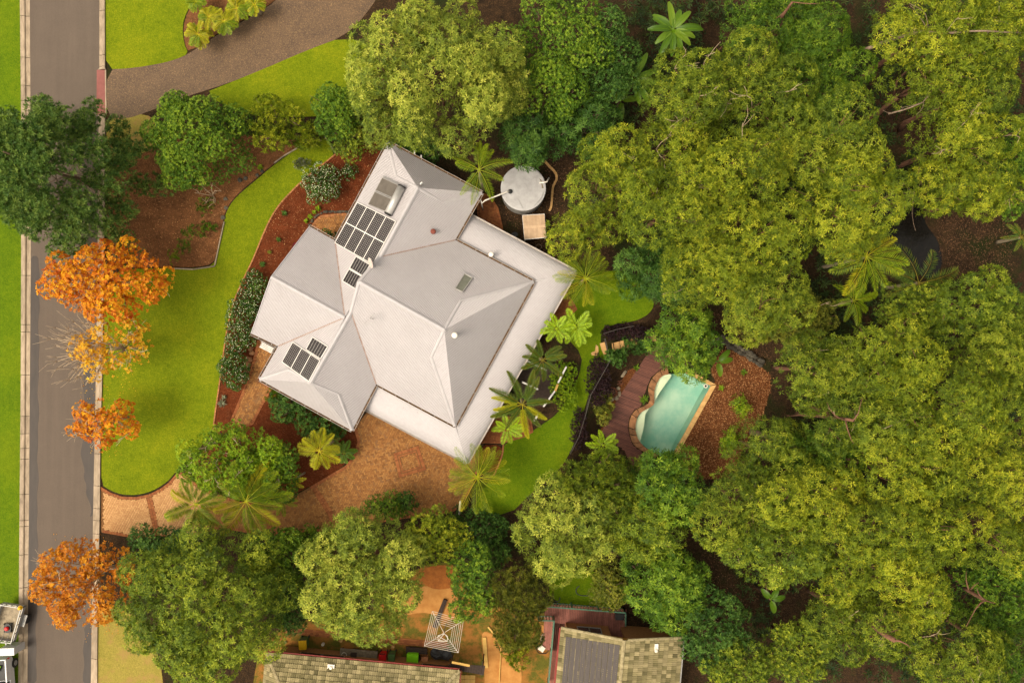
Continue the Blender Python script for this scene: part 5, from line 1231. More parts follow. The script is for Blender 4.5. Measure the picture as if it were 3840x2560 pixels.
mb = MB(); mb.bar(ne + Vector((.1, 0, -.05)), se_ + Vector((.1, 0, -.05)), .14, .1); mb.build('gutter', M['aluminium'], h2); mb = MB(); mb.bar(nw + Vector((-.1, 0, -.05)), sw_ + Vector((-.1, 0, -.05)), .12, .1); mb.build('gutter', M['red_gutter'], h2)
# gable wall of brick, orange lining under the eave, porch recess
vv = -sdir; gw0 = nw + sdir * .62 + (ne - nw).normalized() * .55; gw1 = ne + sdir * .62 - (ne - nw).normalized() * .55
apw = Vector((ap.x, ap.y, 0)) + sdir * .9
mb = MB(); g0, g1 = Vector((gw0.x, gw0.y, 0)), Vector((gw1.x, gw1.y, 0)); wx = (g1 - g0).normalized(); L = (g1 - g0).length; wy = Vector((-wx.y, wx.x, 0)); wy = wy if wy.y < 0 else -wy
p0, p1 = .42 * L, .55 * L; zt = EZ - .1
for a, b in ((0, p0), (p1, L)):
    mb = MB(); mb.prism([g0 + wx * a, g0 + wx * b, g0 + wx * b + wy * .25, g0 + wx * a + wy * .25], 0, zt); mb.build('brick_wall', M['brick_wall'], h2)
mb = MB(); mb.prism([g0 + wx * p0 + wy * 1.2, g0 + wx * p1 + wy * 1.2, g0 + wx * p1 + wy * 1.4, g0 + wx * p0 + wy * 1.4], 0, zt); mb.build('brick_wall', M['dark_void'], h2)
mb = MB(); mb.prism([g0 + wx * .1 + wy * .3, g0 + wx * (L - .1) + wy * .3, g0 + wx * (L - .1) + wy * 8.5, g0 + wx * .1 + wy * 8.5], 0, .1); mb.build('floor', M['old_timber'], h2)
mb = MB(); A_, B_, C_ = nw + sdir * .10 - Vector((0, 0, .10)), ne + sdir * .10 - Vector((0, 0, .10)), ap + sdir * .05 - Vector((0, 0, .12)); A2, B2 = g0 + Vector((0, 0, zt)), g1 + Vector((0, 0, zt))
mb.add([A_, C_, B_, B2, A2], [(0, 1, 2, 3, 4), (4, 3, 2, 1, 0)]); mb.build('eave_lining', M['soffit_orange'], h2)
for s in (0, 1):
    g = g0 + wx * .02 if s == 0 else g1 - wx * .02; mb = MB(); mb.prism([g, g + wy * 8, g + wy * 8 + wx * (.2 if s == 0 else -.2), g + wx * (.2 if s == 0 else -.2)], 0, zt - .02); mb.build('brick_wall', M['brick_wall'], h2)
wc = g0 + wx * (L * .22) - wy * .02; mb = MB()
for (dx, w_) in ((-.86, .06), (0, .05), (.86, .06)): mb.frame(wc + wx * dx + Vector((0, 0, 1.15)), wx, wy, (0, 0, 1), w_, .12, 1.2)
for z in (1.15, 2.29): mb.frame(wc + Vector((0, 0, z)), wx, wy, (0, 0, 1), 1.78, .125, .06)
wf = mb.build('window', M['aluminium'], h2)
for dx in (-.43, .43): mb = MB(); mb.frame(wc + wx * dx + Vector((0, 0, 1.21)), wx, wy, (0, 0, 1), .8, .05, 1.08); mb.build('pane', M['window_glass'], wf)
# deck with green railing
DZ = .35
d2 = thing('terracotta_deck', 'terracotta timber deck with green railing round the gabled house', 'deck', G5(600, 750, 0))
p_a, p_b = G5(140, 640, DZ), G5(1090, 700, DZ); dxv = (p_b - p_a).normalized(); dyv = Vector((dxv.y, -dxv.x, 0)); dyv = dyv if dyv.y < 0 else -dyv
Lx = (p_b - p_a).length; k = 0; x = 0
while x < Lx:
    depth = 3.4 if x < 2.1 else 2.6
    a = p_a + dxv * (x + .06); mb = MB(); mb.bar(Vector((a.x, a.y, DZ)), Vector((a.x, a.y, DZ)) + dyv * depth, .112, .04); mb.build('deck_board', M['deck_terracotta'], d2); x += .13
sx = G5(250, 860, DZ); ex = G5(190, 1568, DZ); wdt = 1.0; dd = (ex - sx).normalized(); nn = Vector((-dd.y, dd.x, 0)); nn = nn if nn.x > 0 else -nn
for k in range(9):
    a = sx + nn * (k * .13 + .04); mb = MB(); mb.bar(a, a + dd * 8.0, .115, .04); mb.build('deck_board', M['deck_terracotta'], d2)
def rail(a, b, zt_, zb_, balusters=True, n_=None, parent=d2):
    a = Vector((a.x, a.y, 0)); b = Vector((b.x, b.y, 0)); L = (b - a).length
    mb = MB(); mb.bar(a + Vector((0, 0, zt_)), b + Vector((0, 0, zt_)), .09, .05); mb.build('top_rail', M['green_rail'], parent)
    mb = MB(); mb.bar(a + Vector((0, 0, zb_ + .1)), b + Vector((0, 0, zb_ + .1)), .05, .04); mb.build('bottom_rail', M['green_rail'], parent)
    for i in range(int(L / 1.8) + 1):
        p = a.lerp(b, i / max(1, int(L / 1.8))); mb = MB(); mb.box((p.x, p.y, zb_ - .3), .09, .09, zt_ - zb_ + .25); mb.build('post', M['green_rail'], parent)
    if balusters:
        k = int(L / .22)
        for i in range(k):
            p = a.lerp(b, (i + .5) / k); mb = MB(); mb.box((p.x, p.y, zb_ + .12), .10, .03, zt_ - zb_ - .15, math.atan2((b - a).y, (b - a).x)); mb.build('baluster', M['tan_sheet'], parent)
zt2 = DZ + 1.0
rail(G5(145, 668, zt2), G5(1085, 742, zt2), zt2, DZ); rail(G5(1085, 742, zt2), G5(1085, 900, zt2), zt2, DZ); rail(G5(60, 830, zt2), G5(248, 836, zt2), zt2, DZ); rail(G5(245, 838, zt2), G5(178, 1600, zt2), zt2, DZ)
mb = MB(); mb.box(G5(1020, 790, DZ + .4) - Vector((0, 0, .35)), .7, .45, .4); tag(mb.build('door_mat_box', M['tarp']), 'dark box on the terracotta deck by the porch', 'box')
for (pts, lb) in (([(540, 425), (505, 455), (500, 500), (530, 530), (580, 540), (640, 540)], 'grey hose loop on the grass behind the terracotta deck'), ([(250, 600), (290, 610), (310, 595), (312, 560)], 'curved black hose end at the deck corner')):
    mb = MB(); mb.tube(chaikin([G5(x, y, .05) for x, y in pts], 2, False), .035, 6); tag(mb.build('garden_hose', M['tarp']), lb, 'hose')
# ---- trailer and utility truck on the verge
T4 = lambda x, y, z=0.0: z2(1860, x, y, z)
tz = .75
t = thing('box_trailer', 'silver mesh box trailer with mower parked on the left verge', 'trailer', T4(90, 1050, 0))
F4 = [T4(*p, tz) for p in ((30, 890), (215, 918), (130, 1210), (-60, 1185))]
mb = MB(); mb.prism(F4, tz - .1, tz - .05); mb.build('floor', M['pale_stone'], t)
for i in range(4):
    a, b = F4[i], F4[(i + 1) % 4]; up = Vector((0, 0, 1))
    for zz_, w_ in ((.0, .05), (.28, .035), (.55, .06)):
        mb = MB(); mb.bar(a + up * zz_, b + up * zz_, w_, w_); mb.build('side_rail', M['chrome'], t)
    for k in range(5): p = a.lerp(b, k / 4); mb = MB(); mb.box((p.x, p.y, tz - .05), .045, .045, .62); mb.build('stake', M['chrome'], t)
    mb = MB(); mb.bar(a + up * .12, b + up * .12, .02, .26); mb.build('side_panel', M['aluminium'], t)
d_ = (F4[2] - F4[1]).normalized(); s_ = Vector((-d_.y, d_.x, 0)); s_ = s_ if s_.x > 0 else -s_; mid = F4[1].lerp(F4[2], .42) + s_ * .16
mb = MB(); mb.tube([Vector((mid.x, mid.y, .32)) - s_ * .1, Vector((mid.x, mid.y, .32)) + s_ * .12], .32, 20); mb.build('wheel', M['tyre'], t)
mb = MB(); mb.prism([mid + d_ * -.45 - s_ * .14, mid + d_ * -.45 + s_ * .14, mid + d_ * .45 + s_ * .14, mid + d_ * .45 - s_ * .14], .66, .70); mb.build('mudguard', M['chrome'], t)
for x in (40, 110): mb = MB(); mb.bar(T4(x, 1205, .5), T4(66, 1285, .5), .08, .08); mb.build('drawbar', M['chrome'], t)
c = T4(157, 943, 1.45); mb = MB(); mb.lathe(c - Vector((0, 0, .22)), [(.13, 0), (.14, .12), (.11, .2), (.04, .24)], 18); mb.lathe(c - Vector((0, 0, .22)), [(.17, 0), (.17, .02)], 18); tag(mb.build('hard_hat', M['bin_yellow']), 'yellow hard hat on the corner of the trailer', 'hard hat')
c = T4(75, 1100, tz); t = thing('lawn_mower', 'red and black petrol mower standing in the trailer', 'mower', c)
mb = MB(); mb.prism([c + Vector((.28 * math.cos(a) , .36 * math.sin(a), 0)) for a in np.linspace(0, 6.28, 13)[:-1]], tz + .06, tz + .2); mb.build('deck', M['black_plastic'], t); mb = MB(); mb.lathe(c + Vector((0, 0, .2)), [(.15, 0), (.16, .12), (.1, .2)], 14); mb.build('engine', M['bin_red'], t)
for dx, dy in ((-.25, -.25), (.25, -.25), (-.25, .28), (.25, .28)): mb = MB(); mb.tube([c + Vector((dx - .03, dy, .09)), c + Vector((dx + .03, dy, .09))], .09, 12); mb.build('wheel', M['tyre'], t)
mb = MB(); mb.tube([c + Vector((-.2, -.3, .2)), c + Vector((-.22, -.9, .7)), c + Vector((.22, -.9, .7)), c + Vector((.2, -.3, .2))], .018, 6); mb.build('handle', M['chrome'], t)
# ute: nose toward the bottom, tray toward the trailer
u0 = T4(40, 1290, 0); t = thing('utility_truck', 'white utility truck with loaded tray at the bottom left corner', 'truck', u0)
fx = Vector((.06, -1, 0)).normalized(); sx_ = Vector((1, .06, 0)).normalized()
base = T4(-30, 1300, .95); base.z = 0
P_ = lambda a, b, z: base + sx_ * a + fx * b + Vector((0, 0, z))
body = [(-.88, .55), (.78, .55), (.90, .9), (.92, 2.2), (.90, 4.6), (.80, 5.1), (-.8, 5.1), (-.9, 4.6), (-.92, .9)]
mb = MB(); mb.prism([P_(a, b, 0) for a, b in body], .45, .95); mb.build('body', M['vehicle_white'], t)
for s in (-1, 1): mb = MB(); mb.bar(P_(.86 * s, .6, 1.1), P_(.86 * s, 2.2, 1.1), .09, .5); mb.build('tray_side', M['vehicle_white'], t)
mb = MB(); mb.bar(P_(-.86, .58, 1.05), P_(.86, .58, 1.05), .06, .45); mb.build('tailgate', M['vehicle_white'], t)
mb = MB(); mb.prism([P_(a, b, 0) for a, b in ((-.8, .62), (.8, .62), (.8, 2.2), (-.8, 2.2))], .955, .97); mb.build('tray_floor', M['black_plastic'], t)
cab = MB(); bt = [P_(a, b, .95) for a, b in ((-.85, 2.25), (.85, 2.25), (.85, 4.2), (-.85, 4.2))]; tp_ = [P_(a, b, 1.65) for a, b in ((-.68, 2.4), (.68, 2.4), (.68, 3.6), (-.68, 3.6))]
cab.add(bt + tp_, [(4, 5, 6, 7)]); cab.build('cab_roof', M['vehicle_white'], t); cab = MB(); cab.add(bt + tp_, [(0, 1, 5, 4), (1, 2, 6, 5), (2, 3, 7, 6), (3, 0, 4, 7)]); cab.build('glazing', M['window_glass'], t)
for s in (-1, 1):
    for b in (1.15, 4.1):
        mb = MB(); mb.tube([P_(.78 * s, b, .34), P_(.98 * s, b, .34)], .34, 20); w = mb.build('wheel', M['tyre'], t); mb = MB(); mb.tube([P_(.98 * s, b, .34), P_(1.0 * s, b, .34)], .19, 14); mb.build('rim', M['chrome'], w)
    mb = MB(); mb.bar(P_(.84 * s, .54, .95), P_(.84 * s, .62, .95), .12, .2); mb.build('tail_light', M['bin_red'], t)
    mb = MB(); mb.bar(P_(.88 * s, 3.0, 1.15), P_(1.12 * s, 2.95, 1.15), .12, .12); mb.build('wing_mirror', M['vehicle_white'], t)
crate('white steel tool chest across the back of the utility truck tray', 25, 2443, 1.05, .5, 1.35, 'vehicle_white', 'tool_chest', .03)
mb = MB(); c = P_(-.1, 1.3, .97); 
for k in range(4): mb.bar(c + Vector((-.2 + .13 * k, -.2, .1 + .04 * k)), c + Vector((.1 + .1 * k, .25, .12)), .09, .1)
tag(mb.build('work_vest', M['hivis']), 'bright hi-vis vest bundle lying in the truck tray', 'vest')

# ================================================================ vegetation
def basis(n):
    n = n / np.linalg.norm(n, axis=1, keepdims=True)
    ref = np.where(np.abs(n[:, 2:3]) < .9, np.array([[0, 0, 1.0]]), np.array([[1.0, 0, 0]]))
    t = np.cross(ref, n); t /= np.linalg.norm(t, axis=1, keepdims=True)
    return n, t, np.cross(n, t)
def rosettes(C, Nn, k, L, Wd, tilt, droop, rng, jit=.35, tint=None, lj=.25, broad=.5):
    """k leaves round each centre; each leaf two triangles folded on its midrib"""
    n = len(C); Nn, T, B = basis(Nn)
    th = (np.arange(k)[None, :] / k * 2 * np.pi + rng.uniform(0, 6.28, (n, 1)) + rng.normal(0, jit, (n, k)))
    ph = tilt + rng.normal(0, .22, (n, k)); ln = L * (1 + rng.uniform(-lj, lj, (n, k)))
    rad = np.cos(th)[..., None] * T[:, None, :] + np.sin(th)[..., None] * B[:, None, :]
    d = np.cos(ph)[..., None] * rad + np.sin(ph)[..., None] * Nn[:, None, :]
    s = np.cross(np.broadcast_to(Nn[:, None, :], d.shape), rad)
    nrm = np.cross(d, s)
    base = C[:, None, :] + d * (ln * .06)[..., None]
    tip = C[:, None, :] + d * ln[..., None] - Nn[:, None, :] * (droop * ln)[..., None]
    mid = C[:, None, :] + d * (ln * broad)[..., None] + nrm * (ln * .0)[..., None]
    fold = -nrm * (Wd * .35)
    l = mid + s * Wd / 2 * (1 + 0 * ln[..., None]) - fold * 0 + nrm * (Wd * .25)
    r = mid - s * Wd / 2 + nrm * (Wd * .25)
    V_ = np.stack([base, r, tip, l], 2).reshape(-1, 3)
    idx = np.arange(n * k)[:, None] * 4
    F_ = np.concatenate([idx + np.array([[0, 1, 2]]), idx + np.array([[0, 2, 3]])], 0)
    if tint is None: tint = rng.uniform(0, 1, n)
    t_ = np.clip(tint[:, None] + rng.normal(0, .10, (n, k)), 0, 1)
    return V_, F_, np.repeat(t_.ravel(), 4)
class Bag:
    def __init__(s): s.V = []; s.F = []; s.T = []; s.n = 0
    def add(s, v_, f_, t_): s.V.append(v_); s.F.append(f_ + s.n); s.T.append(t_); s.n += len(v_)
    def build(s, name, mat, parent): return obj_from(name, np.concatenate(s.V), np.concatenate(s.F), mat, parent, tint=np.concatenate(s.T))
TY = {  # leaf length, width, leaves, per m2 of lobe, tilt, droop, lobe radius
 'rosette': dict(L=.26, W=.054, k=8, dens=25, tilt=.30, droop=.10, lobe=1.05),
 'star':    dict(L=.31, W=.060, k=8, dens=19, tilt=.22, droop=.06, lobe=.95),
 'euc':     dict(L=.27, W=.038, k=9, dens=22, tilt=.45, droop=.22, lobe=1.25),
 'fine':    dict(L=.13, W=.046, k=7, dens=56, tilt=.5, droop=.05, lobe=.75),
 'tiny':    dict(L=.12, W=.044, k=7, dens=60, tilt=.6, droop=.0, lobe=.42),
 'shrub':   dict(L=.17, W=.052, k=7, dens=40, tilt=.5, droop=.1, lobe=.55),
 'plume':   dict(L=.32, W=.032, k=11, dens=24, tilt=.95, droop=.25, lobe=.8),
 'autumn':  dict(L=.16, W=.085, k=6, dens=28, tilt=.3, droop=.15, lobe=.8),
}
LM = {}
def leafset(name, d, m, l, **kw): LM[name] = leafmat('leaf_' + name, d, m, l, **kw)
leafset('olive', (.071, .112, .012), (.236, .295, .026), (.555, .555, .077))
leafset('yellow', (.059, .100, .006), (.212, .277, .012), (.543, .543, .033))
leafset('forest', (.047, .088, .007), (.165, .230, .013), (.437, .472, .035))
leafset('mid', (.031, .080, .006), (.100, .195, .011), (.295, .401, .026))
leafset('deep', (.019, .057, .008), (.053, .124, .015), (.142, .248, .035))
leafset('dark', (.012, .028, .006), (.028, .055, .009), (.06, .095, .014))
leafset('fresh', (.071, .142, .005), (.177, .295, .007), (.354, .437, .014))
leafset('dull', (.065, .083, .009), (.153, .171, .017), (.307, .295, .029))
leafset('orange', (.46, .075, .006), (.68, .24, .008), (.78, .44, .010), trans=.35)
leafset('amber', (.48, .17, .010), (.68, .36, .014), (.78, .52, .03), trans=.35)
leafset('rust_leaf', (.40, .10, .008), (.60, .22, .010), (.70, .34, .014), trans=.35)
leafset('purple', (.012, .006, .008), (.030, .013, .016), (.055, .025, .024))
leafset('magenta', (.10, .006, .02), (.16, .008, .03), (.2, .02, .05))
leafset('palm', (.059, .112, .005), (.177, .260, .007), (.425, .448, .014), rough=.35)
leafset('palm_gold', (.13, .17, .004), (.36, .36, .008), (.60, .47, .02), rough=.35)
leafset('palm_deep', (.029, .065, .007), (.088, .142, .014), (.295, .212, .018), rough=.4)
leafset('fern', (.106, .201, .005), (.260, .389, .009), (.425, .531, .014), rough=.4)
leafset('banana', (.035, .085, .006), (.085, .165, .010), (.20, .27, .02), rough=.35)
leafset('bunya', (.03, .075, .014), (.085, .16, .026), (.21, .29, .05))
leafset('grey', (.10, .12, .06), (.20, .22, .12), (.40, .40, .28))
leafset('litterdark', (.04, .02, .01), (.09, .045, .02), (.2, .10, .045), trans=.1, rough=.7)
leafset('litterleaf', (.10, .035, .012), (.26, .10, .035), (.50, .27, .11), trans=.1, rough=.7)

def limb(mb, a, b, r0, r1, rr, sag=.12, n=5, sides=6):
    a = Vector(a); b = Vector(b); L = (b - a).length; w = Vector((rr.uniform(-1, 1), rr.uniform(-1, 1), rr.uniform(-.4, .9))) * L * sag
    P = [a.lerp(b, t) + w * (4 * t * (1 - t)) + (Vector((rr.uniform(-1, 1), rr.uniform(-1, 1), rr.uniform(-1, 1))) * L * .02 if 0 < t < 1 else Vector()) for t in np.linspace(0, 1, n)]
    mb.tube(P, [r0 + (r1 - r0) * t for t in np.linspace(0, 1, n)], sides); return P
SEED = [100]
def crown_pts(c, rx, ry, rz, ty, rng, full=1.0, lobe=None, rough=.35, inner=.5):
    """leaf-cluster centres and normals spread over lobes through a domed crown"""
    lr = lobe or ty['lobe']; lr = min(lr, .62 * min(rx, ry))
    n = max(4, int(1.55 * (rx * ry) / (lr * lr) * full))
    i = np.arange(n); r = np.sqrt((i + .6) / n); th = i * 2.39996 + rng.uniform(0, 6.28) + rng.normal(0, .25, n)
    r = np.clip(r + rng.normal(0, .05, n), 0, 1.06)
    X = (rx - lr * .55) * r * np.cos(th); Y = (ry - lr * .55) * r * np.sin(th)
    Z = rz * np.sqrt(np.clip(1.08 - r * r, .02, 1)) + rng.normal(0, rough, n) * lr
    R = lr * rng.uniform(.66, 1.18, n); lt = rng.uniform(-.22, .22, n)
    Cs, Ns, Ts = [], [], []
    for j in range(n):
        m = max(6, int(ty['dens'] * 4.2 * R[j] ** 2))
        d = rng.normal(0, 1, (m * 2, 3)); d /= np.linalg.norm(d, axis=1, keepdims=True); d = d[d[:, 2] > -.25][:m]; m = len(d)
        el = np.array([1, 1, .85]); p = np.array([X[j], Y[j], Z[j]]) + d * el * R[j] * rng.uniform(.86, 1.07, (m, 1))
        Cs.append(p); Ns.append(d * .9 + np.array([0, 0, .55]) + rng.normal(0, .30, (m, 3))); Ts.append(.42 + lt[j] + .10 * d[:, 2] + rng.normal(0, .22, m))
    m = int(ty['dens'] * np.pi * rx * ry * inner)
    a = rng.uniform(0, 6.28, m); rr_ = np.sqrt(rng.uniform(0, 1, m)) * .93
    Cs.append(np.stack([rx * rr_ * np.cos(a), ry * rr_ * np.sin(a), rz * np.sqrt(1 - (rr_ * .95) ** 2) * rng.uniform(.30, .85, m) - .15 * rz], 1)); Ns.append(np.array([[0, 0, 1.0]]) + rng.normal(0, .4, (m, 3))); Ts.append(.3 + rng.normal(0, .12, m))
    return np.concatenate(Cs) + np.array(c), np.concatenate(Ns), np.clip(np.concatenate(Ts), 0, 1), np.stack([X, Y, Z], 1) + np.array(c)
def tree(name, label, cx, cy, rx, ry, h, kind, leaf, cat='tree', group=None, bark='bark', full=1.0, rz=None, lobe=None, trunk=.2, limbs=9, twigs=0, twigmat='twig_pale', inner=.65, thin=1.0, flowers=0, rough=.5, base=None, cut=None, scale=1.0):
    """cx, cy, rx, ry: outline as photographed in the 2352-wide view; h: height"""
    SEED[0] += 1; rng = rnd_rng(SEED[0]); rr = random.Random(SEED[0]); ty = dict(TY[kind])
    ty['dens'] *= thin; ty['L'] *= scale; ty['W'] *= scale
    p0 = v(cx, cy, h * .75); g = gz(p0.x, p0.y); top = g + h
    rz = rz or min(.42 * h, .55 * min(rx, ry) * .0328); zc = top - rz * 1.0
    c = v(cx, cy, zc + rz * .55); c.z = zc; k = W0 / 2352 * (CAMH - zc - rz * .4) / CAMH; RX, RY = rx * k, ry * k
    b = Vector((c.x, c.y, g)) if base is None else Vector((*v(*base, g)[:2], g))
    t = thing(name, label, cat, b, group)
    P, Nn, T, lobes = crown_pts(c, RX, RY, rz, ty, rng, full, lobe, rough, inner)
    if cut is not None: s = cut(P); P, Nn, T = P[s], Nn[s], T[s]
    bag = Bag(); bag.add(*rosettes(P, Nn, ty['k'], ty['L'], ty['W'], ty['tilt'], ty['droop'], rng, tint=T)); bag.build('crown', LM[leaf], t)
    mb = MB(); fork = Vector((c.x, c.y, g)).lerp(c, .72 if h > 3 else .4); fork = b.lerp(c, .7)
    if h > 1.6:
        limb(mb, b - Vector((0, 0, .1)), fork, trunk, trunk * .72, rr, .04, 5, 9); mb.build('trunk', M[bark], t, True)
        mb = MB(); order = list(range(len(lobes))); rr.shuffle(order)
        for j in order[:limbs]:
            e = Vector(lobes[j]); PP = limb(mb, fork.lerp(b, rr.uniform(0, .15)), e, trunk * .5, trunk * .12, rr, .10)
            for _ in range(2): limb(mb, PP[3], e + Vector((rr.uniform(-1, 1), rr.uniform(-1, 1), rr.uniform(0, .6))) * ty['lobe'], trunk * .16, trunk * .05, rr, .15, 4, 5)
        mb.build('branches', M[bark], t, True)
    if twigs:
        mb = MB()
        for _ in range(twigs):
            j = rr.choice(range(len(lobes))); e = Vector(lobes[j]); d = Vector((rr.uniform(-1, 1), rr.uniform(-1, 1), rr.uniform(.3, .9))).normalized(); L = rr.uniform(.9, 1.7) * ty['lobe']
            PP = limb(mb, e, e + d * L, .035, .012, rr, .15, 4, 5)
            for _ in range(2): limb(mb, PP[2], PP[2] + (d + Vector((rr.uniform(-1, 1), rr.uniform(-1, 1), .2))) * L * .4, .018, .008, rr, .15, 3, 4)
        mb.build('dead_twigs', M[twigmat], t, True)['kind'] = 'stuff'
    if flowers:
        s = rng.choice(len(P), min(flowers, len(P)), replace=False); s = s[Nn[s][:, 2] > .2]
        bag = Bag(); bag.add(*rosettes(P[s] + np.array([0, 0, .05]), Nn[s], 4, .036, .034, .4, 0, rng)); bag.build('flowers', M['flower_white'], t)
    return t

# ---- trees round the garden
tree('shrub_tree', 'large clipped dome of small glossy leaves beside the upper driveway', 447, 318, 124, 116, 5.0, 'fine', 'mid', group=None, rz=3.0, lobe=.8, full=1.5, inner=.8, rough=.10)
tree('shrub', 'loose yellow-green shrub between the two round domes', 640, 285, 78, 66, 3.0, 'plume', 'yellow', 'shrub', inner=.5)
tree('shrub', 'feathery yellow spill of foliage over the top of the lawn strip', 705, 315, 42, 30, 1.8, 'plume', 'yellow', 'shrub', inner=.5)
tree('shrub_tree', 'smaller dark green dome beside the big olive tree', 775, 255, 58, 68, 4.0, 'fine', 'mid', rz=2.2, lobe=.65, full=1.4, rough=.12)
tree('shrub', 'low olive bush at the foot of the smaller dome by the mulch bed', 800, 325, 55, 38, 2.0, 'fine', 'forest', 'shrub')
tree('shrub', 'dull grey-green bush between the small dome and the roof corner', 865, 300, 50, 55, 2.4, 'fine', 'dull', 'shrub')
tree('shrub', 'dark bush with silvery flowers behind the roof edge', 955, 345, 75, 32, 1.8, 'shrub', 'deep', 'shrub', flowers=40)
tree('broadleaf_tree', 'huge olive-green broadleaf tree above the top of the roof', 985, 168, 212, 180, 10.5, 'rosette', 'olive', bark='bark_red', trunk=.32, limbs=16, full=1.0, lobe=1.3, inner=.6, base=(1050, 240), rz=4.2, rough=.3)
tree('broadleaf_tree', 'olive-green side limb crown overhanging the dark bushes right of the huge olive tree', 1150, 205, 75, 70, 8.0, 'rosette', 'olive', bark='bark_red')
tree('bushy_tree', 'bright mid-green billowing tree at the top centre', 1290, 95, 125, 105, 7.5, 'fine', 'mid', full=.8, lobe=1.0, inner=.4)
tree('bushy_tree', 'mid-green billowing tree just below the top centre one', 1275, 200, 120, 85, 6.0, 'fine', 'mid', full=.8, lobe=.95, inner=.4)
tree('bushy_tree', 'dark green billowing tree left of the banana plants', 1395, 125, 70, 110, 6.5, 'fine', 'deep', lobe=.95)
tree('broadleaf_tree', 'dark green large-leaved tree above the water tank', 1225, 315, 90, 62, 5.0, 'star', 'deep', lobe=.9)
tree('broadleaf_tree', 'dark green large-leaved tree right above the water tank', 1345, 285, 80, 75, 5.0, 'star', 'deep', lobe=.9)
tree('broadleaf_tree', 'star-leaved green tree leaning over the end of the pool', 1578, 782, 84, 88, 5.5, 'star', 'mid', lobe=.95, inner=.6)
tree('broadleaf_tree', 'pale star-leaved tree below the lower lawn', 1300, 1225, 125, 118, 7.5, 'star', 'olive', lobe=1.1, rz=3.3, rough=.3)
tree('feathery_tree', 'feathery yellow-green tree between fern and forest below the pool', 1385, 1110, 92, 82, 6.5, 'plume', 'forest', lobe=.9)
tree('broadleaf_tree', 'star-leaved tree at the foot of the pool', 1530, 1120, 95, 92, 6.5, 'star', 'mid', lobe=.95)
tree('broadleaf_tree', 'star-leaved tree between the pool tree and the pale one', 1480, 1215, 100, 85, 6.5, 'star', 'forest', lobe=.95)
tree('broadleaf_tree', 'star-leaved green tree overhanging the gabled house', 1528, 1350, 108, 98, 6.5, 'star', 'mid', lobe=1.0, rz=3.0, rough=.3)
tree('shrub', 'dull olive bush between the pale star-leaved tree and gabled house tree', 1400, 1345, 45, 70, 3.0, 'fine', 'dull', 'shrub')
tree('conifer_tree', 'narrow olive weeping conifer in the sandy yard', 1192, 1390, 68, 112, 6.0, 'plume', 'dull', rz=3.4, lobe=.7, inner=.6)
tree('shrub', 'yellow fern-like shrub at the foot of the weeping conifer', 1183, 1500, 28, 28, 1.2, 'plume', 'yellow', 'shrub')
tree('bushy_tree', 'slim mid-green tree left of the weeping conifer', 1085, 1340, 55, 105, 5.0, 'shrub', 'mid', lobe=.8)
tree('bushy_tree', 'yellow-green bushy tree at the lower edge of the forecourt', 995, 1235, 75, 72, 4.5, 'shrub', 'yellow', lobe=.8)
tree('broadleaf_tree', 'yellow-green broadleaf tree below the forecourt', 830, 1325, 150, 160, 8.0, 'rosette', 'olive', bark='bark_red', limbs=14, lobe=1.15, rough=.4)
tree('broadleaf_tree', 'biggest yellow-green tree at the bottom left', 458, 1395, 196, 180, 9.0, 'rosette', 'forest', limbs=12, lobe=1.2, rz=4.0, rough=.35)
tree('bushy_tree', 'dark green tree squeezed between the two big bottom trees', 630, 1285, 75, 75, 5.0, 'shrub', 'mid', lobe=.8)
tree('shrub', 'dark red-tinged bush between the two big bottom trees', 660, 1390, 45, 80, 3.0, 'shrub', 'deep', 'shrub')
tree('bushy_tree', 'dark small tree by the mouth of the paved driveway', 365, 1245, 85, 42, 3.6, 'shrub', 'deep', lobe=.7)
tree('shrub', 'low green hedge along the foot of the paved driveway', 700, 1235, 95, 28, 1.6, 'fine', 'mid', 'shrub')
tree('shrub', 'small dark green bush on the lower forecourt edge', 895, 1165, 62, 34, 2.2, 'shrub', 'mid', 'shrub')
tree('shrub', 'round glossy bush at the forecourt edge under the palm', 935, 1150, 26, 26, 2.0, 'tiny', 'deep', 'shrub')
tree('shrub', 'dark hedge bush beside the forecourt below the palm', 1095, 1215, 80, 45, 2.2, 'fine', 'deep', 'shrub')
tree('shrub', 'dark bush between hedge and pale star-leaved tree', 1120, 1270, 60, 40, 2.2, 'shrub', 'deep', 'shrub')
tree('bushy_tree', 'olive-green twiggy tree between front lawn and driveway', 535, 1060, 132, 92, 4.5, 'shrub', 'fresh', lobe=.75, twigs=30, thin=.9)
tree('bushy_tree', 'dark green half of the planting right of the twiggy tree', 625, 1080, 65, 80, 3.6, 'fine', 'mid', lobe=.7)
tree('shrub', 'dark leafy bush along the lower-left eave', 675, 935, 62, 42, 1.7, 'shrub', 'deep', 'shrub')
tree('shrub', 'dark leafy bush along the eave near the roof point', 745, 985, 55, 34, 1.5, 'shrub', 'deep', 'shrub')
tree('shrub', 'pale strap-leaved clump at the corner of the brick path', 633, 908, 22, 18, .9, 'plume', 'fresh', 'shrub')
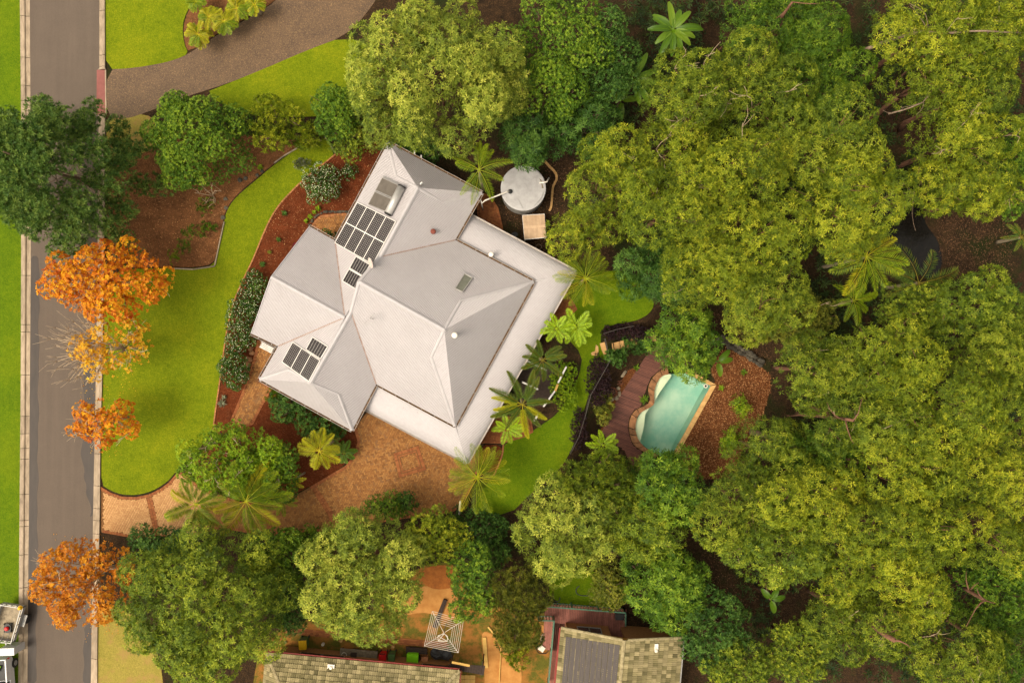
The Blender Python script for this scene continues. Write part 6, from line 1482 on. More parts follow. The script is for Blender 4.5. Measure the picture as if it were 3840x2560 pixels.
# ---- white-flowered hedges
HG = 'white-flowered bushes beside the house'
tree('flowering_shrub', 'topmost part of the white-flowered hedge left of the house', 583, 668, 36, 48, 1.1, 'tiny', 'deep', 'shrub', HG, flowers=320, rough=.15)
tree('flowering_shrub', 'long middle of the white-flowered hedge left of the house', 556, 742, 42, 68, 1.1, 'tiny', 'deep', 'shrub', HG, flowers=650, rough=.15)
tree('flowering_shrub', 'white-flowered bush below the gap in the hedge', 537, 846, 38, 54, 1.1, 'tiny', 'deep', 'shrub', HG, flowers=320, rough=.15)
tree('flowering_shrub', 'round white-flowered bush in the red mulch by the lawn', 740, 422, 50, 46, 1.3, 'tiny', 'deep', 'shrub', HG, flowers=800, rough=.15)
tree('flowering_shrub', 'small sparse white-flowered bush nearer the roof corner', 803, 392, 22, 18, .7, 'tiny', 'deep', 'shrub', HG, flowers=60)
tree('shrub', 'small magenta bush under the left gable edge', 690, 575, 14, 28, .8, 'tiny', 'magenta', 'shrub')
tree('shrub', 'bright yellow-green hedge along the side deck', 1295, 885, 34, 62, 1.0, 'tiny', 'fresh', 'shrub', rough=.15)
tree('shrub', 'small dark fern bush in the nook between house wings', 758, 540, 16, 14, .8, 'tiny', 'deep', 'shrub')
for x, y, rx, ry, lb in ((1460, 790, 40, 26, 'dark green leafy clump below the sandstone steps'), (1415, 820, 26, 22, 'dark green leafy clump at the top of the pool bank'), (1385, 940, 22, 40, 'olive groundcover mound beside the lower pool bank')):
    tree('shrub', lb, x, y, rx, ry, .9, 'shrub', 'deep' if 'olive' not in lb else 'dull', 'shrub', lobe=.4)
tree('purple_shrub', 'dark purple groundcover along the top of the sandstone steps', 1437, 762, 62, 20, .55, 'tiny', 'purple', 'shrub', 'dark purple groundcover', lobe=.25, rz=.12, rough=.15)
tree('purple_shrub', 'dark purple groundcover along the pool bank below the lawn', 1375, 875, 30, 60, .55, 'tiny', 'purple', 'shrub', 'dark purple groundcover', lobe=.25, rz=.12, rough=.15)
tree('purple_shrub', 'dark purple groundcover low on the bank by the tree fern', 1330, 985, 20, 50, .55, 'tiny', 'purple', 'shrub', 'dark purple groundcover', lobe=.25, rz=.12, rough=.15)
# ---- autumn trees along the street
AU = 'autumn trees along the street'
tree('autumn_tree', 'flame-orange autumn tree with the widest crown beside the street', 240, 645, 142, 98, 5.5, 'autumn', 'orange', 'tree', AU, 'twig_pale', trunk=.12, limbs=18, inner=.6, lobe=.75, full=1.2)
tree('autumn_tree', 'half-bare pale-twigged autumn tree below the flame-orange one', 256, 800, 92, 76, 5.0, 'autumn', 'amber', 'tree', AU, 'twig_pale', trunk=.12, limbs=26, twigs=26, thin=.55, inner=.3)
tree('autumn_tree', 'smallest orange autumn tree on the front lawn kerb', 237, 968, 84, 58, 4.2, 'autumn', 'orange', 'tree', AU, 'twig_pale', trunk=.10, limbs=22, twigs=16, thin=.9, inner=.4, lobe=.6)
tree('autumn_tree', 'rust-orange autumn tree overhanging the street at the bottom', 190, 1342, 124, 108, 5.5, 'autumn', 'rust_leaf', 'tree', AU, 'twig_pale', trunk=.13, limbs=22, twigs=14, thin=1.0, inner=.5)
# bare pale branches reaching over the road from the half-bare tree
rr = random.Random(77); tb_ = v(235, 800, 0); t = thing('bare_tree', 'leafless pale-branched tree leaning over the street', 'tree', tb_, AU)
mb = MB(); fk = v(240, 800, 2.6); limb(mb, tb_, fk, .12, .09, rr, .03, 4, 8); mb.build('trunk', M['twig_pale'], t, True)
mb = MB()
for k in range(30):
    a = math.radians(rr.uniform(95, 290)); R_ = rr.uniform(.6, 1.0) * 3.5; e = fk + Vector((math.cos(a) * R_, math.sin(a) * R_ * .75, rr.uniform(.8, 2.2)))
    PP = limb(mb, fk, e, .045, .014, rr, .06, 5, 5)
    for _ in range(5):
        i = rr.choice((2, 3, 4)); d = (e - fk).normalized(); limb(mb, PP[i], PP[i] + (d * .9 + Vector((rr.uniform(-1, 1), rr.uniform(-1, 1), rr.uniform(0, .6))) * .8) * rr.uniform(.35, .8), .016, .006, rr, .12, 3, 4)
mb.build('branches', M['twig_pale'], t, True)
rr = random.Random(78); sb_ = z2(600, 1790, 300, 0); t = thing('bare_shrub', 'small leafless pale shrub in the conifer bed', 'shrub', sb_)
mb = MB()
for k in range(6):
    a = k * 1.05 + rr.uniform(-.3, .3); e = sb_ + Vector((math.cos(a) * 1.0, math.sin(a) * .8, 1.0)); PP = limb(mb, sb_, e, .04, .015, rr, .12, 5, 5)
    for _ in range(4): i = rr.choice((2, 3, 4)); limb(mb, PP[i], PP[i] + Vector((rr.uniform(-1, 1), rr.uniform(-1, 1), .3)) * .5, .016, .008, rr, .1, 3, 4)
mb.build('branches', M['twig_pale'], t, True)

# ---- forest at the right
FG = 'forest trees on the right'
forest = [
 ('yellow-green gum with bare twigs below the banana plants', 1590, 215, 105, 85, 10, 'euc', 'forest', 16),
 ('yellow-green gum left of the dark top gap', 1735, 195, 90, 95, 11, 'euc', 'forest', 4),
 ('dark green gum at the top between bananas and the dark gap', 1790, 70, 110, 90, 9, 'euc', 'mid', 3),
 ('dark green gum right of the top dark gap edge', 1890, 160, 85, 110, 9, 'euc', 'mid', 2),
 ('pale yellow-green gum crown with a dead branch at the top', 1560, 320, 80, 65, 10, 'euc', 'yellow', 8),
 ('yellow-green gum nearest the water tank', 1420, 420, 95, 95, 9, 'euc', 'yellow', 4),
 ('small sprawling gum branch over the pump shelter', 1335, 530, 75, 46, 5, 'euc', 'yellow', 3),
 ('yellow-green gum in the thick of the left forest', 1550, 470, 105, 100, 11, 'euc', 'yellow', 3),
 ('tall bright gum crown in the centre of the upper forest', 1705, 390, 95, 90, 13, 'euc', 'yellow', 4),
 ('broad olive gum crown above the palms', 1890, 345, 120, 100, 12, 'euc', 'forest', 3),
 ('olive gum crown closest to the creek', 1960, 460, 110, 105, 12, 'euc', 'yellow', 1),
 ('gum crown left of the lower palm group', 1720, 560, 110, 90, 12, 'euc', 'yellow', 2),
 ('gum crown over the path above the poolside tree', 1620, 610, 80, 75, 10, 'euc', 'yellow', 4),
 ('gum crown touching the small lawn corner', 1770, 680, 85, 80, 10, 'euc', 'forest', 2),
 ('top right gum crown with a long grey bough', 2140, 60, 110, 75, 12, 'euc', 'yellow', 4),
 ('gum crown in the very top right corner', 2290, 60, 95, 90, 12, 'euc', 'yellow', 2),
 ('gum crown below the long grey bough', 2130, 180, 95, 65, 11, 'euc', 'yellow', 3),
 ('gum crown at the right edge near the top', 2240, 205, 90, 75, 11, 'euc', 'forest', 3),
 ('thin yellowish gum over the creek', 2200, 320, 95, 65, 10, 'euc', 'yellow', 8),
 ('yellow gum hanging above the leaf-strewn clearing', 2170, 430, 95, 55, 9, 'euc', 'yellow', 2),
 ('small gum spray at the upper clearing edge', 2265, 440, 70, 50, 9, 'euc', 'yellow', 4),
 ('green leafy tree on the right edge beside the clearing', 2330, 390, 45, 100, 7, 'shrub', 'mid', 0),
 ('scrubby brown-green tree behind the poolside tree', 1830, 730, 85, 55, 5, 'shrub', 'dull', 8),
 ('scrubby olive tree right of the dark litter path', 1740, 735, 55, 45, 4, 'shrub', 'dull', 5),
 ('light green tree below the right-hand palms', 2110, 720, 75, 60, 7, 'shrub', 'forest', 1),
 ('light green gum on the right below the clearing', 2260, 720, 100, 80, 9, 'rosette', 'forest', 1),
 ('gum crown on the right edge at mid height', 2290, 860, 85, 90, 11, 'euc', 'forest', 1),
 ('pale gum right of the pool clearing', 1880, 850, 85, 80, 10, 'euc', 'forest', 5),
 ('yellow-green gum crown in the centre of the right forest', 2040, 830, 100, 80, 12, 'euc', 'yellow', 2),
 ('broad gum crown at the middle right', 2150, 920, 115, 105, 13, 'euc', 'yellow', 2),
 ('gum crown with a bare brown bough right of the pool', 1960, 960, 95, 75, 11, 'euc', 'forest', 6),
 ('gum crown over the fallen trunk below the pool', 1760, 1040, 85, 70, 8, 'euc', 'forest', 3),
 ('dark gap-filling gum crown right of the fallen trunk', 1900, 1055, 90, 65, 9, 'euc', 'mid', 2),
 ('yellow gum crown in the lower forest centre', 2060, 1085, 120, 95, 12, 'euc', 'yellow', 2),
 ('gum crown at the lower right edge', 2255, 1060, 105, 100, 11, 'euc', 'yellow', 2),
 ('yellow-tipped gum crown left of the forest centre', 1870, 1165, 95, 80, 11, 'euc', 'yellow', 3),
 ('leafy gum crown beside the star-leaved trees', 1720, 1165, 95, 85, 10, 'euc', 'forest', 6),
 ('gum crown above the dark lower gap', 1790, 1260, 105, 80, 10, 'rosette', 'forest', 2),
 ('bright yellow gum crown in the lower right forest', 2080, 1240, 115, 90, 13, 'euc', 'yellow', 3),
 ('gum crown spreading at the lower right centre', 1940, 1290, 95, 80, 11, 'euc', 'yellow', 3),
 ('gum crown right above the lower dark hollow', 2270, 1215, 95, 85, 11, 'euc', 'yellow', 1),
 ('dark green tree in the lower right hollow', 2280, 1370, 90, 80, 7, 'shrub', 'mid', 3),
 ('gum crown with thick red-brown trunk at the bottom right', 2080, 1370, 105, 75, 10, 'euc', 'yellow', 4),
 ('gum crown at the bottom edge of the forest', 1960, 1440, 95, 75, 9, 'euc', 'forest', 5),
 ('twiggy gum at the bottom right corner', 2180, 1490, 110, 75, 9, 'euc', 'forest', 10),
 ('green gum in the last bottom right corner', 2310, 1500, 70, 80, 9, 'euc', 'mid', 2),
 ('dark glossy tree beside the gabled house wall', 1640, 1450, 75, 80, 5, 'shrub', 'deep', 1),
 ('low bright gum at the bottom edge near the gabled house', 1700, 1530, 70, 55, 6, 'shrub', 'forest', 2),
 ('dull gum at the bottom edge of the dark hollow', 1830, 1500, 70, 65, 6, 'shrub', 'forest', 3),
 ('dark glossy tree right of the small upper lawn', 1500, 620, 75, 58, 4, 'star', 'deep', 1),
 ('dark leafy shrub tree at the small lawn tip', 1550, 660, 55, 40, 3.5, 'star', 'deep', 0),
]
for lb, x, y, rx, ry, h, kd, lf, tw in forest:
    tree('gum_tree' if kd == 'euc' else 'forest_tree', lb, x, y, rx * 1.24, ry * 1.24, h, kd, lf, 'tree', FG, 'bark_red', twigs=(tw + 1) // 2 if tw > 3 else 0, full=.9, limbs=9, trunk=.2 if h > 8 else .12, inner=.55, lobe=1.45 if kd == 'euc' else None, rz=2.1 if kd == 'euc' else None)
# big bare boughs and fallen trunks that show between crowns
def bough(name, label, pts, r0, r1, mat='bark_red', forks=5, cat='branch'):
    SEED[0] += 1; rr = random.Random(SEED[0]); P = [v(x, y, z) for x, y, z in pts]; P = chaikin(P, 1, False); root = thing(name, label, cat, P[0])
    mb = MB(); mb.tube(P, list(np.linspace(r0, r1, len(P))), 9); mb.build('stem', M[mat], root, True); mb = MB()
    for k in range(forks):
        i = rr.randrange(1, len(P)); limb(mb, P[i], P[i] + Vector((rr.uniform(-1, 1), rr.uniform(-1, 1), rr.uniform(-.2, .6))) * 1.6, r1 * .6, .012, rr, .15, 5, 5)
    if forks: mb.build('side_branches', M[mat], root, True)
bough('bough', 'long grey-brown bough across the dark gap at the top right', [(1985, 115, 7.5), (2045, 92, 9), (2085, 80, 10.2), (2120, 72, 10.8), (2170, 78, 11.2), (2240, 70, 11.6), (2340, 76, 11.4)], .13, .04, 'bark_pale', 14)
bough('bough', 'thin pale bough over the dark gap below the long one', [(2040, 262, 8), (2085, 250, 8.6), (2120, 235, 9.2)], .06, .03, 'bark_pale', 6)
bough('leaning_tree', 'leaning brown trunk with forks right of the pool', [(1830, 950, 4), (1890, 955, 7.5), (1960, 965, 11)], .16, .09, 'bark_red', 6)
bough('fallen_log', 'thick fallen trunk lying right of the bark-littered ground', [(1722, 990, -.9), (1760, 1000, -.6), (1790, 1012, -.4)], .26, .2, 'bark', 0, 'log')
bough('leaning_tree', 'bare red-brown trunk slanting through the bottom right forest', [(1985, 1420, 6.5), (2030, 1455, 9.2), (2055, 1470, 10)], .2, .15, 'bark_red', 3)
bough('leaning_tree', 'short brown trunk slanting right of the lower forest centre', [(1895, 1085, 6), (1935, 1115, 9.2)], .13, .11, 'bark_red', 2)
bough('leaning_tree', 'slanting brown trunk at the lower right hollow', [(2215, 1350, 7), (2262, 1378, 9)], .14, .1, 'bark_red', 5)
bough('bough', 'bare reddish fork reaching into the top forest', [(1795, 40, 9), (1820, 5, 10.2)], .11, .07, 'bark_red', 2)
bough('leaning_tree', 'twiggy grey stem beside the upper creek clearing', [(2095, 490, 4), (2100, 440, 8)], .05, .03, 'bark_pale', 6)
# undergrowth in the forest shade: one mass
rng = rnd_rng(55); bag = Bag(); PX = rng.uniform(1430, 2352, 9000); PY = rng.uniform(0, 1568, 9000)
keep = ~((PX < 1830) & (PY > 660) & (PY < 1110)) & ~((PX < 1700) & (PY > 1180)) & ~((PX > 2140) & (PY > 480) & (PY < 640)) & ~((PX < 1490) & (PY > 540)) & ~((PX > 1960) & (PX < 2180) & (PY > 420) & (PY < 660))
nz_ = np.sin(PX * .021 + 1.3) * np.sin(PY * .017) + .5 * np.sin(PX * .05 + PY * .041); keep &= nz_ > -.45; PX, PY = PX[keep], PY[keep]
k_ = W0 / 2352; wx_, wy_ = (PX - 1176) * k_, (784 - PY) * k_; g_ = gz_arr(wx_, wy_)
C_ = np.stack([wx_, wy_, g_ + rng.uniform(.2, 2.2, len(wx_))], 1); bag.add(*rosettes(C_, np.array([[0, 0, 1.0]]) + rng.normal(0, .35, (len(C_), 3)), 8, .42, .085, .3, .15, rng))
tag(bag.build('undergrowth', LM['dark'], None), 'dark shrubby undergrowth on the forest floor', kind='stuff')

# ---- palms, ferns, bananas
def frond_mesh(L, arch, rise, nl, ll, lw, rng, plume=False, taper=.55, vdroop=.25, curl=0.0):
    """frond along +X from the origin; returns numpy verts, tri faces, tint"""
    s = np.linspace(0, 1, 15); X = L * (s - .12 * arch * s ** 2); Z = L * (rise * s - arch * s ** 2); Yc = curl * L * s ** 2
    bag = Bag(); R = np.stack([X, Yc, Z], 1); w = .028 * (1 - .8 * s)[:, None]
    up = np.array([[0, 0, 1.0]]); side = np.array([[0, 1.0, 0]])
    ring = np.stack([R + side * w, R - side * w, R + up * w * 1.2], 1).reshape(-1, 3); f = []
    for i in range(14):
        for k in range(3): a, b = i * 3 + k, i * 3 + (k + 1) % 3; f += [(a, b, b + 3), (a, b + 3, a + 3)]
    bag.add(ring, np.array(f), np.full(len(ring), .85))
    st = np.linspace(.14, .995, nl); env = np.sin(np.pi * np.clip(st * .9 + .12, 0, 1)) ** taper
    for sd in ((-1, 1) if not plume else (-1, -.5, .2, .6, 1)):
        px = np.interp(st, s, X); pz_ = np.interp(st, s, Z); py = np.interp(st, s, Yc); n = len(st)
        fw = .55 + .35 * st + rng.normal(0, .06, n); dy = np.full(n, float(sd)) * (1 - .25 * st); dz = (np.full(n, .30 - vdroop) if not plume else np.full(n, 1 - abs(sd)) * .9) + rng.normal(0, .10, n)
        d = np.stack([fw, dy, dz], 1); d /= np.linalg.norm(d, axis=1, keepdims=True); l_ = ll * L * env * (1 + rng.normal(0, .07, n))
        base = np.stack([px, py, pz_], 1); tip = base + d * l_[:, None] - np.array([0, 0, 1]) * (vdroop * l_ * .9)[:, None]; mid = base + d * (l_ * .45)[:, None]
        sx_ = np.cross(d, np.array([0, 0, 1.0])); sx_ /= np.linalg.norm(sx_, axis=1, keepdims=True); sx_ = sx_ * lw / 2
        V_ = np.stack([base, mid - sx_, tip, mid + sx_], 1).reshape(-1, 3); ix = np.arange(n)[:, None] * 4
        F_ = np.concatenate([ix + np.array([[0, 1, 2]]), ix + np.array([[0, 2, 3]])], 0)
        bag.add(V_, F_, np.repeat(np.clip(.5 + rng.normal(0, .12, n) + .25 * (st - .5), 0, 1), 4))
    return np.concatenate(bag.V), np.concatenate(bag.F), np.concatenate(bag.T)
def palm(name, label, cx, cy, Lv, h, nf, leaf, cat='palm', group=None, rise=(.25, .8), arch=(.45, .9), nl=27, ll=.21, lw=.032, plume=False, vdroop=.25, base=None, trunk=.13, angs=None, seed=None, tmat='palm_trunk', taper=.55, hang=.0, variants=4, gold=None):
    SEED[0] += 1; rng = rnd_rng(seed or SEED[0]); rr = random.Random(seed or SEED[0])
    p0 = v(cx, cy, h); g = gz(p0.x, p0.y); c = v(cx, cy, g + h); k = W0 / 2352 * (CAMH - c.z) / CAMH; L = Lv * k
    b = Vector((c.x, c.y, g)) if base is None else v(*base, g)
    t = thing(name, label, cat, b, group); mb = MB()
    P = [b.lerp(c, s) + Vector((0, 0, 0)) for s in np.linspace(0, 1, 7)]; mb.tube(P, [trunk * (1.15 - .4 * s) for s in np.linspace(0, 1, 7)], 10); mb.build('trunk', M[tmat], t, True)
    meshes = []
    for q_ in range(variants):
        V_, F_, T_ = frond_mesh(L, rr.uniform(*arch), rr.uniform(*rise), nl, ll, lw, rng, plume, taper, vdroop, rr.uniform(-.12, .12))
        me_o = obj_from('frond', V_, F_, LM[leaf], None, tint=T_); meshes.append(me_o.data); bpy.data.objects.remove(me_o)
    for i in range(nf):
        a = (angs[i] if angs else i * 2.39996 + rr.uniform(-.2, .2)); me = meshes[i % variants]
        lf = leaf
        if gold and rr.random() < gold[1]:
            me = me.copy(); me.materials[0] = LM[gold[0]]
        o = bpy.data.objects.new('frond', me); link(o, t); o.location = c - b; s = rr.uniform(.8, 1.05)
        o.rotation_euler = (rr.uniform(-.25, .25), -rr.uniform(-.15, .35) * (1 - i / nf) + hang, a); o.scale = (s, s, s)
    return t
D_ = math.radians
palm('palm_tree', 'bright green feather palm reaching over the roof toward the water tank', 1100, 390, 82, 7.0, 10, 'palm', lw=.036, ll=.19, nl=34, arch=(.35, .6), rise=(.1, .35), angs=[D_(a) for a in (168, 150, 20, -22, -58, -95, -120, 75, 60, 95)], vdroop=.3)
palm('palm_tree', 'yellow-tipped feather palm at the right corner of the verandah', 1345, 640, 82, 4.2, 22, 'palm', gold=('palm_gold', .3))
palm('palm_tree', 'spreading feather palm at the corner of the brick forecourt', 1097, 1095, 86, 4.5, 26, 'palm', gold=('palm_gold', .25))
palm('palm_tree', 'golden-yellow palm beside the twiggy tree and forecourt', 733, 1035, 54, 3.2, 12, 'palm_gold', base=(778, 1003), trunk=.10, lw=.05, ll=.30, nl=24, arch=(.3, .6), rise=(.1, .5))
palm('palm_tree', 'small yellow palm left of the mulch corner', 668, 1105, 38, 2.4, 9, 'palm_gold', trunk=.07, nl=24, gold=('palm', .5), base=(700, 1085))
palm('palm_tree', 'small bright palm leaning on the driveway edge', 650, 1150, 40, 2.0, 8, 'palm', trunk=.07, nl=24)
palm('palm_tree', 'large long-fronded palm over the paved driveway', 565, 1150, 105, 4.8, 14, 'palm', gold=('palm_gold', .3), nl=48, ll=.22, lw=.04, rise=(.1, .5), arch=(.3, .65))
palm('palm_tree', 'long-fronded palm nearest the driveway mouth', 450, 1158, 82, 4.2, 13, 'palm', gold=('palm_gold', .2), nl=44, ll=.24, lw=.04, rise=(.1, .5), arch=(.35, .7))
palm('palm_tree', 'dark plumed foxtail palm over the side deck', 1246, 826, 62, 4.5, 10, 'palm_deep', plume=True, nl=34, ll=.22, lw=.034, rise=(.0, .35), arch=(.3, .55), vdroop=.12)
palm('palm_tree', 'bronze-tipped foxtail palm below the side deck', 1200, 928, 88, 5.0, 13, 'palm_deep', plume=True, nl=40, ll=.17, lw=.036, rise=(.0, .35), arch=(.3, .55), vdroop=.12, gold=('palm_gold', .35))
FN = dict(nl=12, lw=.105, ll=.27, rise=(.15, .45), arch=(.35, .55), vdroop=.16, taper=.7, cat='fern', trunk=.09)
palm('tree_fern', 'lime-green tree fern beside the lower lawn steps', 1322, 752, 50, 2.2, 11, 'fern', **FN)
palm('tree_fern', 'second lime-green tree fern nearest the verandah', 1278, 755, 46, 2.6, 9, 'fern', **FN)
palm('tree_fern', 'small lime-green tree fern below the foxtail palms', 1165, 985, 44, 1.6, 9, 'fern', **FN)
palm('tree_fern', 'tree fern at the lower end of the pool deck', 1385, 1022, 46, 3.0, 9, 'fern', **FN)
palm('fern', 'green fern clump on the driveway edge beside the golden palm', 790, 1040, 34, .8, 10, 'banana', nl=16, lw=.09, ll=.3, cat='fern', trunk=.05, rise=(.2, .6))
palm('fern', 'dark fern clump below the roof point', 755, 1005, 34, .9, 9, 'palm_deep', nl=16, lw=.08, ll=.3, cat='fern', trunk=.05)
palm('palm_tree', 'bright feather palm in the forest beside the creek', 1990, 590, 105, 8.5, 18, 'palm', gold=('palm_gold', .25), lw=.05)
palm('palm_tree', 'dark feather palm right of the bright forest palm', 2110, 650, 110, 6.0, 11, 'palm_deep', lw=.045)
palm('palm_tree', 'low feather palm under the bright forest palm', 1960, 690, 65, 3.5, 9, 'palm', lw=.05)
palm('palm_tree', 'small feather palm showing at the right frame edge', 2345, 545, 45, 3.0, 9, 'palm_deep', lw=.045)
palm('palm_tree', 'small bright palm behind the roof between tree and tank', 1105, 350, 28, 2.5, 7, 'palm', nl=22, lw=.05)
GC = 'golden palms in the top garden bed'
for i, (x, y, l_, lb) in enumerate(((455, 80, 34, 'lowest golden clumping palm in the top bed'), (480, 40, 34, 'golden clumping palm at the left of the top bed'), (515, 50, 34, 'golden clumping palm in the middle of the top bed'), (545, 20, 34, 'golden clumping palm right of the bed centre'), (585, 12, 30, 'golden clumping palm nearest the driveway at the top'), (450, 5, 28, 'dark palm at the top left of the bed'))):
    palm('clumping_palm', lb, x, y, l_, 1.5, 18, 'palm_gold' if 'golden' in lb else 'palm', group=GC, nl=22, lw=.045, ll=.34, trunk=.12, gold=('palm', .45), rise=(.2, .9), arch=(.5, .95))
def paddle(t, c, L, Wd, az, el, leaf, rr, rng):
    n = 12; s = np.linspace(0, 1, n); rise = math.sin(el); X = L * s * (1 - .1 * s); Z = L * (rise * s - (.35 + .3 * rise) * s ** 2); hw = Wd / 2 * np.sin(np.pi * np.clip(.08 + .9 * s, 0, 1)) ** .6 * (s > .12) + .015
    V_ = []; 
    for i in range(n): V_ += [(X[i], hw[i], Z[i] + hw[i] * .35), (X[i], 0, Z[i]), (X[i], -hw[i], Z[i] + hw[i] * .35)]
    F_ = []
    for i in range(n - 1):
        for k in range(2): a = i * 3 + k; F_.append((a, a + 3, a + 4, a + 1))
    R_ = Matrix.Rotation(az, 3, 'Z'); V_ = [tuple(c + R_ @ Vector(p)) for p in V_]
    o = obj_from('leaf', V_, F_, LM[leaf], t, True, tint=[.5 + rr.uniform(-.3, .3)] * len(V_)); mb = MB(); mb.tube([c + R_ @ Vector((X[i], 0, Z[i] + .012)) for i in range(0, n, 2)], list(np.linspace(.03, .008, 6)), 5); mb.build('midrib', LM['fern'], o)
def banana(label, cx, cy, h, Lv, n, group='banana plants'):
    SEED[0] += 1; rr = random.Random(SEED[0]); rng = rnd_rng(SEED[0]); p = v(cx, cy, h); g = gz(p.x, p.y); c = v(cx, cy, g + h); t = thing('banana_plant', label, 'banana plant', Vector((c.x, c.y, g)), group)
    mb = MB(); mb.tube([Vector((c.x, c.y, g)), c], [.16, .09], 10); mb.build('trunk', M['bark'], t, True)
    for i in range(n): paddle(t, c, Lv * .0328 * rr.uniform(.75, 1.1), .42, i * 2.39996 + rr.uniform(-.2, .2), rr.uniform(.15, .7), 'banana', rr, rng)
banana('banana plant with upright paddle leaves at the top of the forest', 1545, 70, 5.5, 66, 16); banana('banana plant with drooping leaves left of the forest gums', 1455, 185, 4.5, 72, 12); banana('small banana plant beside the dark tree over the tank', 1425, 232, 3.0, 45, 4)
banana('banana plant behind the poolside tree', 1648, 830, 2.6, 48, 5); banana('banana leaves poking from the lower forest edge', 1770, 1375, 3.5, 42, 4)
def strap(label, cx, cy, r, h, n, leaf, name='strap_plant', wd=.07, z=None, cat='plant', px=False):
    SEED[0] += 1; rng = rnd_rng(SEED[0]); p = q(cx, cy, 0); g = gz(p.x, p.y) if z is None else z; c = q(cx, cy, g + h * .4); c.z = g; t = thing(name, label, cat, c)
    bag = Bag(); C_ = np.array([[c.x, c.y, c.z + .05 + h * .18 * j] for j in range(3)]); bag.add(*rosettes(C_, np.tile([[0, 0, 1.0]], (3, 1)) + rng.normal(0, .03, (3, 3)), n, r * .02, wd, .55, .25, rng, tint=np.array([.35, .5, .65]))); bag.build('leaves', LM[leaf], t)
for x, y, r, lf, lb in ((2415, 1497, 24, 'mid', 'green rosette plant on the deck beside the rock coping'), (2386, 1378, 16, 'mid', 'small green rosette plant at the top of the deck'), (2277, 1542, 12, 'mid', 'small green rosette plant on the lower deck edge'), (832, 1512, 20, 'grey', 'pale grey-green rosette plant in the mulch beside the path'), (840, 1488, 11, 'grey', 'smaller pale rosette plant above the grey-green one'), (1193, 781, 13, 'fresh', 'topmost small green plant by the paved nook'), (1162, 812, 12, 'fresh', 'small green plant left of the paved nook'), (1148, 828, 11, 'fresh', 'lowest small green plant beside the paved nook'), (1066, 800, 14, 'deep', 'small dark plant in the middle of the red mulch'), (1044, 898, 12, 'deep', 'small dark plant near the left gable'), (985, 990, 14, 'deep', 'small dark plant just above the white-flowered hedge'), (1177, 795, 10, 'fresh', 'tiny green plant between two others by the nook'), (1010, 945, 9, 'dull', 'tiny dull plant in the red mulch near the lawn edge'), (2705, 1455, 14, 'fresh', 'small bright plant right of the pool coping corner'), (2790, 1395, 16, 'mid', 'small green plant in the bark litter below the stone wall'), (975, 627, 14, 'fresh', 'tiny bright plant in the chip mulch by the lawn strip')):
    strap(lb, x, y, r, .4, 11, lf, z=PZ if x > 2260 else None)
for x, y, rx, ry, lf, lb, h in ((690, 920, 22, 16, 'mid', 'leafy strap-leaved clump in the lower conifer bed', .8), (655, 962, 15, 14, 'fresh', 'bright leafy clump at the bottom of the conifer bed', .6), (730, 870, 30, 14, 'mid', 'thin-leaved clump in the middle of the conifer bed', .6), (790, 850, 22, 12, 'mid', 'thin-leaved clump at the right of the conifer bed', .5), (770, 770, 24, 22, 'mid', 'strappy clump under the bare shrub', .5), (1130, 612, 20, 9, 'grey', 'grey-leaved low plant in the chip mulch by the lawn', .3)):
    tree('strappy_clump', lb, x / 1.63265, y / 1.63265, rx, ry, h, 'plume', lf, 'plant', thin=.45, lobe=.35, inner=.5, scale=.8)
for x, y, r, lb in ((2775, 1525, 22, 'upper glossy large-leaved shrub at the right of the bark litter'), (2745, 1640, 22, 'middle glossy large-leaved shrub at the right of the bark litter'), (2720, 1670, 18, 'lowest glossy large-leaved shrub at the right of the bark litter')):
    tree('shrub', lb, x / 1.63265, y / 1.63265, r, r * 1.1, 1.4, 'star', 'fresh', 'shrub', lobe=.4, thin=.7)

# ---- dark araucaria with tufted whorled branches at the left
SEED[0] += 1; rng = rnd_rng(911); rr = random.Random(911)
ab = v(232, 432, 0); AH = 11.5
t = thing('monkey_puzzle_conifer', 'dark tufted conifer with whorled bare branches leaning over the street', 'tree', ab)
mb = MB(); mb.tube([ab, ab + Vector((0, 0, AH * .5)), ab + Vector((0, 0, AH))], [.26, .17, .04], 10); mb.build('trunk', M['bark'], t, True)
mb = MB(); bag = Bag()
for w_ in range(7):
    z = 1.5 + w_ * (AH - 2.0) / 6.3; R_ = 4.7 * (1 - (w_ / 7.6) ** 1.6) + .8; nb = 6
    for k in range(nb):
        a = w_ * .62 + k * 6.2832 / nb + rr.uniform(-.15, .15); L = R_ * rr.uniform(.85, 1.1); e = ab + Vector((math.cos(a) * L, math.sin(a) * L, z + L * .10)); s0 = ab + Vector((0, 0, z))
        limb(mb, s0, e, .05, .02, rr, .03, 5, 5)
        side = np.array([-math.sin(a), math.cos(a), 0])
        for tt in ((.62, .80, .98) if w_ < 5 else (.35, .7, 1.0)):
            for sd_ in (-1, 1):
                Rr = rr.uniform(.52, .72); c_ = np.array(s0.lerp(e, tt)) + side * sd_ * rr.uniform(.1, .45); n = int(120 * Rr * Rr)
                d_ = rng.normal(0, 1, (n * 2, 3)); d_ /= np.linalg.norm(d_, axis=1, keepdims=True); d_ = d_[d_[:, 2] > -.3][:n]
                bag.add(*rosettes(c_ + d_ * Rr * rng.uniform(.7, 1.05, (len(d_), 1)) * np.array([1, 1, .8]), d_ + np.array([[0, 0, .4]]) + rng.normal(0, .25, (len(d_), 3)), 9, .25, .055, .7, .0, rng, tint=np.clip(rng.normal(.55, .25, len(d_)), 0, 1)))
mb.build('branches', M['bark_pale'], t, True); bag.build('foliage', LM['bunya'], t)

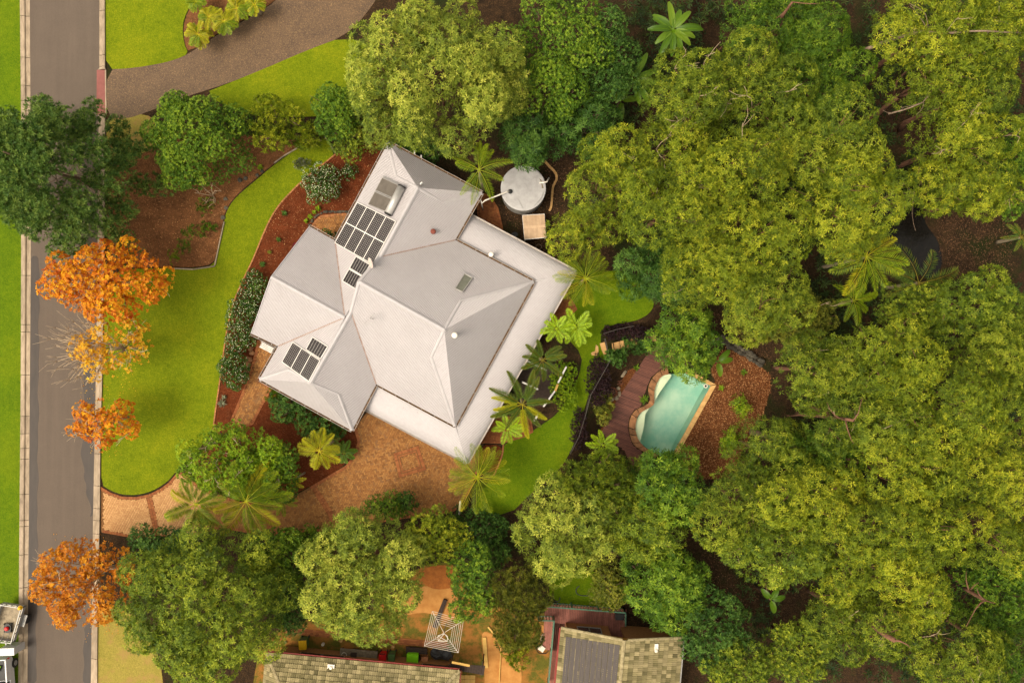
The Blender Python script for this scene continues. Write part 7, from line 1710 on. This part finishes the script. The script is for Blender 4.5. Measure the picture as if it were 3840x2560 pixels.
# ---- fallen leaves on mulch and lawn edges
def scatter(name, label, poly, n, mat, seed, z=.03, L=.10, W_=.05, pz=None):
    rng = rnd_rng(seed); xs = [p[0] for p in poly]; ys_ = [p[1] for p in poly]; X = rng.uniform(min(xs), max(xs), n * 3); Y = rng.uniform(min(ys_), max(ys_), n * 3); s = inside(X, Y, poly); X, Y = X[s][:n], Y[s][:n]
    zg = gz_arr(X, Y) if pz is None else np.full(len(X), pz); C_ = np.stack([X, Y, zg + z], 1); bag = Bag(); bag.add(*rosettes(C_, np.array([[0, 0, 1.0]]) + rng.normal(0, .2, (len(X), 3)), 1, L, W_, .05, 0, rng, lj=.5, tint=rng.uniform(0, 1, len(X)))); tag(bag.build(name, LM[mat], None), label, kind='stuff')
scatter('fallen_leaves', 'scattered pale fallen leaves on the conifer bed', [q(*p) for p in [(420, 700), (620, 600), (860, 700), (846, 790), (816, 930), (802, 985), (640, 990), (420, 980)]], 1500, 'litterleaf', 1)
scatter('fallen_leaves', 'scattered pale petals and leaves on the red mulch bed', [q(*p) for p in [(1262, 580), (1450, 545), (1400, 690), (1250, 900), (1170, 840), (1020, 1030), (940, 1010), (1010, 830), (1100, 720)]], 800, 'litterleaf', 2, L=.08)
scatter('fallen_leaves', 'thick orange-brown bark leaves right of the pool', [q(*p, PZ) for p in [(2660, 1390), (2720, 1290), (2848, 1367), (2900, 1420), (2860, 1560), (2800, 1650), (2740, 1800), (2560, 1790), (2545, 1700), (2690, 1440)]], 5000, 'litterleaf', 3, .04, .13, .05, PZ)
scatter('fallen_leaves', 'brown leaf litter between water tank and forest', [q(*p) for p in [(1960, 600), (2330, 600), (2300, 960), (2060, 960), (1900, 830), (1890, 720)]], 3000, 'litterdark', 4, .03, .12, .05)
scatter('fallen_leaves', 'leaf litter on the path behind the poolside tree', [q(*p) for p in [(2680, 1040), (3050, 1120), (3000, 1400), (2850, 1360), (2700, 1250)]], 1600, 'litterdark', 5, .04, .12, .05)
scatter('fallen_leaves', 'leaf litter in the clearing beside the creek', [q(*p) for p in [(3540, 800), (3840, 780), (3840, 1040), (3620, 1080), (3560, 950)]], 2200, 'litterdark', 6, .04, .13, .05)
scatter('fallen_leaves', 'leaf litter in the lower forest hollow', [q(*p) for p in [(2640, 2080), (2760, 2090), (2900, 2230), (2850, 2420), (2640, 2330)]], 1200, 'litterdark', 7, .04, .12, .05)
scatter('fallen_leaves', 'yellow and orange leaves dropped along the kerb under the autumn trees', [q(*p) for p in [(300, 960), (420, 960), (520, 1300), (500, 1700), (340, 1720), (290, 1400)]], 420, 'amber', 8, .045, .10, .06, 0.0)
scatter('fallen_leaves', 'orange leaves dropped on the street under the lowest autumn tree', [q(*p) for p in [(200, 2000), (420, 2000), (470, 2380), (340, 2420), (180, 2350)]], 260, 'rust_leaf', 9, .045, .10, .06, 0.0)
